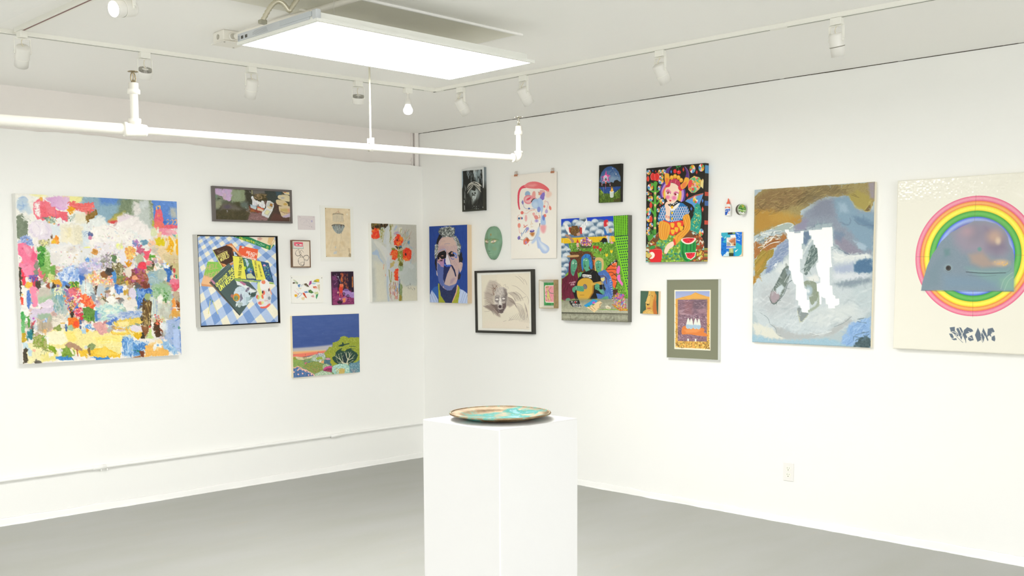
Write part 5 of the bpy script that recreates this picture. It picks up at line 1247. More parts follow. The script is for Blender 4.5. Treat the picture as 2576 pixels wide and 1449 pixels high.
P('#d8d0c0', '2130,285 2345,300 2345,400 2200,370', j=6); P('#d88a50', '2160,290 2250,290 2250,330 2180,330', j=8, soft=6); P('#f0d890', '2230,320 2330,330 2320,380 2240,350', j=6, soft=6); Ls('#e8d8c8', 7, '2345,560 2348,1145', a=.9)
A.brush(1500, (30, 90), (8, 18), var=.03, a=.5, box=(240, 220, 1250, 1090)); A.brush(700, (20, 60), (5, 12), var=.03, a=.5)
w = WORKS['still']; W, H, T = w[3], w[4], w[6]
root = hang('framed_painting', 'still', 'long narrow dark still life painting in a grey-brown frame, high on the left wall', 'painting')
x0, x1, y0, y1 = rect_of(A, W, H)
paint_mesh('picture', A, W, H, T - .006, art_mat('oil_paint', .5), '#555', .01, root)
frame(root, W, H, x0 + .001, x1 - .001, y0 + .001, y1 - .001, 0, T, mat('grey_brown_frame', '#6a6360', .4, var=.06, vscale=4))

# ---- small pale doodle card
A = start('sketchnote', bg='#dfd6d6', seed=4, K=1.4)
A.Ls('#b9b0b8', 2, '215,245 240,210 290,215 300,250 255,265|255,265 300,230 330,260 350,300|300,215 340,220 345,250|230,280 270,290 330,300', a=.8); A.Ls('#7f7ac0', 4, '358,235 372,230 362,240 374,245 360,250', a=.8); A.Ls('#6a6470', 3, '335,303 338,308|362,305 366,318|212,185 218,190|388,185 392,188')
A.grain(.008)
canvas('drawing_card', 'sketchnote', A, 'tiny pale lilac card with a faint line doodle', 'drawing', side='#e0d8d8', m=art_mat('paper', .8))

# ---- cassette tape collage
A = start('cassette', region=[(107,497),(333,500),(339,835),(112,830)], bg='#ecdfcf', seed=5, K=1.5)
P, E, L, SC, Ls = A.P, A.E, A.L, A.SC, A.Ls
P('#b9c0b4', '118,510 245,515 258,600 116,603'); P('#dfe0d8', '130,512 248,515 248,590 130,590'); P('#d9dcd2', '135,515 246,517 246,572 135,570'); P('#ea5a72', '150,515 246,517 246,570 150,568'); P('#ea6a80', '134,515 158,516 158,560 134,560'); P('#f0dcd8', '158,538 236,540 236,560 158,558'); E('#d8cfc8', 168, 549, 8); E('#d8cfc8', 228, 550, 8); P('#3f3f3c', '178,543 202,543 202,554 178,554'); Ls('#c84a5a', 2, '160,523 240,524|160,530 240,531'); Ls('#a8aca0', 2, '130,590 250,600|160,598 160,590|220,600 220,592')
for q in ('195,605 160,630 150,670 180,690 220,680 250,700 290,680 320,700 310,745 280,752 255,720 270,685 310,690', '195,605 200,650 230,690 255,720 265,770 240,820 205,800 185,760 195,720 220,700 205,650 225,615 255,645', '200,680 215,705 250,715 265,760 255,820 225,800 215,780 250,770 262,790 240,822', '150,650 165,690 200,690 225,660 205,630', '255,700 300,680 326,710 300,745 268,730'): L('#5a524a', 3.2, q, a=.9)
L('#4a443c', 4, '190,750 195,790 235,822 262,800', a=.9)
A.grain(.008)
w = WORKS['cassette']; W, H, T = w[3], w[4], w[6]
root = hang('framed_picture', 'cassette', 'small brown-framed picture of a pink cassette with tangled tape', 'picture')
x0, x1, y0, y1 = rect_of(A, W, H)
paint_mesh('picture', A, W, H, T - .004, art_mat('paper', .8), '#e8dccb', .006, root)
frame(root, W, H, x0 + .001, x1 - .001, y0 + .001, y1 - .001, 0, T, mat('walnut_frame', '#6f5138', .5, var=.15, vscale=30))

# ---- jellyfish drawing on aged paper over a white sheet
w = WORKS['jelly']; W, H = w[3], w[4]
A = start('jelly', region=[(545,70),(858,75),(878,708),(540,704)], bg='#e6d4b2', seed=6, K=1.5)
P, E, L, SC, Ls = A.P, A.E, A.L, A.SC, A.Ls
A.c += (vnoise(A.ny, A.nx, 60, 50, A.rs) * .025 + vnoise(A.ny, A.nx, 14, 12, A.rs) * .015)[..., None]; SC('#d8be90 #eeddbf #dcc59c', '545,75 870,75 875,705 545,705', 60, (12, 34), a=.3, soft=12)
Ls('#c8ab7a', 5, '548,75 545,300 543,704|545,704 870,706', a=.5, soft=4)
P('#f2ead6', '808,150 830,132 832,165', j=1); P('#dcd0b8', '640,152 772,150 772,245 640,245', a=.7); SC('#c3b69c #b8ac94', '642,155 770,155 770,245 642,245', 60, (1.5, 2.5), kind='l', ang=(88, 92), ln=(30, 70), a=.45)
Ls('#6a6252', 4, '638,155 655,143 705,139 755,143 774,155|638,155 700,148 774,155'); Ls('#b0705a', 3, '672,140 690,125 712,118 740,140|712,100 713,138', a=.9); Ls('#8a806a', 2, '640,158 640,245|772,158 773,245', a=.7); Ls('#a89c84', 2, '630,268 700,235 790,270|612,280 630,262', a=.7)
P('#9aa09c', '632,298 700,285 786,295 775,340 750,385 715,402 680,392 645,350', sm=1, br=.05); SC('#6f787a #c8ccc4 #5a6468 #aab2b0', '640,295 780,295 750,385 700,400 650,350', 110, (2, 4), kind='l', ang=(75, 105), ln=(14, 50), a=.6); Ls('#4a4238', 6, '624,300 640,288 700,282 770,288 788,302'); SC('#5a5040', '625,292 790,292 788,306 625,306', 20, (3, 6)); SC('#8a4a3a', '690,280 750,285 740,360 690,340', 6, (3, 4))
Ls('#b0a080', 2, '655,400 615,540 602,630|690,405 680,500 665,640|735,405 760,500 800,610|750,400 730,520 715,620|602,625 640,620 700,625|720,625 795,620', a=.6); P('#c6ccd0', '650,640 690,628 684,665 640,670', a=.8, j=3); E('#b9c2cc', 668, 580, 7, 14, a=.7); Ls('#5a4a3a', 3.5, '842,590 848,650|848,650 840,690 860,700 855,660 870,690'); E('#a89878', 855, 675, 16, 20, a=.8)
for q in ((850, 90), (548, 82), (550, 700), (868, 705)): E('#7a6a4a', q[0], q[1], 5)
A.grain(.01)
root = hang('drawing_sheet', 'jelly', 'tall aged tan drawing of a jellyfish-like lantern on a white sheet', 'drawing')
MB().box(-W / 2, W / 2, -H / 2, H / 2, 0.0005, .004).build('backing_sheet', mat('white_sheet', '#f4f4ee', .5), root)
paint_mesh('picture', A, W, H, .007, art_mat('paper', .8), '#efe7d4', .003, root)

# ---- white sheet with scattered paper birds
A = start('collage', bg='#f7f6f0', seed=7, K=1.5)
P, E, L, SC, Ls = A.P, A.E, A.L, A.SC, A.Ls
P('#cfd4b0', '120,1000 150,1005 188,1040 180,1062 150,1050', j=1); P('#8aa08a', '150,1030 186,1040 178,1062', j=1); P('#5a4a3a', '115,1040 135,1030 150,1048 120,1055'); P('#d8e2e8', '130,1010 160,1020 140,1040', a=.7)
P('#5f8ac0', '182,1065 215,1060 205,1100 190,1098', j=2); P('#e6ecf0', '205,1080 250,1065 240,1090 210,1095'); P('#d9c9a8', '180,1110 235,1105 215,1125', a=.7); Ls('#8a8a86', 2, '215,1085 260,1060|255,1070 310,1100')
P('#5a4434', '260,1055 290,1045 330,1095 300,1090 270,1070', j=2); P('#8a9a70', '285,1055 300,1080 285,1078'); P('#b04a8a', '320,1080 335,1020 358,1015 360,1050 335,1070', j=2); P('#e9c43a', '380,1030 420,995 458,995 458,1030 430,1028', j=2); P('#a8b84a', '385,1015 410,1000 430,1030 400,1030'); Ls('#3a3a3a', 3, '375,1028 458,1034'); P('#a8cfe2', '360,1040 420,1045 400,1060 370,1058', j=1)
P('#e0664a', '375,1090 415,1085 440,1110 400,1115 380,1110', j=3); P('#f0d8c8', '400,1100 450,1105 430,1125 385,1120', a=.8); P('#d9cbab', '432,1070 465,1060 465,1150 440,1110', j=2); P('#f0c4cc', '130,1130 150,1150 180,1180 150,1165', j=2); P('#f0b428', '135,1195 165,1185 175,1215 145,1225', j=2); P('#e8b0a0', '165,1170 200,1185 180,1195')
Ls('#3a5fa8', 3, '165,1235 200,1170 235,1180 215,1205 170,1240', sm=0); P('#5f8ac8', '258,1155 300,1150 320,1165 280,1172'); P('#4f7f4a', '320,1140 350,1130 385,1165 360,1178 320,1165', j=3); P('#8aa040', '345,1140 360,1150 345,1165'); P('#e0563a', '242,1170 265,1168 300,1240 285,1235 250,1195', j=2); P('#a8402a', '262,1175 295,1235 270,1200'); P('#e6cfa0', '225,1235 275,1220 265,1260 235,1265', j=3, a=.8); P('#e0b0b0', '350,1210 385,1195 395,1230 365,1225', j=2); P('#cfdc9a', '390,1170 440,1155 450,1185 410,1190', j=2, a=.9); P('#4fa06a', '415,1195 445,1185 440,1215 425,1255 415,1225', j=2)
Ls('#7a7a76', 1.8, '165,1110 200,1150|250,1055 248,1050|300,1140 330,1130|180,1075 250,1060|410,1145 400,1165|230,1200 240,1170', a=.6)
for q in ((105, 978), (488, 980)): E('#6a6a66', q[0], q[1], 5)
A.grain(.006)
canvas('collage_sheet', 'collage', A, 'white sheet scattered with colourful cut-paper birds, pinned at its top corners', 'collage', side='#efeee6', m=art_mat('paper', .8))

# ---- red figure with cars
A = start('red', bg='#4a1f3a', seed=8, K=1.6)
P, E, L, SC, Ls = A.P, A.E, A.L, A.SC, A.Ls
P('#2f1a30', '620,900 900,893 905,1130 760,1140 690,1100 625,1130', j=4, br=.04); P('#7a3a6a', '625,950 680,960 700,1050 690,1180 630,1180', soft=10, j=6); P('#c86a3a', '735,920 765,920 765,1080 735,1010', j=5, soft=4, br=.08); SC('#e08a4a #8a3a30 #c86a4a #5a2430', '735,910 900,910 900,1110 740,1110', 90, (4, 9), kind='l', ang=(80, 100), ln=(12, 40), a=.6)
P('#241428', '830,895 878,893 880,1120 835,1115', j=3); P('#e09050', '880,960 890,960 893,1100 880,1100', soft=2); P('#3f1f40', '625,1010 700,1000 700,1100 640,1110', soft=6, a=.7); SC('#b06aa0 #7a4a80 #d8a0c0', '630,930 700,900 700,1060 640,1080', 26, (3, 7), a=.6)
P('#8a3468', '628,1130 912,1150 912,1322 632,1330', j=4, br=.06); SC('#a84a80 #6a2450 #c86a90 #4a1a3c', '630,1160 910,1170 910,1320 635,1325', 90, (4, 8), kind='l', ang=(-10, 20), ln=(18, 50), a=.5)
P('#a884c4', '755,1145 790,1120 830,1125 850,1150 870,1165 910,1150 912,1240 870,1235 820,1215 780,1205', j=2, br=.03); P('#7a5a9a', '765,1140 790,1125 825,1130 840,1145 800,1150'); E('#3a2040', 776, 1186, 17, 20); E('#c8a8d8', 776, 1186, 7); E('#3a2040', 828, 1214, 18, 20); E('#b898d0', 828, 1214, 8); P('#2a1830', '880,1130 912,1120 912,1160 870,1165'); Ls('#d8c0e6', 3, '755,1160 830,1165 905,1185', a=.7)
P('#d8442f', '722,1075 750,1070 765,1110 755,1170 722,1175 712,1120', j=2); P('#e8704a', '720,1060 760,1050 770,1090 740,1100 722,1090', j=2); E('#4a2a30', 750, 1045, 15, 17, j=3); Ls('#f0a080', 6, '722,1075 735,1055|765,1080 745,1060', a=.9); Ls('#e8604a', 10, '725,1170 722,1215|748,1170 752,1225'); P('#e0d8e8', '712,1240 735,1245 730,1260 715,1258'); Ls('#c8c4e0', 4, '700,965 712,990 738,1045'); E('#d8d8f0', 702, 965, 6, 8)
P('#b06a9a', '735,1240 800,1215 822,1250 800,1290 760,1300', j=4); P('#e88a5a', '755,1250 800,1235 795,1290 765,1300', j=3, soft=4); E('#3a1a30', 718, 1290, 22, 20, j=5); SC('#2a1028', '690,1280 760,1280 750,1320 700,1320', 16, (4, 6), kind='l', ang=(60, 120), ln=(14, 30)); E('#e8c8a0', 700, 1168, 7, 14)
A.brush(500, (10, 26), (3, 6), var=.04, a=.5)
canvas('painting', 'red', A, 'small purple and red painting of a figure in red beside parked cars', side='#5a2a48')
# ---- blue sky landscape with pale branching tree
A = start('bluetree', bg='#41599a', seed=21, K=1.4)
P, E, L, SC, Ls = A.P, A.E, A.L, A.SC, A.Ls
P('#4a63a2', '80,70 1440,60 1440,640 80,700', soft=60, g=('#3f5796', 700, 60, 700, 640)); SC('#3b5494 #4a62a4 #5369a6', '80,80 1440,70 1440,700 90,740', 120, (16, 40), kind='l', ang=(-8, 4), ln=(80, 240), a=.22, soft=12)
P('#bcb8be', '90,775 500,745 900,700 880,760 760,820 400,840 90,850', soft=26); P('#d8c8a8', '95,830 400,815 780,800 760,830 95,860', soft=14)
P('#f4b47c', '95,848 760,818 740,870 95,900', soft=14); P('#f0806a', '95,900 480,855 760,825 700,880 560,900 300,958 95,950', soft=16)
P('#d9cfa4', '95,950 170,940 300,958 420,945 560,890 520,960 460,1050 340,1060 230,1010 120,1000', j=3, br=.03); P('#b9c09a', '380,990 470,960 460,1050 380,1060', j=6)
P('#7f9a6a', '95,1000 300,1010 500,960 760,960 900,1000 1450,1040 1455,1255 105,1372', j=4, br=.05)
tree = '725,860 780,820 810,760 890,740 900,660 960,640 1030,610 1060,545 1140,520 1180,535 1220,560 1300,550 1440,552 1450,1000 1380,1060 1300,1080 960,1110 880,1120 850,1060 840,960 760,960'
P('#98a438', tree, j=8, br=.04); SC('#b9c255 #a8b040 #8a942a #c8cc6a #9aa63a', tree, 700, (4, 9), a=.7); P('#a0a830', '890,1000 960,1060 940,1120 890,1125 850,1060', j=6); SC('#c2b028 #b0a62a', '740,900 860,880 960,1080 900,1120', 50, (8, 16), a=.35)
hole = '960,860 1000,820 1060,780 1100,770 1080,800 1060,800 1090,825 1150,830 1180,800 1250,770 1290,785 1380,770 1270,800 1360,850 1410,900 1380,990 1320,1050 1260,1090 1000,1095 930,1040 905,1010 885,960 940,930'
P('#28493a', hole, j=6); P('#2a463c', '1000,735 1050,705 1085,695 1095,650 1120,665 1130,690 1240,668 1235,688 1140,710 1100,735', j=4); P('#2f5040', '1225,730 1300,725 1365,730 1365,738 1230,738', j=2)
P('#243a3c', '1090,900 1160,880 1190,1000 1180,1080 1100,1060', soft=12, j=6)
for q, wd in (('1195,1120 1190,1060 1205,1000 1185,960 1175,900', 22), ('1200,1090 1100,1060 1050,1000 990,960 950,935', 16), ('1060,1010 1030,940 1020,900', 10), ('1110,1065 1100,1000 1080,940 1070,880', 10), ('990,960 965,890', 7), ('1150,1100 1060,1060 1000,1050 985,990', 9), ('1185,960 1160,880 1150,840|1175,900 1180,840', 9), ('1205,1000 1240,940 1230,870 1215,845', 13), ('1235,910 1260,860 1270,840|1245,940 1280,890 1300,870', 8), ('1210,1010 1280,980 1320,930 1350,900', 11), ('1205,1080 1260,1050 1310,1010|1290,1030 1330,1010|1280,980 1340,970', 7), ('1020,900 1005,880|1020,900 1045,880|1070,880 1055,860|1070,880 1095,865|1130,850 1150,870|1215,845 1200,860|950,935 945,905|985,990 960,980|1100,940 1120,900', 6)):
    for z in q.split('|'): L('#d8d4b4', wd, z, tp=1)
Ls('#ece8d0', 5, '1195,1110 1195,1040 1207,1000 1190,960|1190,1085 1100,1052 1050,995|1236,940 1228,870', a=.8)
# shrubs
P('#8aa85a', '95,960 150,950 175,1000 260,1010 320,1050 320,1130 250,1160 110,1180', j=6, br=.05); SC('#a8b84a #7a9a5a #8fb060', '95,960 320,1040 310,1150 110,1170', 160, (4, 8)); P('#a0993a', '95,955 150,950 170,990 120,1010', j=5, a=.8)
P('#a9bfa4', '460,1010 490,930 560,905 640,870 730,880 760,940 740,1000 680,1020 560,1050', j=6); SC('#c9d6c8 #8fae8a #e0e4da #7a9a9a', '465,1000 640,880 750,930 700,1010 560,1050', 190, (4, 9)); SC('#d8dce8 #b0a8c8 #c0b0d0', '600,870 720,870 760,930 640,930', 40, (5, 10)); P('#9ab040', '560,980 600,940 680,950 700,1000 640,990 600,1020', j=5, a=.9); SC('#b088b8', '570,870 640,860 600,960 570,940', 12, (5, 9))
P('#4f7282', '730,1010 860,990 850,1060 880,1100 860,1130 800,1090 720,1080', j=5, br=.04); P('#d59ab0', '740,990 800,965 850,975 860,1000 780,1005', j=4); P('#e6e0cc', '620,1040 660,1010 680,1060 630,1065', j=4); P('#e8b070', '670,1040 720,1010 718,1080 665,1075', j=4)
P('#5a7a9a', '395,1050 440,1040 460,1060 410,1085', j=4); P('#d8608a', '330,1070 380,1060 395,1085 340,1105', j=4); Ls('#6a5a3a', 5, '335,940 330,1070|330,990 300,970|335,960 370,950|345,1000 375,985|320,980 310,950|345,920 350,890', a=.85); SC('#6a5a3a', '295,940 375,930 375,1000 300,1000', 16, (4, 7)); Ls('#7a5a4a', 4, '590,860 630,850|600,870 610,840', a=.8)
P('#8a9a4e', '300,1140 360,1080 440,1060 560,1040 660,1070 715,1120 700,1210 620,1270 520,1280 420,1230', j=7, br=.04); SC('#a89a3a #7a9a5a #98a860 #b0a050 #6f8a4a', '310,1150 450,1060 600,1050 700,1120 680,1220 560,1270', 330, (4, 8)); SC('#b08a6a #9a7a5a', '480,1180 640,1180 560,1280', 60, (3, 6))
P('#a9bf96', '700,1110 780,1085 850,1120 760,1160 700,1190', j=5); SC('#c8d8b8 #8aa87a', '700,1110 780,1090 840,1120 720,1180', 60, (4, 7))
P('#cf4f8c', '700,1210 730,1165 800,1135 890,1130 885,1180 800,1180 730,1230', j=5); P('#8a2f5a', '710,1220 780,1180 885,1170 880,1255 790,1270 720,1255', j=4); Ls('#d8a870', 5, '800,1260 760,1215|805,1260 800,1195|810,1260 850,1200|805,1250 740,1240|812,1258 875,1235', tp=1)
P('#aac3a4', '520,1330 560,1280 680,1230 880,1260 900,1300 540,1345', j=5); SC('#c9dcc8 #8fb08a #e0e8d4', '540,1320 690,1240 880,1270 860,1300 560,1335', 170, (4, 8))
P('#a4cfc2', '885,1160 960,1110 1040,1080 1180,1090 1240,1140 1250,1250 1180,1285 940,1305 885,1240', j=6); SC('#d4eade #8ac0b0 #b8dccb #7fb8b0 #e8f2e0', '890,1160 1040,1085 1200,1095 1245,1250 940,1300', 330, (5, 10)); P('#d8b45a', '1030,1190 1090,1170 1150,1210 1120,1290 1020,1300', soft=14, j=10, a=.85); SC('#e8c46a #c8a04a #b8ae60', '960,1180 1150,1180 1130,1290 990,1290', 50, (6, 12), a=.6)
P('#5f8a9c', '1230,1110 1260,1060 1380,1060 1450,1000 1455,1255 1250,1280', j=6); SC('#8ab0ba #4a7488 #6f9aa8 #a8c4c8', '1240,1100 1450,1040 1450,1250 1255,1270', 220, (4, 8)); SC('#c0b4b0 #8a7a8a', '1270,1180 1390,1180 1390,1260 1260,1265', 50, (4, 7), a=.7); Ls('#c8a89a', 4, '1320,1260 1290,1200|1325,1260 1330,1190|1330,1260 1370,1200', tp=1)
P('#4f6fa4', '100,1190 200,1150 300,1200 420,1250 525,1300 525,1340 105,1372', j=4, br=.03); SC('#3f5c94 #6f92c0 #7fa8c8', '105,1200 300,1210 520,1310 110,1365', 120, (3, 5), kind='l', ang=(70, 120), ln=(20, 44), a=.8)
Ls('#eab4a4', 15, '98,1165 140,1175 190,1145 240,1155 300,1200 370,1215 420,1250 480,1275 525,1310', a=1, j=6); SC('#f4c4b0 #e89a90 #f8d8c4', '98,1160 200,1140 320,1195 520,1300 515,1325 300,1225 190,1165', 60, (5, 9))
for q in ((120, 1255), (195, 1215), (212, 1195), (205, 1300), (292, 1285), (415, 1315), (470, 1305), (350, 1230), (290, 1205), (520, 1320)): E('#f2b8a6', q[0], q[1], 15, 17, j=4); E('#fbe0d4', q[0] - 3, q[1] - 4, 6)
E('#8ab0d0', 702, 475, 4)
A.grain(.008)
canvas('painting', 'bluetree', A, 'landscape painting with deep blue sky and pale branching tree, lowest on the left wall', side='#f0e3c4')

# ---- poppies
A = start('flowers', bg='#cfcfc2', seed=22, K=1.4)
P, E, L, SC, Ls = A.P, A.E, A.L, A.SC, A.Ls
P('#c9cdc8', '95,340 400,500 400,1380 105,1380', soft=40, j=14); P('#dbd8c4', '140,700 330,760 350,1370 160,1370', soft=60, j=10, a=.9); P('#b9bcb4', '100,820 150,820 160,1300 108,1300', soft=30, a=.6); P('#c6c4b8', '560,90 840,95 850,700 700,760 560,500', soft=30, j=12); P('#c3cac2', '560,760 850,720 850,1140 640,1100 560,1000', soft=30, j=12); P('#dcd8c2', '590,1130 855,1100 855,1360 600,1360', soft=30, j=10)
P('#3f3422', '98,88 370,95 340,150 240,190 110,180', j=10, br=.1); SC('#6a4a2a #a87a3a #2a2418 #8a8a4a', '98,90 360,95 300,180 110,180', 70, (3, 7), kind='l', ang=(60, 120), ln=(14, 44)); P('#c8d4ce', '255,160 300,150 300,240 260,230', j=6, soft=4)
SC('#8a8a3a #a89a4a #6f7a34 #c8b45a', '240,180 330,180 290,420 240,330', 40, (3, 7), kind='l', ang=(60, 120), ln=(20, 60), a=.8)
for q, wd, c in (('390,120 350,240 320,420', 60, '#ccd2d4'), ('400,150 380,330 370,500 390,680', 50, '#d4d8d6'), ('150,380 250,470 320,570 350,700', 70, '#dcdcd2'), ('480,110 430,240 410,400', 30, '#d8d8cc'), ('260,450 330,540 360,640 370,760', 55, '#d9dad6'), ('370,640 360,900 370,1100', 40, '#cdd4d8'), ('390,700 420,800 460,880', 50, '#c6ccd2'), ('620,700 720,760 780,800', 60, '#ccd2cc'), ('520,110 470,190', 24, '#b8c4d4'), ('680,760 640,880 560,900', 60, '#c8cec8')):
    L(c, wd, q, a=.9, soft=8, j=8, tp=2)
P('#e2dfd0', '540,150 600,140 600,240 560,230', soft=8, j=5); P('#b99ab8', '460,240 530,210 560,230 520,260 470,270', soft=8, j=6, a=.8)
SC('#9a8a3a #b0a04a #7a7a34', '400,100 450,110 430,260 415,440 395,400', 30, (3, 7), kind='l', ang=(80, 115), ln=(30, 80), a=.8); SC('#a8a25a #8f8f4a #c8c08a #b89a8a #8fa8b8', '540,170 720,200 700,440 600,460', 60, (3, 6), kind='l', ang=(100, 140), ln=(30, 90), a=.7)
Ls('#a85a3a', 4, '640,190 660,280|700,330 760,200|690,380 735,300', a=.6); P('#5f8fb0', '690,380 725,350 720,410 695,430', j=6, a=.8); Ls('#8ab0cc', 8, '710,420 740,470 790,490|760,640 800,560|735,740 760,650', a=.7); Ls('#b8a0b0', 5, '730,560 800,540|760,470 830,460', a=.6)
P('#a9bfd6', '105,560 190,510 215,560 230,640 270,700 300,750 260,720 210,640 180,600 120,600', j=6, a=.9)
def poppy(x, y, rx, ry, cols='#f0402c #f2572a #e8302c #f47a34', n=60):
    E('#ee4a2c', x, y, rx, ry, j=16, br=.04)
    p = ' '.join('%g,%g' % (x + rx * .9 * math.cos(t), y + ry * .9 * math.sin(t)) for t in [k * .785 for k in range(8)])
    SC(cols, p, n, (6, 13), a=.7)
poppy(170, 255, 66, 90); SC('#f48a3a', '110,170 240,170 235,210 120,210', 12, (8, 14), a=.8)
poppy(540, 365, 76, 95); P('#f48a2a', '560,290 620,310 600,370 560,360', j=6); SC('#f6903a', '500,380 580,380 580,430 510,430', 14, (10, 16), a=.8); E('#5a2a20', 522, 352, 14, 10, j=4); Ls('#eee4da', 12, '465,370 490,330|470,300 462,330', a=.9, j=5)
P('#3f4034', '480,455 600,470 570,500 520,500', j=8); E('#4f8fb8', 578, 455, 18, 14, j=5)
poppy(675, 590, 80, 105); E('#3a2620', 662, 585, 16, 22, j=5); SC('#f48a3a', '610,630 690,640 700,690 630,680', 18, (8, 14), a=.8)
poppy(480, 590, 62, 82, '#ee7a34 #e85f2c #f09a4a'); Ls('#e8503a', 7, '500,600 480,640 510,660 515,610', a=.9)
P('#8a8a34', '420,480 470,480 500,520 430,520', j=8); SC('#9a9a3a #7a8a30 #b0a84a #6a7a34', '530,480 600,520 620,700 600,780 540,790 530,620', 90, (4, 9), kind='l', ang=(80, 130), ln=(24, 70), a=.85); P('#6f6a28', '560,700 620,740 600,790 550,780', j=8); P('#c4b070', '410,740 460,690 490,720 450,790 400,810', j=8); P('#c9cfd4', '470,760 510,730 530,760 490,790', j=5, a=.9)
P('#9ab08a', '560,790 620,780 600,860 550,870', soft=10, j=6, a=.8)
poppy(505, 880, 34, 68, n=40); poppy(505, 960, 38, 58, n=36)
Ls('#8a8a34', 11, '385,850 390,960 410,1060|425,880 420,1000 415,1060', a=.85); Ls('#a8662a', 12, '455,1050 465,1170|395,1150 400,1260|520,1150 520,1320', a=.8); Ls('#5f84b8', 13, '480,1060 500,1130 490,1200|545,960 540,1060|548,1080 545,1200', a=.85); Ls('#2f4a6a', 9, '560,1000 550,1240', a=.8); Ls('#cfe0ee', 8, '542,985 540,1060', a=.9)
P('#8a9a6a', '565,1060 600,1100 595,1355 545,1360 550,1200', soft=8, j=6, br=.05); P('#9a8a3a', '545,1260 590,1270 590,1360 548,1360', soft=6, j=5); Ls('#b0bfcc', 24, '360,960 352,1120 372,1360', a=.8, soft=5); SC('#c89a8a #d8c8c8 #b8788a #e8dcd0 #a88a3a #c8a0b8', '395,1060 530,1060 530,1340 400,1340', 80, (4, 9), kind='l', ang=(60, 120), ln=(20, 70), a=.8)
Ls('#d8502c', 7, '480,1220 470,1260|470,1250 510,1330', a=.8); Ls('#e8744a', 7, '300,760 290,830|325,915 330,950', a=.7)
Ls('#5a5f5a', 4, '665,1115 700,1105 735,1080|690,1130 690,1160|705,1125 710,1160 725,1155|740,1130 745,1165|765,1160 775,1180|790,1140 800,1160 808,1150 805,1185', a=.9)
A.brush(900, (20, 60), (4, 10), var=.04, a=.5, ang=(60, 120)); A.grain(.012)
canvas('painting', 'flowers', A, 'loose painting of red poppies on pale grey beside the room corner', side='#f4f3ec')
# ---- portrait of a grey-haired man against blue
A = start('portrait', bg='#24479a', seed=31, K=1.5)
P, E, L, SC, Ls = A.P, A.E, A.L, A.SC, A.Ls
A.c += (vnoise(A.ny, A.nx, 30, 8, A.rs) * .02)[..., None]
P('#2e62b4', '100,1160 150,1100 215,1085 220,1270 180,1250', j=3)
P('#b9caf0', '80,1230 110,1150 180,1240 215,1300 220,1360 80,1355', j=2); P('#c3d2f2', '560,1120 640,1160 700,1210 703,1370 545,1366 570,1200', j=2); Ls('#34508c', 3.5, '95,1200 150,1350|120,1170 200,1350|590,1130 565,1220|640,1170 590,1350|670,1190 615,1360|700,1220 660,1360|85,1250 100,1350', a=.8)
P('#a5aa2e', '215,1035 240,1050 250,1150 260,1240 340,1358 225,1358 222,1180', j=2); P('#a9ae34', '545,1065 568,1110 570,1200 545,1365 440,1362 490,1260 520,1130', j=2, br=.04); P('#e8b49c', '530,1060 545,1075 520,1200 470,1320 440,1362 480,1220 510,1120', j=2)
P('#26305c', '235,1030 300,1120 440,1140 530,1060 510,1180 440,1362 340,1358 265,1240 240,1130', j=2, br=.03)
# head
P('#1d1c22', '200,300 230,230 280,250 260,300 215,400 180,385', j=5); P('#20222a', '560,560 600,520 620,620 610,700 580,780 545,700', j=6); P('#1f1d26', '165,640 190,620 195,850 175,800 160,700', j=3); P('#232030', '530,930 560,860 590,890 575,970 545,985', j=4)
head = '215,400 230,340 290,270 380,262 460,280 520,350 545,460 555,600 560,760 545,900 520,1020 440,1140 370,1150 290,1100 230,1000 205,860 195,720 205,560'
P('#ccb0ae', head, sm=1, j=2, br=.015)
P('#d9bdb0', '290,300 380,270 470,310 500,400 420,420 300,400 240,420', soft=14, a=.8, sm=1); P('#c6a7ac', '225,420 330,420 330,500 230,510', soft=12, a=.7); Ls('#8a86a8', 8, '320,390 360,382 410,384', a=.7); Ls('#a8949c', 4, '270,350 330,340 300,330|230,480 270,450 320,455|340,430 360,480|380,430 370,490|460,400 500,470', a=.7)
P('#d0b4ac', '560,700 600,690 620,720 600,820 575,860 560,800', sm=1, j=2); Ls('#a88a90', 5, '575,720 605,730 590,800', a=.8); P('#e2d2cc', '185,820 200,850 210,920 192,900', j=1)
P('#5a6cae', '200,690 310,780 305,1000 325,1060 290,1100 225,1000 205,860', j=2); P('#6a78b4', '300,1020 330,1060 400,1080 470,1060 520,1030 440,1150 370,1155 310,1110', j=2, sm=0); P('#232e60', '310,740 430,740 370,870 320,1040 300,960', j=2); P('#ba90b6', '205,680 300,620 320,640 315,720 300,770 260,760 240,700', j=2)
P('#28378c', '312,620 345,640 345,700 430,735 420,760 350,770 315,745', j=3); P('#3f62c8', '310,725 345,720 430,730 425,750 360,765 312,745', j=3); SC('#7fa8f0 #2f50b8', '315,700 420,730 400,760 320,745', 20, (4, 8)); P('#e4dde6', '350,560 375,570 420,690 425,730 350,730 335,680', j=2)
# brows and eyes
P('#13151e', '205,560 240,520 320,495 350,530 345,620 310,630 280,640 250,630 215,640 200,690', j=3); P('#d2a08a', '235,610 270,580 300,570 300,585 250,640 215,670 240,625', j=2); E('#1a1a22', 275, 605, 30, 18, j=2); Ls('#7f9fd8', 9, '220,520 270,480 330,475 335,510', a=.9); P('#b07a88', '200,680 250,640 300,640 290,660 260,680', a=.6); E('#101018', 270, 662, 22, 8)
P('#13141e', '385,540 430,505 470,520 480,560 490,600 440,605 410,600 395,580', j=3); Ls('#3f6cd0', 14, '470,540 510,560 525,610|480,590 520,620|450,530 500,540', a=.9, j=4); SC('#8fb4f0 #2a4a9a', '470,530 530,540 530,620 480,600', 18, (4, 8)); P('#d0a088', '430,530 460,520 450,560 430,550', j=1); E('#c8a8ac', 450, 605, 36, 10); Ls('#2f56b8', 9, '425,615 450,640 480,635', a=.9)
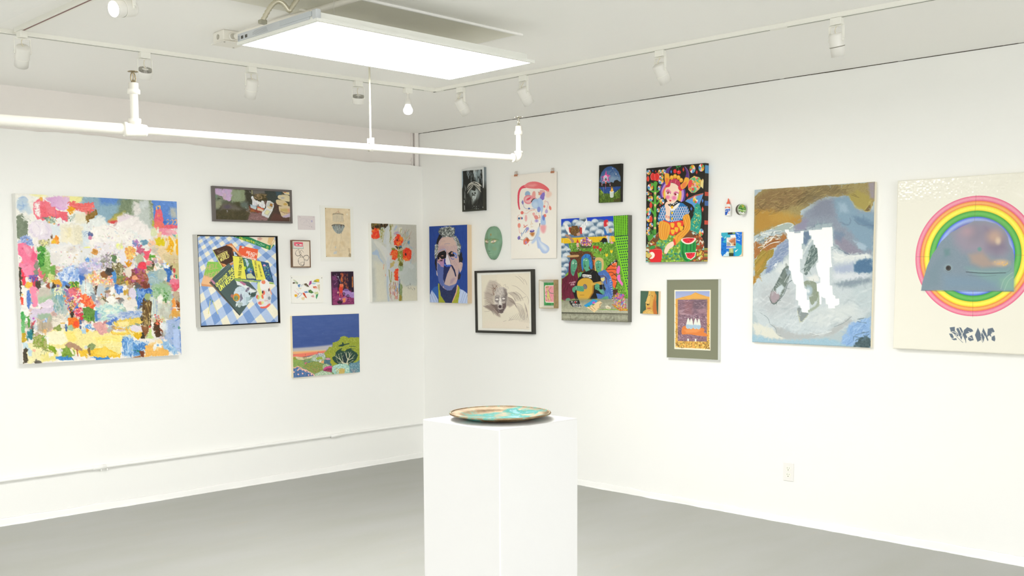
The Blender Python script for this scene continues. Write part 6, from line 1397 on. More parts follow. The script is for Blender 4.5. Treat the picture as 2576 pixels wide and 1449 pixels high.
Ls('#2f2a3c', 5, '345,500 350,560 345,600|375,520 380,570 410,660 425,720', a=.8); Ls('#9a7f8c', 4, '480,660 530,740|470,680 510,760|430,870 470,880|380,880 430,885', a=.8)
P('#1f2850', '420,735 450,740 490,810 515,900 512,930 495,920 480,850 450,790', j=2); P('#cdb6b2', '420,770 470,860 490,960 470,1050 400,1085 325,1040 350,960 370,890', j=2, soft=4); P('#a38aa0', '420,980 470,940 500,960 450,1040 410,1050', soft=14, a=.6); P('#c9aaa6', '550,700 555,850 530,940 510,860 500,760', soft=10, a=.5)
# hair
P('#6f7674', '225,150 260,115 330,120 400,95 450,120 490,125 490,230 440,275 360,265 290,275 250,240 220,190', j=8); SC('#c8cfcc #e4e8e2 #3a3f40 #8f9896 #202428', '222,150 270,110 400,100 490,130 485,250 290,275', 240, (3, 6), kind='l', ang=(50, 130), ln=(16, 36))
P('#6a716f', '440,260 510,255 560,330 590,430 580,520 550,600 530,540 530,400 490,310', j=8); SC('#c8cfcc #e0e4de #3a3f40 #8f9896', '450,260 520,265 585,420 575,520 550,590 530,420', 170, (3, 6), kind='l', ang=(50, 140), ln=(12, 30))
P('#6a716f', '165,400 210,385 215,500 200,600 160,640 155,500', j=6); SC('#c8cfcc #e0e4de #4a5050', '165,395 215,400 205,590 160,630', 90, (3, 6), kind='l', ang=(50, 140), ln=(12, 30))
A.grain(.01)
canvas('painting', 'portrait', A, 'portrait of a stern grey-haired man on bright blue, first on the right wall', side='#e6cfae')

# ---- black and white painting in its painted grey frame
A = start('bw', bg='#2c2d28', seed=32, K=1.8)
P, E, L, SC, Ls = A.P, A.E, A.L, A.SC, A.Ls
P('#b9bdbf', '120,170 755,110 720,700 700,190 155,225 160,500 130,700', soft=10); P('#d8dad8', '120,165 755,110 755,190 140,228', soft=6); P('#e0e4e4', '700,180 750,115 752,600 740,720 715,700', soft=16); P('#9fb0bc', '126,225 160,225 175,560 150,760 135,700', soft=10); P('#3a3a30', '128,740 165,700 200,1310 720,1280 735,700 768,740 768,1345 150,1362', soft=30)
P('#1f201c', '158,226 698,190 722,700 720,1288 200,1305 180,900', j=3)
SC('#6a7276 #8a9498 #b0bac0 #3f4444', '270,230 350,230 330,420 280,400', 16, (8, 18), kind='l', ang=(80, 105), ln=(60, 140), a=.6, soft=8); SC('#c3d0d4 #9fb0b4 #dfe6e6 #6f8084', '450,215 640,200 600,520 500,540 460,340', 60, (10, 24), kind='l', ang=(80, 100), ln=(70, 180), a=.5, soft=8); SC('#6f7a80 #a8b4b8 #40484a', '600,210 700,220 690,560 620,560', 24, (8, 16), kind='l', ang=(80, 100), ln=(60, 160), a=.5, soft=8); SC('#8a9498 #50585a', '380,260 440,300 420,520 370,520', 16, (6, 14), kind='l', ang=(80, 100), ln=(50, 120), a=.6, soft=6)
SC('#888c88 #a8aca8 #5f635f', '205,560 240,560 245,1150 205,1100', 14, (8, 14), kind='l', ang=(85, 95), ln=(80, 200), a=.5, soft=6); Ls('#d8dad4', 18, '208,1040 212,1110|215,1190 222,1300', a=.8, soft=6)
P('#7f8684', '330,800 480,700 640,800 600,1000 520,1060 440,1160 420,1000 380,950', soft=40, sm=1, a=.9); P('#a9b2b0', '400,770 520,730 580,820 540,980 470,1060 430,980', soft=30, sm=1)
for q in ('285,690 330,600 430,545 520,545 600,600 650,680', '280,720 340,640 430,590 500,590 580,630 660,720', '290,760 350,690 440,620 520,620 600,680 660,760', '290,860 330,780 400,700 450,640', '480,620 560,690 620,760 670,830', '300,640 380,580 460,565', '500,560 580,570 640,620 680,660', '560,640 640,640 690,670', '520,660 600,720 650,780', '300,830 350,750 420,680', '600,610 670,640'): L('#d8d6ca', 13, q, tp=2, a=.95)
P('#2a2a24', '405,760 440,690 465,670 500,690 520,740 500,790 440,770', soft=8, sm=1); E('#262622', 430, 860, 20, 24, rot=20, soft=6); E('#262622', 505, 850, 26, 20, rot=15, soft=6); E('#2c2c28', 462, 905, 42, 22, soft=8); P('#c3ccca', '440,930 500,930 520,1000 470,1040 430,1150 420,1080', soft=14, sm=1); Ls('#c8d0ce', 16, '400,850 405,960 430,1000|560,800 540,940 520,1000|420,1060 435,1160', a=.7, soft=8)
SC('#8a9494 #c0c8c6', '430,1200 620,1200 610,1290 440,1295', 16, (8, 14), a=.6, soft=6); E('#c8ccc6', 725, 1248, 8, 14, soft=4); SC('#4a4c46 #3a3b36', '240,900 700,1000 700,1280 240,1280', 40, (10, 24), kind='l', ang=(80, 100), ln=(80, 200), a=.35, soft=10)
P('#d8dad8', '120,165 755,110 755,186 140,226', soft=5); P('#e2e6e6', '702,190 755,115 752,600 740,720 722,700', soft=8)
def bwside(n): return ['#%02x%02x%02x' % tuple(int(v) for v in (lambda t: (np.array((128, 138, 142)) * (1 - t) + np.array((56, 56, 48)) * t))(min(1, max(0, (k / n - .28) / .25)))) for k in range(n)]
canvas('painting', 'bw', A, 'small black and white painting of hands over a face, highest near the corner', side='#8a9294', side_cols=[None, bwside, None, None])

# ---- watercolour print hanging from two clips
A = start('print', bg='#f6efe6', seed=33, K=1.5)
P, E, L, SC, Ls = A.P, A.E, A.L, A.SC, A.Ls
P('#fbf7ee', '60,700 730,700 730,1370 60,1370', soft=300)
P('#e9566a', '155,520 160,400 190,330 240,295 290,290 280,330 220,345 190,400 180,500 185,590 193,635 180,645 165,600', sm=1); P('#f08a8c', '250,300 300,260 370,242 450,250 540,290 610,355 590,400 560,370 480,345 400,345 300,335 260,320', sm=1, g=('#ec6a70', 260, 300, 600, 380)); P('#f6a8a4', '310,290 400,275 440,290 380,320 320,310', soft=16, a=.7); P('#f6d4c4', '590,370 640,400 645,440 600,475 565,450', soft=18, sm=1, a=.9); Ls('#dc4450', 8, '595,360 605,385', soft=6)
E('#9cb8d6', 300, 420, 38, 42, soft=4); P('#efa8a0', '365,440 380,385 410,388 415,450 400,480', sm=1, soft=3); E('#ec8e98', 310, 500, 66, 66, soft=3); E('#f6c4c4', 310, 500, 50, 46, soft=12); E('#e0556a', 315, 490, 38, 14, rot=-30, soft=6); P('#f0a0a4', '340,440 400,460 430,490 380,500', sm=1); Ls('#4a3028', 14, '355,530 380,498 400,490'); E('#a9c6e8', 425, 560, 66, 72, soft=4); E('#c8dcf2', 410, 580, 40, 46, soft=24)
P('#e8b0b0', '480,370 540,370 555,400 530,420 470,430', sm=1); P('#8a76c8', '500,420 540,400 545,470 520,510 480,490', sm=1, j=4); P('#a05a48', '452,380 470,400 465,420', j=2); E('#e89a88', 480, 420, 26, 20, j=5)
P('#b4cef0', '455,480 520,520 525,640 510,720 560,800 560,870 520,880 490,840 500,700 470,600', sm=1, soft=5); E('#8a98dc', 464, 645, 25, 40, soft=3); E('#7890d8', 535, 765, 20, 42, soft=4); P('#f4b0b4', '490,880 565,880 560,960 530,990 495,950', sm=1, soft=22); L('#3a3a4a', 8, '478,850 476,885')
P('#8a84c0', '215,540 225,515 240,520 243,560 230,572', sm=1); Ls('#6a70b0', 4, '238,570 270,628 400,635|210,535 222,542|225,505 228,518'); E('#4a60a8', 322, 630, 14, 12); Ls('#e8a090', 5, '240,690 290,700 330,670 410,640|280,655 320,650 400,655', a=.8); E('#ee7f74', 222, 690, 22, 24); Ls('#e89a8a', 4, '540,540 560,520 600,560 620,600|560,530 530,600'); E('#ee8a7c', 628, 625, 17, 32, rot=-15); E('#e88a80', 543, 603, 14, 18); Ls('#b8a0d0', 4, '575,530 600,545 580,640'); P('#c4b4de', '575,640 595,665 590,695 560,700 555,665', sm=1)
P('#ef6f5c', '540,715 565,715 572,745 550,760 535,740', sm=1, a=.8); E('#f4b8b8', 278, 770, 18, 48, soft=4); Ls('#d84a48', 4, '185,720 160,740 155,790 175,805', a=.7); E('#2f5a8a', 178, 772, 13, 17); E('#4a78a8', 220, 770, 12, 16); E('#e08a80', 204, 768, 9, 20); E('#f29a8a', 180, 875, 22, 34); Ls('#ee9488', 5, '178,905 185,975 215,1000'); P('#8a7cc4', '160,1040 180,1025 200,1045 190,1080 165,1085 155,1060', j=3)
Ls('#d8584c', 8, '250,865 258,890 300,870|245,905 280,895', a=.9); Ls('#5f8ac0', 9, '290,905 260,950 230,1000|310,900 280,960|215,980 218,1030|320,920 270,980', a=.85); E('#a89ad8', 300, 925, 24, 20, rot=-40, a=.8); Ls('#e08070', 6, '290,980 325,940', a=.8)
Ls('#e0a878', 3, '360,800 350,870 370,900|340,860 385,850|345,900 385,890|355,820 375,860', a=.8); E('#5a50a0', 368, 958, 34, 20, rot=-10); E('#c4b4e0', 366, 948, 24, 10); P('#c8844a', '340,985 400,980 395,1020 370,1035 345,1010', soft=16, sm=1)
P('#f0b4b0', '370,700 400,690 410,720 385,735', sm=1); P('#ec9a94', '390,740 440,730 455,780 420,790', sm=1, j=4); E('#a894dc', 432, 810, 22, 18, soft=16); SC('#c84a40 #e08a60', '455,700 495,720 485,800 455,790', 18, (3, 5)); Ls('#d8b8b0', 3, '400,640 430,690 420,720|445,680 410,740', a=.8)
Ls('#5a4a4a', 4.5, '485,850 470,900 440,990 400,1070 370,1090 330,1088 290,1045 240,1085 200,1075 180,1060'); P('#e8806a', '240,1095 290,1050 335,1092 310,1130 270,1160 245,1140', j=3); P('#c06a38', '290,1050 320,1090 300,1110 285,1080'); E('#b890c8', 280, 1125, 14, 18); Ls('#d86a58', 4, '250,1140 250,1155|318,1150 320,1175', a=.9)
P('#c6d8f2', '445,940 470,900 475,1000 440,1080 380,1140 360,1120 420,1030', sm=1, soft=16); P('#b9cdf0', '435,1070 460,1040 490,1060 500,1110 560,1150 610,1190 618,1240 580,1285 520,1280 480,1220 450,1200', sm=1, soft=5); P('#e6eef8', '455,1070 480,1110 560,1180 590,1230 560,1250 500,1190', sm=1, soft=24)
A.grain(.005)
w = WORKS['print']; W, H = w[3], w[4]
root = hang('hanging_print', 'print', 'large cream watercolour print of a floating face, hung from two clips', 'print')
o = paint_mesh('sheet', A, W, H, .010, art_mat('paper', .8), '#f4efe4', .0012, root)
for sx in (-.385, .415):
    if 1:
        cx, cy = sx * W, H / 2
        mb = MB(); mb.prism([(cx - .016, cy - .010), (cx + .016, cy - .010), (cx + .013, cy + .004), (cx - .013, cy + .004)], .003, .017)
        k = mb.build('binder_clip', mat('clip_copper', '#c98a6a', .35, .6), root)
        mb = MB()
        for s_ in (-1, 1):
            mb.tube([(cx + s_ * .004, cy + .002, .012), (cx + s_ * .013, cy + .012, .012), (cx + s_ * .013, cy + .022, .010), (cx + s_ * .007, cy + .027, .009), (cx + s_ * .002, cy + .022, .009), (cx + s_ * .003, cy + .010, .010)], .0013, 6)
        mb.build('clip_handle', mat('clip_wire', '#b8a08c', .3, .7), k)

# ---- pencil head in a black frame
w = WORKS['drawing']; W, H, T = w[3], w[4], w[6]
A = start('drawing', region=[(100,122),(1205,112),(1232,1340),(132,1288)], bg='#f1f0e8', seed=34, K=1.5)
P, E, L, SC, Ls = A.P, A.E, A.L, A.SC, A.Ls
P('#e9e2cf', '193,172 1165,150 1172,1284 225,1240', j=1); P('#efe6d2', '520,172 1160,150 1170,1000 600,900', soft=60, a=.7); P('#eeded0', '300,1100 1160,1100 1172,1280 226,1238', soft=60, a=.4); Ls('#d4c8b4', 4, '226,1240 700,1256 1172,1286|196,175 226,1235', a=.8)
pc = '#8f8078 #a89a90 #75665e'
P('#b9aaa0', '350,290 470,290 560,380 500,560 420,620 270,520 300,400', soft=34, a=.55, j=14); P('#a08c84', '260,520 420,560 440,760 400,760 260,640', soft=30, a=.45, j=12); P('#8f7c74', '240,800 400,760 500,840 590,1020 560,1030 420,900 290,840', soft=20, a=.65, j=10); P('#a3958c', '720,620 860,700 880,760 760,830 700,780', soft=24, a=.7, j=10)
for (x0, y0, x1, y1, n, dx, dy) in ((350, 280, 620, 430, 17, -7, 22), (270, 520, 470, 640, 14, -2, 22), (250, 640, 440, 800, 12, 2, 18), (260, 790, 500, 1000, 10, 10, 0), (730, 530, 890, 720, 14, 12, -1), (720, 620, 870, 760, 14, 4, 8)):
    for k in range(n):
        a_, b_ = k * dx + A.rnd.uniform(-6, 6), k * dy + A.rnd.uniform(-5, 5) - (0 if n != 14 else 0)
        L(A.rnd.choice(pc.split()), 4.5, [x0 + a_, y0 + b_, (x0 + x1) / 2 + a_ + 20, (y0 + y1) / 2 + b_ - 24, x1 + a_, y1 + b_], a=.6, tp=2)
for q in ('730,540 830,610 900,720', '760,520 860,590 940,700', '800,520 900,590 950,700', '840,520 930,600 980,690', '870,200 960,260 1065,380', '940,200 1020,260 1060,330', '1050,260 1090,320 1120,395', '800,390 900,420 1000,500 1110,600', '970,660 1060,640 1110,610', '1120,610 1150,700 1140,790', '880,760 960,770 1020,810', '255,910 380,900', '640,1120 710,1095', '740,1110 800,1060 760,1095 850,1085'): L('#8a7c74', 4, q, a=.7, tp=2)
for k in range(15):
    x = 1010 + k * 9 - abs(k - 7) * 2; L(A.rnd.choice(pc.split()), 4.5, [x - 110 + k * 6, 830 + k * 4 - 60, x - 40 + k * 5, 930 + k * 6, x - 10, 1090 + k * 3 - abs(k - 6) * 8], a=.6, tp=2) if k < 9 else None
for k in range(12): L('#8f8078', 4.5, [760 + k * 30, 1030 - k * 14 - (k > 6) * 40, 800 + k * 30, 1080 - k * 10, 830 + k * 27 + k * 4, 1100 + k * 6 - (k < 5) * 20], a=.65, tp=2)
for k in range(6): L('#8f8078', 4.5, [1060 + k * 5, 740 + k * 30, 1100 + k * 6, 830 + k * 30, 1135 - k * 4, 950 + k * 30], a=.6, tp=2)
# face
face = '470,600 480,500 520,440 600,420 680,440 715,540 720,660 700,820 650,920 600,950 550,930 500,840 470,760'
P('#cfc6bd', face, sm=1, soft=10); P('#ddd4cc', '520,450 620,440 670,520 600,600 500,560', soft=30, a=.8); P('#857a76', '640,440 710,470 720,560 690,620 650,540', soft=22, a=.7, j=8); P('#6f6460', '690,520 725,560 715,700 680,800 670,640', soft=18, a=.6)
for k in range(6): L('#8f8682', 4, [500, 470 + k * 22, 590, 450 + k * 22, 680, 490 + k * 22], a=.55)
P('#8a8180', '475,620 560,600 560,720 500,740 470,700', soft=18, a=.8); P('#8a8180', '600,620 690,600 690,700 610,720', soft=18, a=.8); E('#eee8e2', 515, 668, 34, 20, soft=10); E('#eee8e2', 645, 655, 34, 20, soft=10); Ls('#4f4644', 6, '480,680 515,700 550,685|615,665 650,690 685,660|475,610 520,585 560,600|600,600 650,580 690,600|480,655 515,640 548,655|615,645 650,630 680,640', a=.8)
P('#eee9e3', '565,640 590,640 610,740 600,800 550,780 545,740', soft=12); P('#e6ddd6', '470,710 530,740 530,790 470,770', soft=10, a=.8); P('#4c3f42', '548,800 575,782 605,800 600,840 570,848 550,830', soft=8, sm=1); P('#5f4f4f', '620,760 700,740 700,830 650,900 620,860', soft=16, j=6, a=.85); P('#5f504c', '390,770 520,770 560,900 540,960 480,860', soft=18, a=.75, j=8); P('#5a4c4c', '530,870 650,870 640,940 600,955 550,935', soft=10, a=.85); Ls('#e0d6d0', 8, '530,860 580,870 640,855|540,885 560,910', a=.8); Ls('#403638', 6, '525,880 600,885 650,860|560,770 580,800 610,790|545,730 540,780', a=.8)
Ls('#8a5a48', 6, '400,430 430,500 450,580|460,360 500,400 520,430|450,400 430,450 470,440|440,470 480,430', a=.7); SC('#6a5248 #8a6a5a #4f423e', '400,350 520,350 500,430 450,600 420,500', 40, (3, 5), kind='l', ang=(40, 130), ln=(20, 50), a=.6); Ls('#8a7f7a', 4, '640,390 680,370 690,420 730,420 740,460|415,700 430,730 425,760|720,760 740,790 720,810', a=.7)
SC('#6f625e #4a4040 #9a8d88', face, 130, (3, 5), kind='l', ang=(40, 80), ln=(20, 50), a=.35)
Ls('#6a5f5a', 5, '1120,1230 1130,1250 1118,1252|1150,1240 1160,1248', a=.8); A.grain(.01)
root = hang('framed_drawing', 'drawing', 'pencil drawing of a gaunt face in a thick black frame', 'drawing')
x0, x1, y0, y1 = rect_of(A, W, H)
paint_mesh('picture', A, W, H, T - .008, art_mat('paper', .8), '#f0efe8', .012, root)
frame(root, W, H, x0 + .001, x1 - .001, y0 + .001, y1 - .001, 0, T, mat('black_frame', '#2d2b24', .35))
# ---- three green singers
A = start('trio', bg='#7fae3a', seed=41, K=1.5)
P, E, L, SC, Ls, TX = A.P, A.E, A.L, A.SC, A.Ls, A.TX
P('#1f47c8', '50,60 720,60 720,340 50,340')
P('#5f7fa0', '55,200 110,130 180,150 220,110 300,110 330,85 420,150 520,110 600,120 720,140 720,340 55,340', j=6)
def puff(x, y, r, dk='#3f5f7f'):
    E('#b8cad8', x, y, r); E(dk, x + r * .15, y + r * .35, r * .8, r * .62, soft=r * .4, a=.85); E('#eef2f4', x - r * .15, y - r * .35, r * .62, r * .4, soft=r * .4, a=.9)
for q in ((330, 105, 46, '#3a4a58'), (240, 150, 40), (300, 190, 66), (130, 180, 52), (480, 150, 46), (90, 240, 46), (400, 200, 70), (560, 200, 58), (180, 250, 50), (470, 250, 56), (370, 290, 46), (620, 170, 42), (660, 200, 60), (690, 270, 50), (540, 290, 56), (90, 320, 40), (440, 320, 40), (610, 300, 44)): puff(*q)
P('#efc21e', '57,345 740,322 735,405 62,415', j=1, br=.02)
P('#4f7aa8', '58,415 150,410 180,560 160,760 72,840', j=2)
for q in ((100, 500, 60), (70, 440, 36), (130, 580, 56), (95, 640, 60), (130, 700, 40), (90, 750, 46), (80, 810, 36), (150, 500, 30)): puff(*q)
grass = '150,408 735,395 760,520 800,700 850,900 900,1120 760,1110 700,900 640,700 560,560 440,520 200,520'
P('#5f9430', grass, j=4); SC('#8ac04a #4a7a24 #a8cf5a #3f6a20 #70a838', grass, 900, (3, 6), kind='l', ang=(20, 160), ln=(10, 26), a=.85)
P('#5f3a1e', '165,520 300,505 440,520 480,590 500,640 480,760 270,780 180,620', j=8); SC('#7a4a24 #3f2412 #8f5c30', '170,520 470,520 480,760 280,770', 260, (3, 5), kind='l', ang=(40, 140), ln=(10, 24), a=.9); P('#4f3018', '700,1000 770,990 765,1110 690,1110', j=6)
# green lattice panel
P('#7fd02a', '710,70 897,55 900,1120 790,640 725,330'); 
for k in range(7):
    for i in range(34):
        y = 78 + i * 20.5 if i < 13 else 330 + (i - 13) * 33
        if i >= 13: x = 738 + k * 25 + (i - 13) * 7.5 + 0
        else: x = 722 + k * 26.5
        y2 = y - k * 2
        if x > 888 or y2 > 1110: continue
        hgt_ = 11 if i < 13 else 17
        P('#14301e' if i < 13 else '#163848', [x, y2 - hgt_ / 2, x + 13, y2 - hgt_ / 2 - 1, x + 14 + (i >= 13) * 2, y2 + hgt_ / 2 - 1, x + 1 + (i >= 13) * 2, y2 + hgt_ / 2])
# angel at left
P('#f2f2f0', '85,155 120,165 160,210 180,290 150,300 110,220', j=5); P('#f2f2f2', '290,210 340,160 375,95 385,150 350,250 310,300', j=5); SC('#d0d8e0 #ffffff', '300,200 370,110 380,160 320,290', 26, (3, 5), kind='l', ang=(100, 140), ln=(14, 34)); P('#c83a34', '150,210 175,205 180,285 160,270', j=2); P('#c83a34', '285,205 320,215 320,300 295,290', j=2)
E('#6a4a28', 228, 250, 58, 62, j=8); SC('#8a6434 #4f3418 #a07c40', '175,200 285,200 280,300 180,300', 120, (3, 5), ang=(0, 180)); P('#c89a80', '250,290 290,275 300,310 260,320', j=3); P('#b08a74', '110,300 150,305 215,370 215,402 190,400 160,350 115,320', j=2, sm=1); P('#c8a890', '290,370 345,345 375,330 360,360 310,385', j=2); Ls('#e8ecee', 4, '90,360 85,430 120,500 165,540|110,345 180,380 190,480', a=.6)
P('#d83a34', '262,352 282,405 248,405'); E('#e8c4b0', 264, 425, 17, 22); E('#e8a898', 268, 445, 18, 14); SC('#6a4a38 #e0d8d0', '250,460 300,460 300,500 250,500', 16, (4, 7)); P('#4a5238', '305,430 430,420 430,465 320,472', sm=1); SC('#8a5ab8 #e8b8c8 #e8b430 #c84a6a #f0e8e8 #6a3f98', '300,380 380,340 445,380 430,440 310,440', 120, (6, 12), a=.95)
P('#1a1a1c', '575,350 600,345 645,358 640,400 620,400 615,420 585,420 572,400 545,395 560,380', j=3); Ls('#1a1a1c', 6, '575,385 548,395 545,380'); E('#7ab890', 605, 410, 14, 12)
# girl on ledge
P('#d8303a', '600,125 640,118 645,180 620,200 595,205 590,150', sm=1); E('#e8c4a8', 636, 165, 10, 18); P('#c8d0da', '590,205 650,200 660,260 595,270', j=2); P('#2f6fb8', '592,210 610,230 630,290 690,290 690,315 600,310', j=2); P('#d8bc98', '655,230 688,235 690,280 660,270', sm=1); P('#e8ccc0', '620,320 650,320 655,395 640,395|'.replace('|', '')); P('#b8d0dc', '640,325 665,325 665,410 645,410'); Ls('#e0b8a0', 12, '672,325 690,400'); E('#e8a0b0', 695, 408, 22, 11); Ls('#c83a3a', 5, '600,318 640,316')
# tulips
for x, y, c in ((472, 458, '#d02a2a'), (512, 462, '#d02a2a'), (548, 490, '#c82a30'), (628, 560, '#f0d020'), (688, 515, '#f0d020')):
    P(c, [x - 14, y - 20, x, y - 8, x + 14, y - 22, x + 16, y + 8, x, y + 26, x - 14, y + 8], sm=1); L('#d8e0b8', 3, [x, y + 24, x + 10, y + 60])
SC('#8ab03a #e8e070', '690,570 740,570 740,600 690,600', 6, (3, 6))
# butterfly wing
P('#1c1a18', '455,600 480,575 500,600 480,640', j=2); SC('#f0ece4', '458,590 495,580 495,620 465,620', 14, (2, 4)); P('#d8602c', '460,620 490,625 490,700 470,690', j=3)
P('#ee6a34', '620,740 650,700 740,625 760,660 750,760 755,900 740,985 700,940 640,800', j=2); P('#1d1a18', '640,700 720,640 748,605 765,640 735,660 700,670 655,715', j=3); SC('#f4f0e8', '670,680 740,615 762,640 690,690', 30, (3, 5)); Ls('#1d1a18', 6, '620,740 660,700 740,640 764,660 752,800 760,900 735,995 712,1000|620,745 700,740 755,750|640,790 700,780 752,830|680,660 700,700 755,700|700,860 752,880|690,820 745,800|715,910 745,960', a=1); SC('#f4f0e8', '745,660 768,660 762,900 748,900', 26, (2, 4)); P('#ee6a34', '705,870 748,890 735,980 712,960', j=2)
P('#f070c0', '765,720 780,695 800,720 790,790 765,800 755,760', sm=1); P('#f078c4', '765,820 800,810 805,870 835,920 825,950 800,920 765,870', sm=1)
# left singer
P('#6a1c34', '160,650 195,600 240,600 262,640 265,780 285,900 255,1000 230,1100 120,1140 72,1110 70,860 150,800', j=2); SC('#7f2a44 #551428 #45101e', '80,840 260,820 240,1080 80,1100', 60, (4, 8), kind='l', ang=(60, 120), ln=(40, 110), a=.5); P('#5aa080', '190,630 225,608 258,640 258,710 235,765 215,820 185,780 180,690', sm=1); P('#3f7a60', '190,690 200,760 230,770 210,800 185,770', soft=8, a=.8); E('#9ad0b0', 210, 650, 12, 16, soft=6); Ls('#e6ece4', 7, '203,668 216,662|240,668 250,664', a=1); Ls('#2f5a48', 4, '228,670 232,700 222,712|215,735 238,738', a=.9); TX('#e0b8c0', 'ruge', 165, 915, 20, -4, 1, -20, 4); TX('#e0b8c0', 'the n', 178, 940, 18, -3, 1, -18, 4)
P('#c8a06a', '145,562 270,556 272,580 150,585', sm=1)
# centre singer
P('#141414', '270,860 330,780 420,735 500,760 560,840 620,990 610,1060 500,1110 240,1115 210,1020', j=2); Ls('#4f4f4c', 3, '500,800 520,900|260,920 220,1000|540,1000 600,1060', a=.7)
P('#2f78c0', '330,570 370,545 420,560 448,640 452,730 420,720 400,640 350,620 335,760 315,700 312,610', sm=1, j=2); SC('#4f9ae0 #1f5a9a #3a84cc', '330,570 430,560 450,720 410,700 400,630 330,640', 40, (3, 5), kind='l', ang=(60, 110), ln=(20, 44)); P('#5aa884', '335,620 370,595 405,620 410,700 390,740 360,745 335,700', sm=1); P('#5aa884', '355,730 400,720 425,745 370,768'); P('#3f7f62', '350,660 372,700 350,720 338,690', soft=6, a=.7); Ls('#e6ece4', 7, '340,622 352,618|368,628 384,624'); Ls('#2f5a48', 4, '356,640 348,672 362,680|352,698 372,695'); E('#1f3a30', 360, 697, 8, 6)
Ls('#9ab090', 3, '400,760 440,740|455,760 420,800', a=.6); P('#ecebe6', '325,805 345,800 440,810 442,850 400,850 395,840 330,835', j=1); TX('#3a3a3a', 'DEVOTION', 333, 828, 13, 1.2, 0, -14, 3); TX('#3a3a3a', 'CLUB', 365, 847, 12, 1, 0, -12, 3)
P('#d6a83c', '262,960 275,890 330,850 400,850 450,880 470,950 455,1040 400,1110 330,1135 280,1110 258,1040', sm=1, j=1); P('#a8742a', '455,900 475,940 470,1030 420,1110 400,1110 450,1030', soft=6, a=.9); E('#6f6a6a', 362, 955, 26, 34, rot=-20); Ls('#d8d4cc', 2, '345,930 385,980|342,950 375,990', a=.8); P('#d8ac4a', '430,910 470,905 560,890 590,905 590,930 480,935 440,945'); Ls('#8a5a24', 4, '470,912 590,905|300,1060 350,1060'); TX('#6a4a1a', 'TTT', 555, 925, 12, 1, 0, -14, 2)
P('#58a27e', '225,960 250,945 330,950 350,985 340,1015 290,1010 240,1000 215,1010', sm=1, j=2); Ls('#3f7a5c', 4, '300,965 345,1000|290,980 335,1010|265,960 255,1000', a=.8); P('#58a27e', '205,970 235,960 235,1025 205,1010', sm=1); Ls('#d8e0d8', 4, '248,955 255,985|515,1000 540,1000', a=.8); P('#58a27e', '485,950 500,920 540,930 545,985 600,1000 610,1040 590,1060 520,1000 490,990', sm=1, j=2); SC('#3f7a5c #7abf98', '490,930 600,1000 600,1050 500,980', 16, (3, 5), kind='l', ang=(20, 70), ln=(10, 24)); P('#5aa884', '290,790 305,770 318,790 305,830 290,820', sm=1)
# right singer
P('#4a70b8', '520,790 610,745 660,800 705,900 710,1060 690,1120 640,1130 520,1110 500,1040 600,1060 620,980 560,850', j=2); SC('#6a90d0 #3a5a9a #7fa0dc', '560,790 690,850 700,1100 560,1100', 50, (4, 8), kind='l', ang=(60, 110), ln=(30, 90), a=.5); Ls('#6a3a2c', 9, '550,825 600,825 625,850 630,920', sm=0); P('#e0d08a', '555,850 600,835 610,870 585,895 560,880', j=3); TX('#e8e8ec', 'IIIIIIIII', 668, 860, 4, 28, 16, -2, 5)
P('#d8b878', '490,600 540,590 585,620 592,700 580,770 560,740 545,640 500,640 495,760 480,730 482,640', sm=1, j=2); P('#5aa884', '492,650 530,632 562,650 565,720 540,775 505,750 490,700', sm=1); P('#3f7f62', '500,700 520,750 500,740', soft=6, a=.7); P('#4a70b8', '520,780 600,745 620,770 530,815', j=1); Ls('#e6ece4', 6, '502,662 512,658|538,656 552,652'); Ls('#2f5a48', 4, '524,668 520,696|516,718 534,716'); E('#1f3a30', 525, 712, 7, 6)
P('#58a27e', '120,1110 160,1095 180,1120 170,1160 130,1155', sm=1, j=2); P('#58a27e', '560,1120 600,1085 650,1080 650,1110 620,1150 600,1175 575,1150', sm=1, j=2); SC('#3f7a5c', '560,1120 640,1100 600,1170', 8, (3, 4), kind='l', ang=(100, 140), ln=(14, 30))
# stone ledge
P('#a8a890', '70,1130 900,1110 900,1240 720,1240 70,1240', j=2, br=.04); P('#8a8a74', '70,1115 240,1100 700,1110 900,1120 900,1165 70,1150', soft=20, a=.6)
A.c[:] = A.c
P('#b4b49c', '70,1232 900,1255 900,1300 70,1275', j=1, br=.05); P('#4a4a3e', '70,1270 900,1298 900,1312 70,1288', soft=6); P('#8f8f7c', '70,1285 900,1308 900,1408 70,1372', br=.06, j=1); P('#c2c2aa', '70,1310 900,1330 900,1370 70,1345', soft=20, a=.6); SC('#5f5f50 #d0d0b8 #6f6f60', '72,1300 898,1320 898,1395 75,1365', 60, (6, 18), a=.25, soft=8); SC('#6a6a5a #c8c8b0 #7a7a68', '72,1150 898,1160 898,1240 72,1240', 50, (8, 20), a=.22, soft=10); Ls('#3f3f36', 4, '180,1312 178,1370|515,1325 512,1380|690,1335 690,1392|70,1372 900,1402', a=.6)
P('#1a1a1a', '165,1130 285,1120 315,1205 210,1208 180,1170'); TX('#e8e8e4', 'BLACK', 190, 1150, 16, 0, 2, -16, 3); TX('#f2f2ee', 'SOCIALIST', 205, 1182, 12, 1, 1, -18, 4); TX('#f2f2ee', 'FEMINISM', 212, 1204, 12, 1, 1, -14, 3); P('#d02020', '232,1140 252,1138 250,1158 236,1158'); P('#7a7a70', '165,1130 180,1170 190,1200 160,1150')
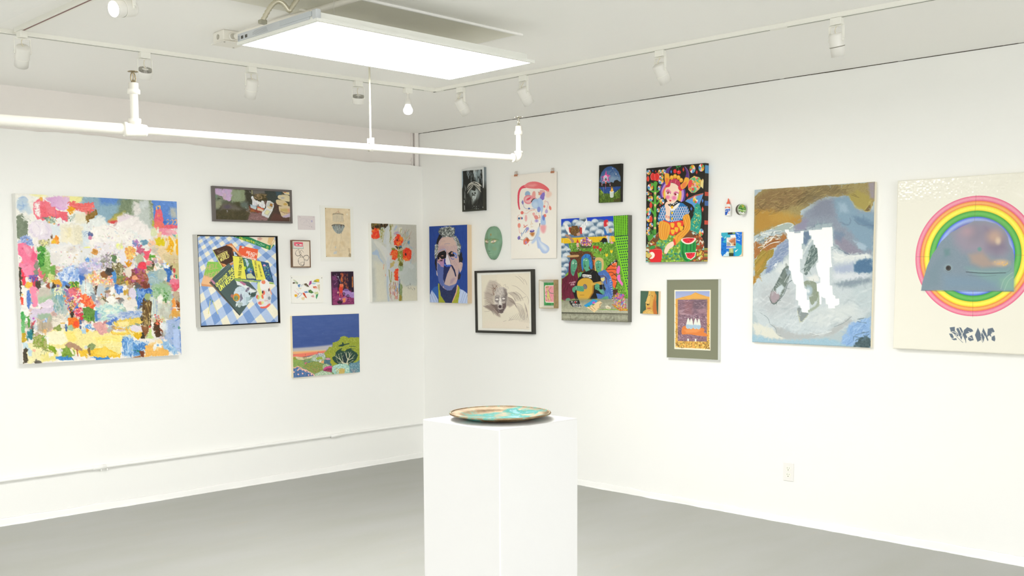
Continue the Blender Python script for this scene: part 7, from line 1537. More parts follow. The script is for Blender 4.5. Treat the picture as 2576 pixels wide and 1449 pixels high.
P('#2f9ad8', '345,1190 430,1140 460,1110 520,1130 500,1160 400,1220'); P('#c05ab0', '450,1150 485,1140 490,1170 460,1190', j=2); P('#ecd2a0', '380,1215 510,1150 550,1135 575,1160 540,1230 480,1278', j=2); Ls('#7a5a40', 4, '540,1180 570,1160 540,1200 555,1210 520,1235|440,1190 490,1240|415,1210 465,1255', a=.9); P('#3a9a5a', '395,1185 440,1200 400,1205', j=4); P('#3a9a5a', '450,1170 490,1175 460,1195', j=4)
P('#e4dcc4', '615,1205 640,1190 685,1215 680,1240 630,1235', j=1); P('#c8b48a', '635,1215 675,1222 672,1235 634,1230')
P('#c07a2c', '695,1180 740,1180 800,1235 897,1245 895,1265 790,1262 740,1220', j=3); SC('#d83a4a #3a4ad0 #f0c020 #e87ab8 #ee7a2a #7ab83a #8a3aa8 #f2e2a0 #5a90e0', '710,1080 760,1040 850,1060 880,1240 800,1240 720,1180', 420, (3, 6), kind='l', ang=(0, 180), ln=(10, 30)); SC('#f0c020 #e85a9a #4a5ad8', '740,1060 850,1050 840,1110 740,1110', 30, (5, 9)); SC('#c07a2c #e09a4a #d0c040', '700,1170 890,1240 880,1260 780,1255', 50, (3, 5), kind='l', ang=(0, 60), ln=(14, 34))
Ls('#e8e0c8', 3, '845,1100 860,1160 850,1220|730,1090 700,1130', a=.8)
canvas('painting', 'trio', A, 'painting of three green-faced singers with a lute under clouds and lattice', side='#6a6a60')

# ---- pinata star and candle in an arch
A = start('star', bg='#1f1d15', seed=42, K=1.7)
P, E, L, SC, Ls = A.P, A.E, A.L, A.SC, A.Ls
P('#30538c', '165,640 180,540 230,400 320,290 400,240 520,225 640,280 730,390 790,540 800,700 800,860 165,860', sm=0, g=('#6a88ac', 450, 260, 520, 700), j=3); SC('#86a0bc #2a4678 #5a78a4', '200,560 400,280 620,300 780,640 560,700 250,700', 60, (16, 34), kind='l', ang=(-40, -10), ln=(60, 150), a=.3, soft=14); E('#90a6bc', 560, 600, 150, 90, soft=80, a=.7)
P('#221f1a', '160,690 210,700 240,745 300,735 360,745 380,700 440,735 500,700 530,700 575,725 620,650 700,630 760,680 800,690 800,845 165,845', j=4); P('#25488e', '165,845 470,850 800,830 790,900 620,1040 400,1050 260,1040 165,880', j=4, br=.03); SC('#1f3f7c #3560a8', '200,860 780,850 600,1030 280,1030', 40, (8, 16), kind='l', ang=(-8, 8), ln=(50, 130), a=.5)
P('#4f6a24', '160,870 200,900 280,1030 400,1050 610,1040 790,890 800,1300 165,1320', j=6); SC('#6f9430 #3a5218 #8ab03a #2f4418', '165,900 270,1040 600,1050 790,920 790,1290 170,1310', 240, (6, 12), kind='l', ang=(60, 120), ln=(30, 80), a=.6); SC('#b8d04a #9ac02a', '180,900 230,940 280,1040 240,1060', 16, (8, 16)); SC('#b8cc50 #c8d88a', '620,1040 740,940 730,970 640,1050', 16, (5, 10)); P('#4a3a24', '600,1230 780,1180 790,1290 580,1300', soft=26, a=.7)
P('#d84a9a', '360,340 385,470 470,490 430,570 465,690 380,640 350,700 310,640 250,680 285,590 230,530 320,500', j=2); Ls('#f4a8cc', 12, '478,500 420,560|222,535 235,640|250,690 300,640|430,680 400,620', a=.9); Ls('#b8589a', 8, '232,700 240,800|480,700 485,815|490,490 492,580', a=.9); Ls('#f0a0c0', 18, '238,750 240,800|478,760 486,810', a=.9); Ls('#c8a8c0', 3, '358,300 362,380', a=.6); Ls('#e88ab8', 8, '345,800 350,910', a=.9)
P('#e86a4a', '325,690 385,690 355,770', soft=4); Ls('#d85a9a', 9, '350,740 346,860', a=.8)
E('#f4b8d8', 345, 585, 66, 100); E('#b8c8dc', 348, 590, 46, 68); E('#6f94b8', 350, 600, 36, 50, soft=8); P('#3f3438', '310,600 345,580 392,600 370,650 320,640', sm=1); E('#e0e6ee', 325, 605, 18, 14); E('#e0e6ee', 382, 600, 10, 14); E('#8a4a4a', 350, 620, 12, 16); E('#c8d4e0', 345, 555, 26, 20, soft=6)
Ls('#a89f90', 5, '520,255 600,370 700,530 790,700', a=.75); E('#f2f4f6', 560, 285, 10, 12, soft=3); E('#f6f8fa', 658, 460, 13, 17, soft=3); E('#c8d0d8', 702, 558, 7, soft=2)
P('#dfe6da', '470,975 535,955 600,970 590,1150 560,1170 510,1172 485,1150', j=1, g=('#c8d4c8', 470, 1000, 600, 1000)); P('#f0f0e4', '475,985 535,965 600,985 590,1000 535,1010 480,1000', sm=1); P('#f0a830', '500,975 515,900 510,860 540,845 560,870 575,930 580,970 540,985', sm=1); P('#f6d060', '525,920 550,900 560,950 540,970', soft=8, sm=1); P('#9a6a20', '515,840 530,810 545,850 570,840 560,880 530,890', j=4); Ls('#a8b8c0', 9, '282,850 290,960 288,1130', a=.75)
canvas('painting', 'star', A, 'small black-edged painting of a pink star pinata and a candle', side='#24211a')

# ---- horned queen with watermelon
A = start('queen', bg='#231f19', seed=43, K=1.5)
P, E, L, SC, Ls = A.P, A.E, A.L, A.SC, A.Ls
def wheel(x, y, rx, ry=None, n=8, cols='#e8483c #f4d040 #4a80d0 #58b85a #f6b8c8 #f2ece0 #e88a3a #6ac0b8'):
    ry = ry or rx * 1.15; cols = cols.split(); o = A.rnd.random() * 6
    for k in range(n):
        a0, a1 = o + k * math.tau / n, o + (k + 1) * math.tau / n
        P(cols[(k * 3 + int(o)) % 8], [x, y] + [v for t in (0, .5, 1) for v in (x + rx * math.cos(a0 + (a1 - a0) * t), y + ry * math.sin(a0 + (a1 - a0) * t))])
    L('#e8d0c0', 1.8, [v for t in range(13) for v in (x + rx * math.cos(t * math.tau / 12), y + ry * math.sin(t * math.tau / 12))], a=.7)
def gem(x, y, w_, h_, c): P(c, [x, y - h_, x + w_, y, x, y + h_, x - w_, y])
# candy tree
P('#58a83c', '190,300 225,300 222,1000 185,1000', j=2); Ls('#58a83c', 22, '205,450 160,420 130,400|210,450 250,420|200,600 150,560 110,540|205,620 250,570 270,540|200,740 160,680 150,640', a=1); P('#58a83c', '140,310 190,320 210,290 240,310 225,360 190,360', j=2)
for y in (460, 620, 795, 930): P('#d8c868', [190, y - 10, 208, y - 32, 224, y - 10, 208, y + 26]); P('#f0b8a0', [192, y - 12, 208, y - 28, 222, y - 12, 207, y])
SC('#3f8a34 #4f9a3a', '150,940 220,940 220,1060 130,1060', 30, (4, 7), kind='l', ang=(60, 120), ln=(30, 80)); P('#4a9a3c', '100,1010 180,1000 200,1060 120,1100', j=4)
P('#e0342f', '200,195 215,190 235,180 262,200 265,250 240,290 210,285 170,280 148,270 142,220 165,182 190,190', sm=1); Ls('#f6c0b8', 3, '168,185 145,230 165,275|235,182 262,235 240,288|200,200 205,280', a=.9)
for q in ((120, 175, 28), (268, 170, 24), (318, 172, 30), (290, 240, 28), (285, 295, 34), (142, 370, 38), (270, 385, 28), (110, 452, 22), (145, 520, 32), (252, 515, 28), (298, 565, 32), (252, 680, 24), (120, 695, 32, 52), (128, 795, 38), (155, 878, 26), (118, 935, 26), (112, 990, 24), (248, 860, 18), (700, 140, 38, 54), (818, 125, 38, 50), (830, 985, 32, 50)): wheel(*q)
for q in ((110, 262, 18, 34, '#e8402f'), (150, 612, 18, 38, '#e8402f'), (152, 800, 20, 42, '#e8402f')): E(q[4], q[0], q[1], q[2], q[3]); P(q[4], [q[0] - q[2] * .8, q[1] - 4, q[0], q[1] - q[3] * 1.45, q[0] + q[2] * .8, q[1] - 4]); L('#f6c8c0', 2, [q[0] - q[2], q[1], q[0], q[1] - q[3] * 1.4, q[0] + q[2], q[1], q[0], q[1] + q[3]], a=.8)
for q in ((175, 155, 7, 14, '#3f74c8'), (213, 165, 8, 17, '#d8402f'), (418, 172, 11, 26, '#4f80d8'), (580, 145, 13, 32, '#d8402f'), (757, 182, 13, 30, '#d8402f'), (635, 480, 16, 34, '#e84a34'), (692, 665, 14, 28, '#4a70c8'), (842, 560, 11, 30, '#5a8ad8'), (845, 675, 14, 38, '#ee5a44'), (150, 458, 8, 18, '#d8402f'), (273, 612, 9, 20, '#d8402f'), (107, 875, 10, 28, '#3f74c8'), (120, 1140, 12, 18, '#3f74c8')): gem(*q)
# cherries, fish, tail
Ls('#3f9a4a', 5, '480,100 500,110 520,150|500,110 475,150|500,112 545,95'); P('#3f9a4a', '480,92 500,100 510,115 488,112', sm=1); P('#3f9a4a', '510,110 530,98 548,95 535,112', sm=1); E('#e8322f', 468, 166, 22, 28); E('#e8322f', 520, 180, 26, 26); E('#f4a8a0', 512, 172, 7, 5)
fish = '645,330 670,265 730,235 790,250 812,300 840,270 850,290 845,400 815,370 790,410 740,450 690,452 650,410'
P('#d8a85c', fish); SC('#e84a3f #58b87a #f4c040 #f6b0b0 #6ac8b0 #8ac860', '660,280 720,245 800,270 805,370 740,440 680,430', 60, (13, 22), a=.9); P('#ee4f4a', '645,330 665,280 700,300 690,360 660,420 645,380', sm=1); E('#f4d060', 672, 402, 17, 19); E('#5a3020', 672, 402, 8); P('#4a78c0', '690,430 712,425 700,450'); P('#f0dc90', '815,310 848,275 845,400 812,370'); L('#f4e8d0', 2.5, [float(v) for q in fish.split() for v in q.split(',')] + [645, 330], sm=0, a=.8)
P('#2f9a86', '740,620 790,590 820,660 832,780 825,880 790,1000 690,990 685,840 720,760 735,700', sm=1); SC('#3fb89a #1f7a6a #5ac8a8 #2a8a78', '745,620 800,620 825,780 790,980 700,980 700,840', 150, (4, 7), kind='l', ang=(30, 150), ln=(10, 20)); SC('#c8c850 #e0d860', '750,640 820,700 815,900 710,960', 22, (6, 9)); P('#5a98d8', '610,565 650,530 740,485 850,460 830,530 800,610 770,590 740,620 735,660 700,610', sm=0); P('#c84a3a', '650,530 740,485 850,460 840,475 740,500 650,545', j=2); wheel(745, 545, 34, 48); E('#f4e060', 748, 545, 12, 14); L('#f0d8c8', 2.5, '610,565 650,530 740,485 850,460 830,530 800,610', sm=0, a=.8)
# hill of patches
hill = '80,1200 120,1120 200,1030 260,970 400,940 650,950 740,975 820,1040 880,1140 900,1230 900,1392 80,1392'
P('#7a4a28', hill, sm=0); 
for k in range(330):
    x = A.rnd.uniform(85, 895); y = A.rnd.uniform(960, 1385)
    if A.inside(pairs(hill), x, y) and (x > 690 or x < 250): s_ = A.rnd.uniform(20, 32); a0 = A.rnd.choice((0, 1.57, 3.14, 4.71)); P(A.rnd.choice('#b8482c #d8c04a #8a9a4a #e8dcc8 #7ab8b0 #a84a2c #c87a3a #6f3f24 #d8d060'.split()), [x + s_ * math.cos(a0), y + s_ * math.sin(a0), x + s_ * math.cos(a0 + 1.9), y + s_ * math.sin(a0 + 1.9), x + s_ * math.cos(a0 + 3.6), y + s_ * math.sin(a0 + 3.6)])
P('#6f9438', '230,1110 300,1040 420,1010 560,1040 600,1100 580,1300 640,1390 290,1390 300,1200 215,1150', j=3)
for k in range(300):
    x = A.rnd.uniform(225, 600); y = A.rnd.uniform(1030, 1385)
    if A.inside(pairs('230,1110 300,1040 420,1010 560,1040 600,1100 580,1300 640,1390 290,1390 300,1200 215,1150'), x, y): P(A.rnd.choice('#8ac04a #5f9a34 #a8c850 #3f9a7a #4aa890 #7ab83f #c8d860 #2f7a6a'.split()), [x - 13, y - 8, x + 13, y - 8, x + 10, y + 8, x, y + 16, x - 10, y + 8], sm=1, a=.9)
L('#e8d8b8', 3, '80,1200 120,1120 200,1030 260,970', a=.9); L('#e8d8b8', 3, '690,955 780,1000 850,1080 900,1190', a=.9)
# hair, face
P('#5a3f98', '270,420 300,330 340,300 360,360 340,460 300,520 275,490', sm=1); P('#c090d8', '290,430 320,350 350,330 345,420 310,510', sm=1); P('#ee6a5c', '305,440 335,370 355,350 345,430 325,520', sm=1); P('#f0cc50', '320,450 350,380 360,440 345,522 325,520', sm=1); P('#5a3f98', '560,430 600,400 612,470 600,550 560,570 540,550', sm=1); P('#c896dc', '545,420 580,410 590,480 570,560 545,560', sm=1); P('#f0b848', '510,420 550,410 560,480 545,560 515,540', sm=1); P('#c8c850', '500,450 520,430 530,500 520,545 500,540', sm=1)
P('#fadbc4', '345,400 400,330 440,320 500,350 530,400 520,460 500,540 460,590 410,590 370,560 345,480', sm=1); P('#c83a5a', '360,330 400,285 450,262 500,275 540,320 540,400 515,360 470,330 420,315 390,370 350,370', sm=1); P('#d8506a', '470,290 485,288 475,330'); Ls('#f6d8dc', 2.5, '488,275 470,330|425,290 415,320', a=.8); P('#e0364a', '350,360 380,310 410,320 400,365 365,375', sm=1); P('#e0364a', '515,370 560,350 580,400 550,425 520,405', sm=1)
P('#5a3480', '345,190 365,130 430,100 400,140 385,200', sm=1); P('#f4b040', '330,220 345,190 388,200 395,250 400,270 360,350 335,290', sm=1); P('#ee7a3a', '345,250 390,260 370,330 345,320', soft=8, a=.8); P('#5a3480', '595,105 640,150 660,240 655,265 605,250 620,190', sm=1); P('#f4b040', '605,250 655,265 640,340 600,390 560,400 545,350 580,310', sm=1); P('#ee7a4a', '560,330 630,300 610,380 560,395', soft=8, a=.8); Ls('#f0d8c8', 2.5, '330,220 360,135 428,100|597,105 650,180 655,280', a=.8)
for x, y in ((425, 248), (470, 232), (515, 248), (552, 285)): E('#f2a428', x, y, 26, 30); E('#f8cc58', x, y - 4, 14, 16, soft=6); E('#d8782a', x, y + 6, 5)
P('#e864a0', '350,420 380,400 420,440 400,460 360,450', soft=6, sm=1, a=.8); P('#e864a0', '450,460 480,430 525,450 510,470', soft=6, sm=1, a=.8); P('#fff8f0', '358,445 380,432 405,465 380,465', sm=1); P('#fff8f0', '458,475 485,455 515,462 490,488', sm=1); E('#b02838', 378, 450, 13, 15); E('#b02838', 478, 472, 15, 14); E('#3f1018', 378, 450, 5); E('#3f1018', 478, 472, 5); Ls('#3a1820', 4, '355,438 380,430 412,462|455,470 480,452 518,460'); E('#f080a8', 375, 508, 28, 26, soft=16); E('#f080b0', 460, 518, 30, 28, soft=16); P('#d8303f', '392,548 408,542 426,552 408,566', sm=1); Ls('#d88a78', 2.5, '425,500 418,520 408,520', a=.8); E('#d8404a', 372, 566, 5); E('#d8404a', 378, 578, 4)
# arm, choker, cape
P('#2a78b8', '290,640 350,620 370,650 410,690 440,650 520,580 580,590 640,640 672,710 600,800 500,840 400,845 330,830 250,815 250,760', sm=0); P('#2a78b8', '250,760 290,640 350,615 350,700 330,800 280,840 245,810', sm=1)
for r in range(6):
    for k in range(14):
        x = 262 + k * 30 + (r % 2) * 15; y = 648 + r * 34 + (k > 6) * -0
        if A.inside(pairs('290,640 350,620 350,760 330,830 250,800'), x, y) or A.inside(pairs('420,680 520,590 580,600 640,650 660,710 600,790 500,835 410,835'), x, y): L('#f2f2f4', 5, [x - 14, y - 6, x, y + 18, x + 15, y - 14], sm=0); E('#b86a8a', x + 1, y - 4, 5)
P('#fadbc4', '335,610 360,570 400,580 410,640 412,700 405,770 400,830 345,800 350,720 345,660', sm=1); P('#f4f0ea', '395,620 440,640 520,590 535,600 490,660 440,690 410,670', sm=1); P('#1c1a18', '378,600 440,600 500,555 520,570 470,620 410,630', sm=1); SC('#f8f8f8', '395,600 510,560 500,590 420,625', 9, (6, 8)); E('#f0b828', 434, 642, 17, 20); E('#f0c020', 435, 718, 14, 18); E('#f0c020', 436, 795, 13, 18); P('#e8a080', '345,750 410,770 405,790 345,775'); SC('#f8f8f8', '350,755 405,772 400,785 350,772', 5, (4, 5)); Ls('#d8402f', 3, '345,752 408,770|348,775 405,792')
P('#e8402f', '320,810 400,845 560,820 600,830 580,940 450,1030 380,1000 300,850', sm=0)
for x, y in ((440, 885), (530, 880), (495, 945), (445, 975), (560, 930)): P('#f2bc38', [x - 26, y - 24, x, y - 34, x + 28, y - 20, x + 16, y + 30, x - 12, y + 28], sm=1)
P('#eca63a', '265,840 320,830 400,870 410,960 370,1070 320,1085 270,1060 255,960', sm=1); P('#eca63a', '580,780 650,735 680,800 685,900 670,960 560,1080 480,1150 465,1060 530,990 600,930', sm=1); Ls('#d8742a', 5, '290,850 275,950 290,1060|320,850 300,960 320,1070|350,870 335,960 345,1070|380,880 365,980 360,1060|610,780 640,860 620,940 520,1040|640,760 665,860 650,940 560,1050|590,800 610,880 590,930 500,1010|520,1030 500,1120'); Ls('#f6d070', 4, '305,850 288,950 305,1060|600,780 625,870 600,940|650,750 675,860 660,950', a=.8); E('#eca63a', 262, 900, 14, 12)
P('#e84a34', '455,1060 480,1080 495,1155 460,1160 450,1110'); P('#fadbc4', '380,1140 450,1105 460,1165 400,1215 370,1270 340,1275 335,1220', sm=1); P('#e0402f', '335,1270 360,1268 355,1280')
P('#2a9a46', '555,1100 600,1080 750,1090 760,1250 740,1340 690,1380 620,1380 570,1290 552,1180', sm=1); Ls('#156a34', 14, '590,1130 585,1240 610,1320|640,1140 635,1240|690,1140 690,1240|735,1120 735,1230|580,1250 600,1330 650,1370', a=.9); P('#f6e8d8', '565,1075 640,1055 755,1065 750,1100 700,1140 630,1145 570,1110', sm=1); P('#e8303f', '580,1080 650,1062 740,1070 700,1120 630,1128', sm=1); SC('#3a1418', '600,1085 720,1075 690,1110 620,1115', 12, (3, 4)); P('#2a9a46', '605,1260 770,1255 765,1330 700,1375 640,1350', sm=0); P('#f6e8d8', '612,1262 765,1258 755,1320 700,1362 645,1340'); P('#e8303f', '625,1268 755,1264 745,1312 698,1350 650,1332'); SC('#3a1418', '640,1275 740,1272 730,1310 660,1325', 12, (3, 5), ang=(80, 100))
P('#e22a30', '130,1250 150,1215 220,1210 270,1205 305,1240 300,1340 270,1390 150,1390', sm=1); P('#f8f0e0', '135,1260 170,1245 200,1270 200,1310 170,1340 135,1335 165,1300', sm=1); P('#3a9a4a', '130,1195 160,1160 215,1165 190,1200 150,1205', sm=1); L('#f6a8a0', 3, '150,1215 220,1208 290,1215 305,1250 300,1340', a=.9); P('#d8c06a', '85,1270 140,1260 160,1300 120,1330 85,1310', j=2)
A.grain(.006)
def qside(n):
    out = []
    for k in range(n):
        t = k / n; c = '#2b2720'
        for (a, b, cc) in ((.02, .10, '#5a98c8'), (.29, .33, '#c8503a'), (.38, .43, '#4a70b0'), (.58, .62, '#d8503a')):
            if a < t < b: c = cc
        if t > .86: c = ['#8a9a4a', '#b85a34', '#6f4a2a', '#c8b04a'][int(t * 60) % 4]
        out.append(c)
    return out
canvas('painting', 'queen', A, 'vivid painting of a horned woman resting her chin beside a watermelon', side='#2b2720', side_cols=[None, qside, None, None])
# ---- deep little box frame with a pink and green picture
A = Art([(350, 305), (905, 300), (905, 1130), (352, 1135)], 14.486, None, K=2.0, seed=51, bg='#4a9a5c')
P, E, L, SC, Ls = A.P, A.E, A.L, A.SC, A.Ls
SC('#3a8a4c #6aac74 #2f7a40 #57a466', '350,300 910,300 910,1135 350,1135', 60, (30, 70), a=.5, soft=30)
P('#f6eee0', '385,500 390,440 430,405 860,400 875,440 875,990 850,1030 440,1030 405,980', sm=0); P('#f0a0ac', '412,500 415,450 440,432 850,428 852,1000 440,1002 418,960')
SC('#e88a98 #f4b4bc #ec94a4', '415,440 850,430 850,1000 420,1000', 70, (14, 30), a=.6); P('#b89a60', '430,470 520,440 600,440 560,490 440,500', soft=12, j=8); Ls('#a8885a', 22, '420,680 470,640 540,640|430,930 500,960 560,900|690,470 640,530 600,550', a=.7); Ls('#5f7a6a', 22, '420,780 470,800 515,845|560,580 640,670 700,690 800,700', a=.9)
Ls('#d8dc6a', 44, '500,560 545,640 560,700 590,800 620,900|550,680 530,780 525,890', a=1); Ls('#e8ee8a', 20, '540,600 560,700 560,760|600,840 650,950|525,900 520,980', a=.9); Ls('#6a8a3a', 10, '560,620 600,740 690,960|515,600 515,720|540,880 590,980', a=.8); Ls('#d8b890', 20, '640,900 680,980|520,930 500,990|560,540 520,480', a=.8)
w = WORKS['boxframe']; W, H, T = w[3], w[4], w[6]
root = hang('box_frame', 'boxframe', 'small deep wooden box frame holding a pink and green picture', 'picture')
ww, hh = W / 2 - .014, H / 2 - .017
paint_mesh('picture', A, ww * 2 - .006, hh * 2 - .006, .012, art_mat('paper', .8), '#e8e6dc', .004, root)
MB().box(-ww, ww, -hh, hh, .001, .008).build('backing_board', mat('white_liner', '#ece8dc', .6), root)
X, Y = W / 2, H / 2; a, b = X - .0035, Y - .0035; mb = MB()
o = [(-a, b), (a, b), (a, -b), (-a, -b)]; i = [(-ww, hh), (ww, hh), (ww, -hh), (-ww, -hh)]
for k in range(4):
    p0, p1, p2, p3 = o[k], o[(k + 1) % 4], i[(k + 1) % 4], i[k]
    mb.add([(p0[0], p0[1], T - .001), (p1[0], p1[1], T - .001), (p2[0], p2[1], .010), (p3[0], p3[1], .010)], [(0, 1, 2, 3)])
mb.build('white_liner', mat('white_liner', '#ece8dc', .6), root)
frame(root, W, H, -a, a, -b, b, 0, T, mat('oak_frame', '#b39a6c', .5, var=.2, vscale=40))

# ---- small blue collage with notched lower corners
A = start('bluecol', bg='#1f7ad0', seed=52, K=2.0)
P, E, L, SC, Ls = A.P, A.E, A.L, A.SC, A.Ls
P('#3fb0c8', '110,838 250,840 300,900 310,950 220,1060 150,1040 180,980 115,890', j=2); SC('#1f6ad8 #3a8ae8 #155ac0', '110,940 240,1000 300,1180 250,1270 110,1250', 40, (10, 20), a=.6); P('#1f74dc', '400,838 540,838 530,1110 450,1080 410,950', j=3); SC('#6ab0f0 #d8e8f4 #1a60d0', '410,840 540,840 530,1010 440,1010', 26, (5, 12), a=.8); P('#2fb0c8', '380,1060 450,1060 535,1120 528,1325 400,1320 370,1180', j=2); P('#e8ecee', '110,900 150,940 110,945'); P('#f2f2f0', '300,900 400,890 420,960 310,960', j=3); Ls('#e8f0f4', 12, '425,860 480,890|430,1000 490,1020|185,960 210,935', a=.9); P('#eef2f2', '395,1220 465,1185 410,1245'); P('#cfe4ea', '150,1325 240,1230 280,1240 275,1325', j=4); SC('#8ac8e0 #f0f4f4', '150,1320 240,1240 275,1320', 14, (5, 10))
P('#3a3f34', '245,850 340,842 345,882 250,888'); P('#8aa04a', '345,845 405,850 400,880 345,878', j=3); P('#f0ece6', '225,950 415,940 412,1130 228,1132'); P('#e8d4d0', '235,955 400,950 330,1000 270,1040', a=.8); P('#c07a54', '268,1020 330,975 405,955 412,1110 345,1120 320,1060', j=2); P('#e09a78', '270,1018 400,955 400,972 290,1030'); P('#e0c098', '330,1060 370,1050 360,1115 335,1118', j=2); P('#a8a8a0', '232,1040 300,1050 320,1110 240,1125', j=4); P('#7a4a2a', '378,1090 408,1070 408,1118 385,1120')
P('#2a50d0', '220,1130 300,1128 300,1150 225,1152'); P('#f4f4f0', '225,1152 415,1150 415,1166 225,1168'); P('#a8b87a', '275,1172 365,1170 372,1240 365,1275 280,1270', j=2); P('#c8cc8a', '300,1180 345,1180 350,1240 310,1240', soft=6); P('#3a4a30', '278,1262 368,1262 368,1325 280,1325', j=2)
P('#f0e8da', '110,1245 150,1325 110,1325'); P('#e8dcc0', '535,1240 520,1290 465,1330 540,1330')
canvas('collage', 'bluecol', A, 'small bright blue collage panel with a hand-like photo at its centre', 'collage', side='#e6d2ac', m=art_mat('paper', .8))

# ---- long-nosed figure on green
A = start('nose', bg='#3f5f4c', seed=53, K=2.0)
P, E, L, SC, Ls = A.P, A.E, A.L, A.SC, A.Ls
P('#4a6854', '60,260 200,260 150,480 100,600 60,620', soft=20); P('#c8843a', '250,265 300,270 325,330 320,440 325,560 338,630 250,630 250,480', sm=0, j=2); P('#d8a850', '205,265 300,268 300,330 265,450 260,560 280,628 105,625 115,590 160,560 155,480 190,380', sm=0, j=2); P('#e0ba68', '212,275 240,268 240,330 215,480 195,490 150,460 185,360', j=2); P('#c06a34', '290,400 320,440 325,560 338,630 290,630 270,560 275,470', soft=10, a=.8); P('#e4c070', '160,570 240,560 270,625 110,625', soft=8, a=.8)
Ls('#8a6a34', 3, '240,268 235,340 215,470|180,590 215,570 250,600|230,560 250,540 255,500|250,380 280,360|255,410 275,400|120,600 160,590 180,620', a=.8); Ls('#3a3020', 5, '150,462 185,475 215,470|215,470 210,485|205,340 225,325|250,335 265,350', a=.9); P('#2a2a1c', '170,470 210,470 195,495 180,490', j=2); E('#c87a4a', 205, 540, 30, 14, j=2); Ls('#8a4a34', 3, '175,535 205,545 235,530'); E('#2f3a2a', 263, 345, 5); E('#2f3a2a', 212, 335, 4)
canvas('painting', 'nose', A, 'tiny square painting of a long-nosed yellow figure on dark green', side='#ecd6b6')

# ---- print in a wide olive mat, slim white metal frame
w = WORKS['olive']; W, H, T = w[3], w[4], w[6]
A = start('olive', region=[(603, 248), (1177, 248), (1178, 1213), (606, 1182)], bg='#f3ecd4', seed=54, K=1.7)
P, E, L, SC, Ls = A.P, A.E, A.L, A.SC, A.Ls
P('#9aa8d4', '620,270 1160,270 1160,420 622,420', g=('#b0b8d8', 800, 270, 800, 400)); P('#e6ac50', '622,390 760,355 860,330 935,290 1010,320 1100,350 1160,365 1160,1185 628,1155', j=2); Ls('#c88a3a', 4, '720,360 800,390|935,290 960,310 1080,350|650,400 640,560', a=.7); SC('#d89a3c #f0bc64 #c8843a', '622,420 665,420 665,1100 625,1100', 40, (5, 9), kind='l', ang=(-20, 50), ln=(16, 40), a=.6); SC('#8a6a4a #d8b048 #e8c860 #a88a3a', '622,800 668,800 668,1150 628,1150', 70, (5, 10), a=.7); SC('#8a7a3a #d8c050 #5f5a34 #e8c860', '1118,800 1160,800 1160,1180 1118,1180', 70, (5, 10), a=.7)
SC('#e4b850 #c89a40 #8a6a34 #f0d070 #b88a3c', '628,1062 1160,1070 1160,1180 630,1150', 150, (9, 18), a=.9); Ls('#6a4a2a', 4, '680,1060 700,1120 760,1140|850,1070 830,1130 880,1150|980,1080 960,1150|1060,1080 1100,1130 1120,1170|760,1090 800,1070|920,1100 950,1080', a=.7)
P('#8a6a78', '660,402 1118,405 1120,1070 662,1055', br=.03); P('#705c68', '880,405 1118,405 1118,560 960,620 870,540', soft=30, a=.8); P('#9a6a70', '760,420 900,430 880,640 760,620', soft=40, a=.7); SC('#b08c9a #6a5060 #c8aab4 #8f6a74 #5c4654', '665,410 1118,410 1118,700 665,700', 150, (4, 9), kind='l', ang=(-40, 20), ln=(24, 70), a=.5); SC('#c8a8b4 #5f4858 #a07a84 #d8c0c8 #4a3a48', '665,640 1118,660 1120,1065 665,1055', 260, (4, 8), kind='l', ang=(-30, 60), ln=(14, 40), a=.6); P('#c8a4a8', '670,570 760,560 700,600 870,640 700,640', soft=12, a=.6); P('#b89098', '940,560 1110,540 1118,620 1000,620', soft=20, a=.6)
# plain stand-in: pale standing stones on an orange ledge
P('#e0813a', '725,880 760,820 880,850 1040,850 1082,880 1070,920 1120,950 1125,985 1060,985 960,970 820,950 730,950', sm=1, j=2); P('#ee9a52', '760,880 900,860 1040,880 960,920 800,930', soft=16, a=.8)
for x, y in ((825, 780), (872, 785), (940, 785), (992, 790)): P('#e9ebe0', [x - 34, y + 60, x - 22, y - 30, x, y - 86, x + 20, y - 40, x + 30, y + 50, x, y + 84], sm=1); P('#a8c4d8', [x - 33, y + 20, x + 30, y + 24, x + 26, y + 66, x, y + 84, x - 28, y + 66], sm=1, soft=8)
P('#e8e8e0', '812,1020 838,1020 838,1060 815,1060', j=2); P('#e8e8e0', '930,1024 956,1024 956,1066 932,1064', j=2)
root = hang('framed_print', 'olive', 'print of pale stones on orange in a wide olive mat, below the watermelon painting', 'print')
x0, x1, y0, y1 = rect_of(A, W, H)
MB().box(-W / 2 + .002, W / 2 - .002, -H / 2 + .002, H / 2 - .002, T - .009, T - .0045).build('mat_board', mat('olive_mat', '#7d7f66', .3, coat=.5), root)
paint_mesh('picture', A, W, H, T - .0035, art_mat('print_under_glass', .3, .4), '#f3ecd4', .0015, root)
frame(root, W, H, -W / 2 + .0025, W / 2 - .0025, -H / 2 + .0025, H / 2 - .0025, 0, T, mat('white_metal_frame', '#d9dcd8', .3))

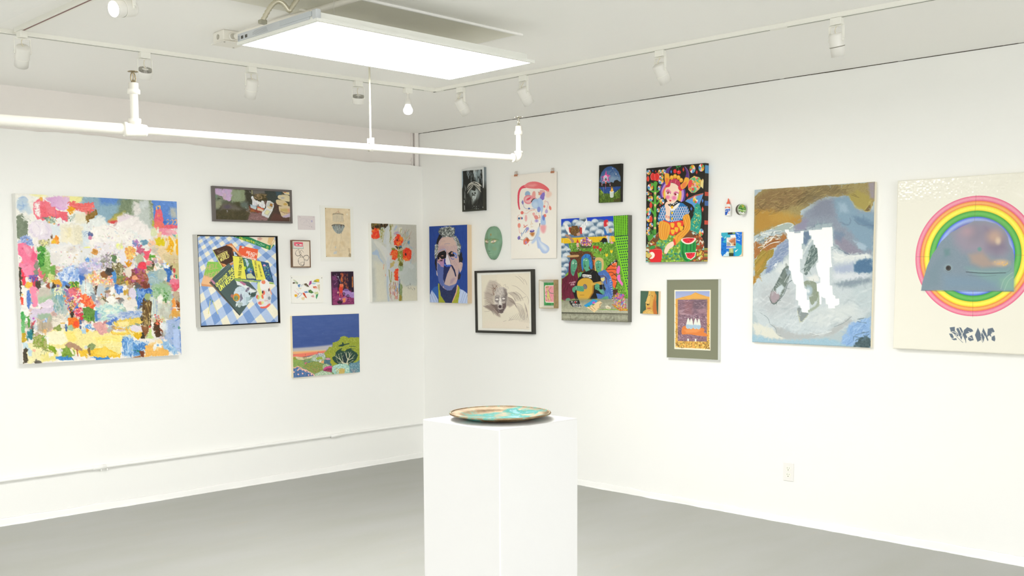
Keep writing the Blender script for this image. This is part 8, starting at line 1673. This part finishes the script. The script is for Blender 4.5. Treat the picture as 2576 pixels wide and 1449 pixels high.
# ---- marbled blue and ochre painting with white cut shapes
A = start('marble', bg='#b4c2c6', seed=55, K=1.2)
P, E, L, SC, Ls = A.P, A.E, A.L, A.SC, A.Ls
P('#8d97a6', '380,430 480,290 620,200 830,170 900,280 1040,290 1010,640 800,640 690,420', soft=20, j=10, br=.02); P('#84a0b4', '700,190 830,170 900,290 1035,300 1015,600 950,600 860,480 740,360', soft=26, j=12); P('#9fb8c8', '740,230 800,220 830,300 760,300', soft=20, j=8); P('#8f8c9c', '700,470 780,500 900,600 940,620 820,640 720,560', soft=14, j=8, br=.02); P('#8f8ea4', '380,430 440,360 500,360 480,450 400,460', soft=16, j=8); P('#6a87a0', '860,330 960,350 1030,400 1030,440 900,380', soft=18, j=8); P('#a6bccb', '860,520 960,560 960,600 900,590', soft=10, j=6)
P('#9f8f5c', '65,160 150,120 560,90 900,68 1040,50 1035,200 1000,290 960,290 870,230 830,165 700,170 600,190 440,290 440,380 390,410 330,400 200,440 90,480 60,500', j=5, br=.03)
P('#8a6f48', '70,180 200,120 400,110 520,130 400,240 200,330 66,320', soft=30, j=10, a=.9); P('#b48a3c', '70,280 200,290 330,330 440,340 440,380 390,405 300,390 150,450 66,470', soft=20, j=8); P('#c09a48', '180,300 330,290 420,330 330,380 200,380', soft=30, a=.6); P('#7a6a48', '500,90 720,80 820,150 640,170 480,250 420,240', soft=30, a=.8, j=8); P('#a8994f', '820,160 900,120 1000,170 1010,210 970,290 900,270', soft=12, j=5, a=.9); P('#9c93a0', '985,60 1040,50 1035,190 1000,180', soft=16, a=.9); P('#b0c0c8', '65,125 130,122 70,180', soft=4)
SC('#6f5c38 #b8a468 #8a7448 #c8b070 #5f5034', '75,180 430,110 820,90 820,150 600,180 430,260 200,320 75,320', 190, (2.5, 5), kind='l', ang=(-50, 10), ln=(30, 90), a=.45); Ls('#5a4a30', 3, '240,230 280,250 330,240|230,245 270,265 330,258|250,262 290,280 330,275|90,230 130,280 200,300|850,160 880,170 910,180|860,150 890,165|780,120 830,110 870,100', a=.8); Ls('#c8b878', 3, '840,190 870,240 920,280 960,292 1000,290|955,280 985,240 1000,215 1010,240 1000,285 960,290', a=.8); P('#6f5a34', '955,285 990,240 1002,235 1000,275 980,290', a=.8)
P('#a8703c', '60,540 120,560 180,500 290,480 330,470 320,520 240,580 110,640 60,690', j=6, br=.04); P('#a08a3a', '60,700 120,620 220,600 210,660 160,700 150,760 100,810 62,830', j=5, br=.03); P('#b8903c', '52,760 110,700 160,640 120,760 80,800', soft=12, a=.8); P('#b08434', '48,830 100,810 80,860 48,905', j=4, br=.03); Ls('#8a6a2a', 4, '60,740 110,680 170,620|60,800 120,740 170,660|70,820 130,780 160,700', a=.6); Ls('#c8b060', 4, '60,720 110,660 180,610|80,790 140,720', a=.7)
P('#a9b7b0', '190,430 230,420 330,388 380,400 370,440 300,455 240,450', sm=1, j=3); Ls('#eceee8', 6, '195,445 240,420 330,390 380,405 350,430|60,550 110,490 180,470 280,455|110,620 150,560 190,510 270,520|180,540 220,500 240,470|130,600 190,560 270,540', a=.95); SC('#dfe4e0 #8a9aa0 #c8a848 #6f7f80 #f4f4f0', '75,500 180,470 285,460 280,520 190,530 110,600', 50, (3, 7), kind='l', ang=(-60, 20), ln=(16, 50), a=.8); Ls('#6a3a20', 5, '150,580 240,530 280,560|110,610 130,590', a=.8)
P('#8a9ab8', '330,520 240,590 200,680 150,750 160,810 230,740 340,640 345,560', soft=10, j=8, br=.02); SC('#a8b4cc #6f86a8 #b8c0cc', '330,520 210,660 150,800 340,640', 40, (4, 8), kind='l', ang=(-50, -10), ln=(20, 60), a=.5); P('#dfe5e8', '215,740 250,700 235,760', soft=3, j=4)
# white foam body
P('#c5cfd2', '90,840 200,790 260,720 340,670 420,700 600,540 690,590 800,640 1010,640 1000,780 1005,1080 900,1180 700,1290 560,1320 300,1330 90,1220 45,1100 45,920', j=10, soft=12, br=.015); P('#d9dfde', '220,780 300,700 340,690 340,760 260,800', soft=14, j=6)
P('#dde2e0', '700,620 800,640 990,630 990,660 800,700 700,700', soft=14, j=8); P('#4f7394', '860,720 900,680 1010,670 1010,780 900,790 860,770', soft=14, j=10, br=.02); P('#a8b4cc', '700,740 860,700 860,780 720,800', soft=26, j=8, a=.9); P('#d6dbe0', '700,790 900,790 1000,810 860,850 700,840', soft=20, j=8); P('#7f8f9c', '700,880 800,850 1000,820 1000,860 860,900 740,900', soft=22, j=8, a=.9); P('#b9c8cc', '860,900 1000,880 1000,1060 900,1080 860,1000', soft=40, a=.7); P('#d4dad8', '600,1080 860,1040 900,1120 700,1220 520,1220 500,1120', soft=50, a=.8); P('#a8a8aa', '120,900 330,880 390,960 380,1100 200,1150 80,1060', soft=60, a=.35)
SC('#e6eaea #b4c0c4 #c8d0d2 #a0aeb4', '60,880 360,880 400,1100 600,1120 990,900 990,1080 600,1280 200,1280 60,1080', 160, (6, 16), kind='l', ang=(-60, 30), ln=(50, 140), a=.25, soft=6)
P('#b0b4b4', '200,1220 400,1290 640,1280 830,1140 840,1180 700,1290 480,1330 250,1330', soft=14, j=8, a=.85); Ls('#6f7f88', 4, '185,1215 225,1245 235,1290 270,1310|700,1225 780,1190 840,1140|100,1120 160,1160 180,1210|900,1160 960,1180 990,1160', a=.7); Ls('#e0e6e6', 5, '500,1270 580,1290 680,1260|520,1300 640,1270', a=.7)
P('#dcdcd0', '35,1210 100,1215 200,1250 250,1300 300,1330 200,1330 60,1300', soft=12, j=6); P('#9fc0d0', '28,1300 100,1310 200,1340 400,1340 640,1320 760,1350 990,1392 28,1362', soft=12, j=8, br=.02); P('#8fb2dc', '760,1330 830,1200 990,1140 992,1390 760,1370', soft=12, j=8, br=.02); SC('#b4cfe8 #7aa0d0 #6f93c8', '780,1330 850,1210 990,1150 990,1370 800,1370', 60, (4, 9), kind='l', ang=(-70, -20), ln=(30, 80), a=.5); P('#4a5f64', '850,1388 900,1320 960,1300 992,1310 992,1390', j=10, soft=5, br=.05); Ls('#3f5560', 4, '855,1335 870,1290 980,1260|865,1300 930,1310 980,1280|890,1180 960,1190|890,1160 940,1150', a=.8)
# dark pods
P('#73807a', '300,760 340,740 350,800 330,860 290,960 260,1010 215,1052 180,1010 200,930 250,850', sm=1, j=3, br=.02); P('#a89aa0', '195,950 250,950 260,1000 215,1040 185,1010', soft=10, sm=1); P('#c8d4d8', '235,920 280,890 300,910 265,975 240,960', soft=6, j=4); Ls('#4a5a5c', 5, '370,850 330,880 300,960 255,1015 215,1050 185,1020|300,760 260,850 205,930|340,770 310,830', a=.8); Ls('#dde4e4', 4, '225,890 210,930 240,965|340,800 300,870', a=.8); P('#9aaab4', '310,765 345,745 352,800 325,810', soft=6)
P('#6f807e', '530,570 575,600 570,680 510,760 480,810 462,790 470,720', sm=1, j=3, br=.03); SC('#3f5554 #a8b8b4 #c8d0cc #566c68', '520,580 570,610 560,690 480,800 470,740', 60, (3, 5), kind='l', ang=(100, 140), ln=(24, 70), a=.7); Ls('#dfe4e2', 14, '455,640 500,560 530,520', a=.8, soft=8); P('#e2e4e0', '480,830 570,800 590,860 520,860', soft=12)
P('#8f9a88', '460,870 510,850 560,880 575,960 560,1010 520,1050 500,990 480,920', sm=1, j=3, br=.02); E('#a9bcc4', 500, 935, 28, 44, soft=10); E('#dfe6e8', 495, 935, 12, 20, soft=6); Ls('#8a967a', 22, '570,960 580,1010 560,1060 500,1100', a=.6, soft=10); P('#8a9494', '405,1080 430,1070 440,1110 490,1115 485,1140 435,1185 415,1150', sm=1, j=3); Ls('#c8c8a0', 5, '405,1100 415,1160 435,1190 490,1130', a=.7)
P('#5f7f8c', '540,410 580,395 680,388 690,420 600,430', soft=6, j=4); P('#a4b4ba', '550,405 690,385 690,415 560,435', soft=6, j=4); P('#6a7f98', '455,470 500,455 520,500 480,570 455,550', soft=8, j=6); Ls('#4a5a70', 4, '380,450 450,450 540,420 550,400|690,600 740,590 800,630 860,640 920,630', a=.6); Ls('#f0f2f0', 5, '690,590 720,610 740,640 780,650|690,660 740,680 820,660 990,640', a=.6)
A.brush(900, (30, 90), (5, 12), var=.015, a=.4)
P('#6f86a0', '700,440 800,470 760,540 700,520', soft=16, j=8, a=.6); P('#7c7f90', '560,200 700,190 700,330 520,340', soft=40, a=.5); Ls('#5f7286', 7, '870,360 930,400 1020,400|760,380 830,400 840,350|700,560 760,600 830,640', a=.5, soft=8, j=6)
wh = '#fdfdfa'
P(wh, '310,445 342,443 345,462 385,462 385,472 437,470 437,455 462,452 457,555 445,555 445,600 455,600 450,680 430,680 430,785 440,792 452,800 462,915 482,925 482,1010 502,1012 503,1090 490,1092 490,1114 442,1110 440,1082 428,1075 428,1058 412,1055 412,1018 392,1010 395,888 380,880 365,850 355,780 340,768 340,525 330,520 328,480 312,460')
P(wh, '503,448 610,440 612,425 692,418 695,450 698,575 680,578 683,700 690,740 668,745 668,890 688,892 692,965 712,975 712,998 743,995 744,1040 730,1050 708,1055 708,1075 655,1076 652,1045 635,1040 632,995 612,990 600,980 598,1045 584,1045 582,942 565,940 562,880 592,870 592,830 578,815 560,745 562,712 578,705 570,590 555,585 553,565 540,560 540,525 525,522 525,490 507,488')
A.grain(.012)
canvas('painting', 'marble', A, 'tall blue and ochre marbled painting with two white leg-like cutouts', side='#efe8d2', round_=.006)

# ---- dolphin head over a rainbow ring, running out of the frame
WORKS['dolphin'] = ('R', 4.517, 1.5608, .914, .9215, 0.0, .04, 2.9, [(80.3,100.4),(1404.3,10.2),(1343.8,1387.6),(45.4,1325)])
A = start('dolphin', bg='#f1eee0', seed=56, K=1.15)
P, E, L, SC, Ls = A.P, A.E, A.L, A.SC, A.Ls
# rings: true circles on the canvas
Hi = A.Hi; cu, cv = hap(Hi, 640, 649); U, V = hap(Hi, A.X, A.Y)
rad = np.hypot((U - cu) * .914, (V - cv) * .9215); ru, rv = hap(Hi, 220, 655); R0 = abs(ru - cu) * .914
vt, vb = hap(Hi, 655, 205)[1], hap(Hi, 635, 1095)[1]; R0 = (R0 + (vb - vt) / 2 * .9215) / 2; cv = (vt + vb) / 2
rad = np.hypot((U - cu) * .914, (V - cv) * .9215) / R0
th = np.arctan2(V - cv, U - cu)
def ring(r0, r1, mid, edge, mid2=None):
    t = (rad - r0) / (r1 - r0); m = np.clip((rad - r0) * 300 + .5, 0, 1) * np.clip((r1 - rad) * 300 + .5, 0, 1)
    k = (1 - np.abs(2 * t - 1) ** 1.8).clip(0, 1)[..., None]
    c = np.array(hx(edge)) * (1 - k) + np.array(hx(mid)) * k
    A.c[:] = A.c * (1 - m[..., None]) + (c + (A.fine * .02)[..., None]) * m[..., None]
ring(.915, 1.0, '#f2a0b4', '#e8507c'); ring(.845, .915, '#f8b868', '#f07a30'); ring(.755, .845, '#fdf75a', '#f0d020'); ring(.655, .755, '#6cc05a', '#2f9a34'); ring(.55, .655, '#a4bcf4', '#2f55d8'); ring(.50, .55, '#c070e0', '#7a30c8')
for a_ in (0, 1): A.L('#5a6a30' if a_ else '#c83a3a', 2, ['930,642 1003,645', '220,655 320,655'][a_], a=.5)
A.Ls('#7a4a20', 2.5, '655,205 642,410|632,905 630,1095', a=.35)
head = '255,898 262,850 300,720 335,640 370,590 400,545 470,480 545,440 600,415 640,395 720,395 800,415 860,460 885,510 895,560 920,600 933,650 930,780 928,905'
P('#8294a2', head, br=.012)
P('#a093a4', '480,480 600,415 720,395 820,425 880,500 895,600 860,660 700,640 560,620 500,560', soft=50, a=.85); P('#9a8f9a', '560,450 650,430 680,520 600,560', soft=40, a=.6); E('#8a8494', 655, 480, 46, 60, soft=40, a=.7); P('#7a6f86', '720,440 860,500 880,600 800,640 740,600', soft=50, a=.7); E('#c8a894', 790, 510, 54, 48, soft=40, a=.85); E('#e2ccb0', 815, 540, 18, 24, soft=14, a=.8); E('#b89aa4', 590, 470, 46, 34, soft=36, a=.7); P('#b39a8c', '600,640 700,620 760,680 860,690 860,720 700,735 620,700', soft=26, a=.85); E('#d8b898', 840, 700, 50, 22, soft=18, a=.85); SC('#e8b860 #f0c870', '790,690 885,680 885,720 800,720', 14, (3, 7), a=.7, soft=3)
P('#7fa8a4', '580,735 700,750 880,740 930,700 930,900 820,890 700,820', soft=30, a=.7); P('#86b4a0', '830,820 925,780 925,890 860,900', soft=26, a=.9); Ls('#a8c8b8', 5, '835,890 860,820 920,770|860,900 890,830 925,800', a=.7, soft=4); P('#78909c', '300,760 420,640 440,600 470,640 400,720 380,860 280,890', soft=40, a=.7); P('#7a98b0', '420,790 640,800 800,840 800,890 420,890', soft=40, a=.6); P('#5f8a86', '420,600 460,600 460,640 430,650', soft=16, a=.6); E('#5aa090', 680, 600, 14, soft=10, a=.7)
E('#8ba0aa', 452, 738, 32, 30, soft=10); E('#3f3b38', 453, 738, 19, 19, soft=3); E('#241f1e', 450, 736, 10); Ls('#5f6a70', 3, '430,755 455,768 478,755', a=.6)
Ls('#2f3a40', 4, '582,766 680,774 780,775 870,772'); Ls('#5f7478', 3, '870,772 895,760 910,740|600,790 700,800 800,790', a=.5); Ls('#b4c0c0', 3, '600,755 700,762 820,762', a=.5); Ls('#54656c', 4, '255,900 500,906 928,907', a=.8)
# two-tone slanted lettering
dk = '#627080'
for q in ('462,1170 500,1165 500,1195 545,1232 520,1235 470,1200', '458,1215 480,1215 492,1240 488,1258 470,1240', '470,1250 510,1248 515,1262 490,1262', '510,1180 525,1172 555,1230 548,1262', '530,1168 545,1172 580,1240 582,1278', '562,1225 566,1190 590,1168 625,1182 634,1198 600,1210', '565,1225 578,1215 590,1240 586,1250', '598,1240 625,1225 638,1262 610,1270 596,1258', '646,1225 668,1172 688,1215 690,1262 665,1275', '690,1225 708,1172 722,1215 708,1278', '706,1172 728,1215 745,1262 738,1270 720,1230', '735,1240 740,1180 775,1172 790,1200 765,1215', '748,1225 762,1218 765,1240', '768,1238 790,1228 795,1255 790,1272 768,1262'): P(dk, q, j=0)
Ls('#f4f1e4', 5, '478,1200 510,1210 500,1245 475,1250|520,1215 545,1270|600,1200 618,1215 600,1235 625,1250|560,1205 545,1235|700,1205 730,1262|770,1205 790,1215 772,1235', a=.9)
Ls(dk, 3, '500,1225 558,1280|575,1250 580,1282|690,1240 702,1280'); Ls('#fffdf4', 3, '290,130 305,132|200,350 202,353|78,980 82,984', a=.8)
A.relief = (vnoise(A.fy, A.fx, 5, 5, A.rs)) * .0006 * np.clip((.16 - np.linspace(0, 1, A.fy)) * 12, 0, 1)[:, None]
canvas('painting', 'dolphin', A, 'large cream painting of a dolphin head over a rainbow ring, rightmost', side='#efeadb', m=art_mat('varnished_paint', .35, .5), round_=.008)

# ---- green bronze-like mask
def mask_obj():
    n, m = 72, 56; vs = []; cols = []
    HH, WW = .128, .087
    rs = np.random.RandomState(9); nz = vnoise(n + 1, m + 1, 6, 6, rs); n2 = vnoise(n + 1, m + 1, 14, 14, rs)
    def g(x, y, cx, cy, sx, sy): return math.exp(-((x - cx) / sx) ** 2 - ((y - cy) / sy) ** 2)
    for i in range(n + 1):
        t = -1 + 2 * i / n; y = HH * t
        f = math.sqrt(max(0, 1 - t * t)); wd = WW * f ** .9 * (1 + .06 * t) * (1.0 if t > 0 else (1 - .26 * (-t) ** 1.3)) + .0004
        for j in range(m + 1):
            s_ = -1 + 2 * j / m; a = s_ * math.pi / 2; x = wd * math.sin(a)
            d = .054 * math.cos(a) ** .8 * f ** .55 if abs(a) < math.pi / 2 - 1e-6 else 0
            px_, py_ = x / WW, y / HH; edge = max(0, math.cos(a)) ** .5 * min(1, f * 2)
            z = d
            z += edge * (.016 * g(px_, py_, 0, -.20, .13, .26) + .010 * g(px_, py_, 0, -.38, .19, .085) - .009 * g(px_, py_, .42, .10, .30, .13) - .009 * g(px_, py_, -.42, .10, .30, .13) + .005 * g(px_, py_, 0, -.60, .26, .055) - .004 * g(px_, py_, 0, -.635, .24, .02) + .004 * g(px_, py_, 0, -.69, .2, .045) + .004 * g(px_, py_, .42, .245, .4, .05) + .004 * g(px_, py_, -.42, .245, .4, .05) - .003 * g(px_, py_, 0, .2, .1, .2))
            c = np.array((.50, .64, .53)) + nz[i, j] * .025 + n2[i, j] * np.array((.02, .03, .03)); e = 0
            for cx, sg in ((.42, 1), (-.42, -1)):
                qx, qy = (px_ - cx) * sg, py_ - .085 - (px_ - cx) * sg * .10
                e = abs(qy) / max(1e-3, .066 * (1 - (qx / .30) ** 2)) if abs(qx) < .30 else 9
                if e < 1: c = np.array((.92, .86, .74)) if abs(qx + .03) > .085 else np.array((.72, .70, .68))
                elif e < 1.9 and abs(qx) < .34: c = c * .5 + np.array((.55, .42, .22)) * .5
                bq = py_ - (.255 - .35 * (qx + .03) ** 2)
                if abs(qx) < .5 and abs(bq) < .016: c = c * .5 + np.array((.36, .50, .28)) * .5
                if abs(qx) < .42 and .06 < bq + .16 < .15: c = c * .75 + np.array((.66, .68, .42)) * .25
            if g(px_, py_, .16, .48, .10, .10) > .55 and nz[i, j] > -.3: c = c * .4 + np.array((.70, .48, .20)) * .6
            if .27 < py_ < .80 and abs(px_ - (-.36 + .9 * max(0, .5 - py_) ** 1.6)) < .035: c = c * .55 + np.array((.33, .36, .20)) * .45
            if g(px_, py_, .02, -.63, .22, .022) > .5 and abs(px_) < .26: c = c * .7 + np.array((.36, .44, .28)) * .3
            if g(px_, py_, .02, -.49, .10, .02) > .5: c = c * .5 + np.array((.25, .36, .27)) * .5
            if g(px_, py_, .5, -.35, .25, .15) > .5: c = c * .8 + np.array((.62, .62, .42)) * .2
            vs.append((x, y, max(0, z))); cols.append(list(lin(np.clip(c, 0, 1))) + [1])
    fs = [(i * (m + 1) + j, i * (m + 1) + j + 1, (i + 1) * (m + 1) + j + 1, (i + 1) * (m + 1) + j) for i in range(n) for j in range(m)]
    me = bpy.data.meshes.new('mask'); me.from_pydata(vs, [], fs); me.update()
    me.polygons.foreach_set('use_smooth', [True] * len(fs))
    at = me.color_attributes.new('paint', 'FLOAT_COLOR', 'POINT'); at.data.foreach_set('color', np.array(cols, np.float32).ravel())
    me.materials.append(art_mat('mask_patina', .7, 0, .3))
    o = bpy.data.objects.new('mask', me); C.objects.link(o)
    o.matrix_world = wall_matrix('R', .848, 1.760, 0, .0015); tag(o, 'oval green patinated face mask with pale almond eyes', 'mask')
mask_obj()

# ---- glue bottle stuck to the wall
root = empty('glue_bottle', mtx=wall_matrix('R', 2.958, 1.930, 0, .0008)); tag(root, 'white glue bottle with an orange cap stuck to the wall', 'bottle')
def oval(y, rx, rz, n=28): return [(rx * math.copysign(abs(math.cos(t)) ** .8, math.cos(t)), y, rz + rz * math.copysign(abs(math.sin(t)) ** .9, math.sin(t))) for t in [k * math.tau / n for k in range(n)]]
def loft(mb, rows):
    n = len(rows[0]); vs = [v for r_ in rows for v in r_]
    mb.add(vs, [(i * n + k, i * n + (k + 1) % n, (i + 1) * n + (k + 1) % n, (i + 1) * n + k) for i in range(len(rows) - 1) for k in range(n)], True)
    mb.add(rows[0], [tuple(range(n))]); mb.add(rows[-1], [tuple(range(n))[::-1]]); return mb
def cen(y, r_, n=28): return [(r_ * math.cos(k * math.tau / n), y, .0125 + r_ * math.sin(k * math.tau / n)) for k in range(n)]
loft(MB(), [oval(-.0525, .018, .0118), oval(-.050, .0205, .0125), oval(-.01, .0205, .0125), oval(.005, .0205, .0125), oval(.013, .017, .0125), cen(.0175, .0105), cen(.021, .0100)]).build('bottle_body', mat('glue_white', '#f2f2ef', .3), root)
A = Art([(0, 0), (200, 0), (200, 300), (0, 300)], 8, K=2.4, seed=60, bg='#f4f4f2')
A.P('#e8704a', '0,0 200,0 200,60 0,60'); A.P('#2f5fc0', '0,80 200,60 200,150 130,200 90,300 0,300', sm=0); A.P('#e8eaf2', '20,60 100,20 180,55 180,95 20,110', sm=1, a=.8); A.TX('#3f5fb8', "Elmer's", 30, 92, 21, -2, 0, 34, 6); A.TX('#f4f6fa', 'GLUE ALL', 12, 148, 23, -2, 0, 28, 7); A.E('#e08a6a', 150, 235, 16, 22)
u = np.linspace(0, 1, A.fx); o = paint_mesh('label', A, .036, .050, 0, art_mat('paper', .8), None, 0, root)
me = o.data; co = np.empty(len(me.vertices) * 3, np.float32); me.vertices.foreach_get('co', co); co = co.reshape(-1, 3)
xx = np.clip(np.abs(co[:, 0]) / .0205, 0, 1); co[:, 2] = .0125 + .0125 * np.sqrt(np.clip(1 - xx ** 2.5, 0, 1)) ** .9 + .0005; co[:, 1] -= .022; me.vertices.foreach_set('co', co.ravel()); me.update()
mb = loft(MB(), [cen(.021, .0115), cen(.031, .0112), cen(.0315, .0075), cen(.036, .0062), cen(.050, .0036), cen(.0555, .0022)]); mb.build('cap', mat('orange_cap', '#f0694c', .35), root)

# ---- roll of tape in its round wrapper
root = empty('tape_roll', mtx=wall_matrix('R', 3.055, 1.911, 0, .033) @ Matrix.Rotation(R(70), 4, 'Y') @ Matrix.Rotation(R(-8), 4, 'Z')); tag(root, 'dark roll of tape with a round green label standing out from the wall', 'tape')
RT = .0335
mb = MB(); mb.lathe([(.0005, .0), (RT - .001, 0), (RT, .002), (RT, .020), (RT - .001, .0215), (.0005, .0215)], n=56); mb.build('roll', mat('camo_tape', '#5c564a', .5, var=.35, vscale=90), root)
A = Art([(0, 0), (200, 0), (200, 200), (0, 200)], 8, K=2.4, seed=61, bg='#4a7a3a')
A.P('#6ea84a', '0,0 200,0 200,120 0,120'); A.SC('#8ac05a #3f7a3a #a8c86a #2f5f34', '10,10 190,10 190,110 10,110', 60, (8, 18), a=.7); A.SC('#f0a040 #f0d850', '90,20 130,20 130,60 90,60', 8, (5, 9)); A.TX('#f4f6f0', 'DUCK TAPE', 18, 106, 19, 0, 0, 24, 6); A.P('#a8d468', '40,118 160,118 150,136 50,136'); A.P('#f4f4f0', '30,150 80,145 100,170 130,140 170,150 150,190 50,190', j=3); A.L('#3a8a8a', 5, '60,160 80,185')
A.L('#dfe6d4', 6, [v for t in range(25) for v in (100 + 95 * math.cos(t * math.tau / 24), 100 + 95 * math.sin(t * math.tau / 24))], a=.9)
# round disc carrying the label colours
col = A.out(); n_r, n_t = 26, 64; vs = []; cl = []
for i in range(n_r + 1):
    for k in range(n_t):
        r_ = i / n_r; a = k * math.tau / n_t; x, y = r_ * math.cos(a), r_ * math.sin(a)
        vs.append((x * (RT - .0015), y * (RT - .0015), .0221)); cl.append(list(col[min(A.fy - 1, int((1 - y) / 2 * A.fy)), min(A.fx - 1, int((1 + x) / 2 * A.fx))]) + [1])
fs = [(i * n_t + k, i * n_t + (k + 1) % n_t, (i + 1) * n_t + (k + 1) % n_t, (i + 1) * n_t + k) for i in range(n_r) for k in range(n_t)]
me = bpy.data.meshes.new('label'); me.from_pydata(vs, [], fs); me.update(); at = me.color_attributes.new('paint', 'FLOAT_COLOR', 'POINT'); at.data.foreach_set('color', np.array(cl, np.float32).ravel()); me.materials.append(art_mat('paper', .8))
o = bpy.data.objects.new('label', me); C.objects.link(o); o.parent = root
mb = MB(); mb.lathe([(RT - .0015, .0215), (RT - .0002, .0222), (RT + .0006, .021), (RT - .0005, .0205)], n=56); mb.build('wrapper_rim', mat('rim_clear', '#dfe3d4', .3), root)
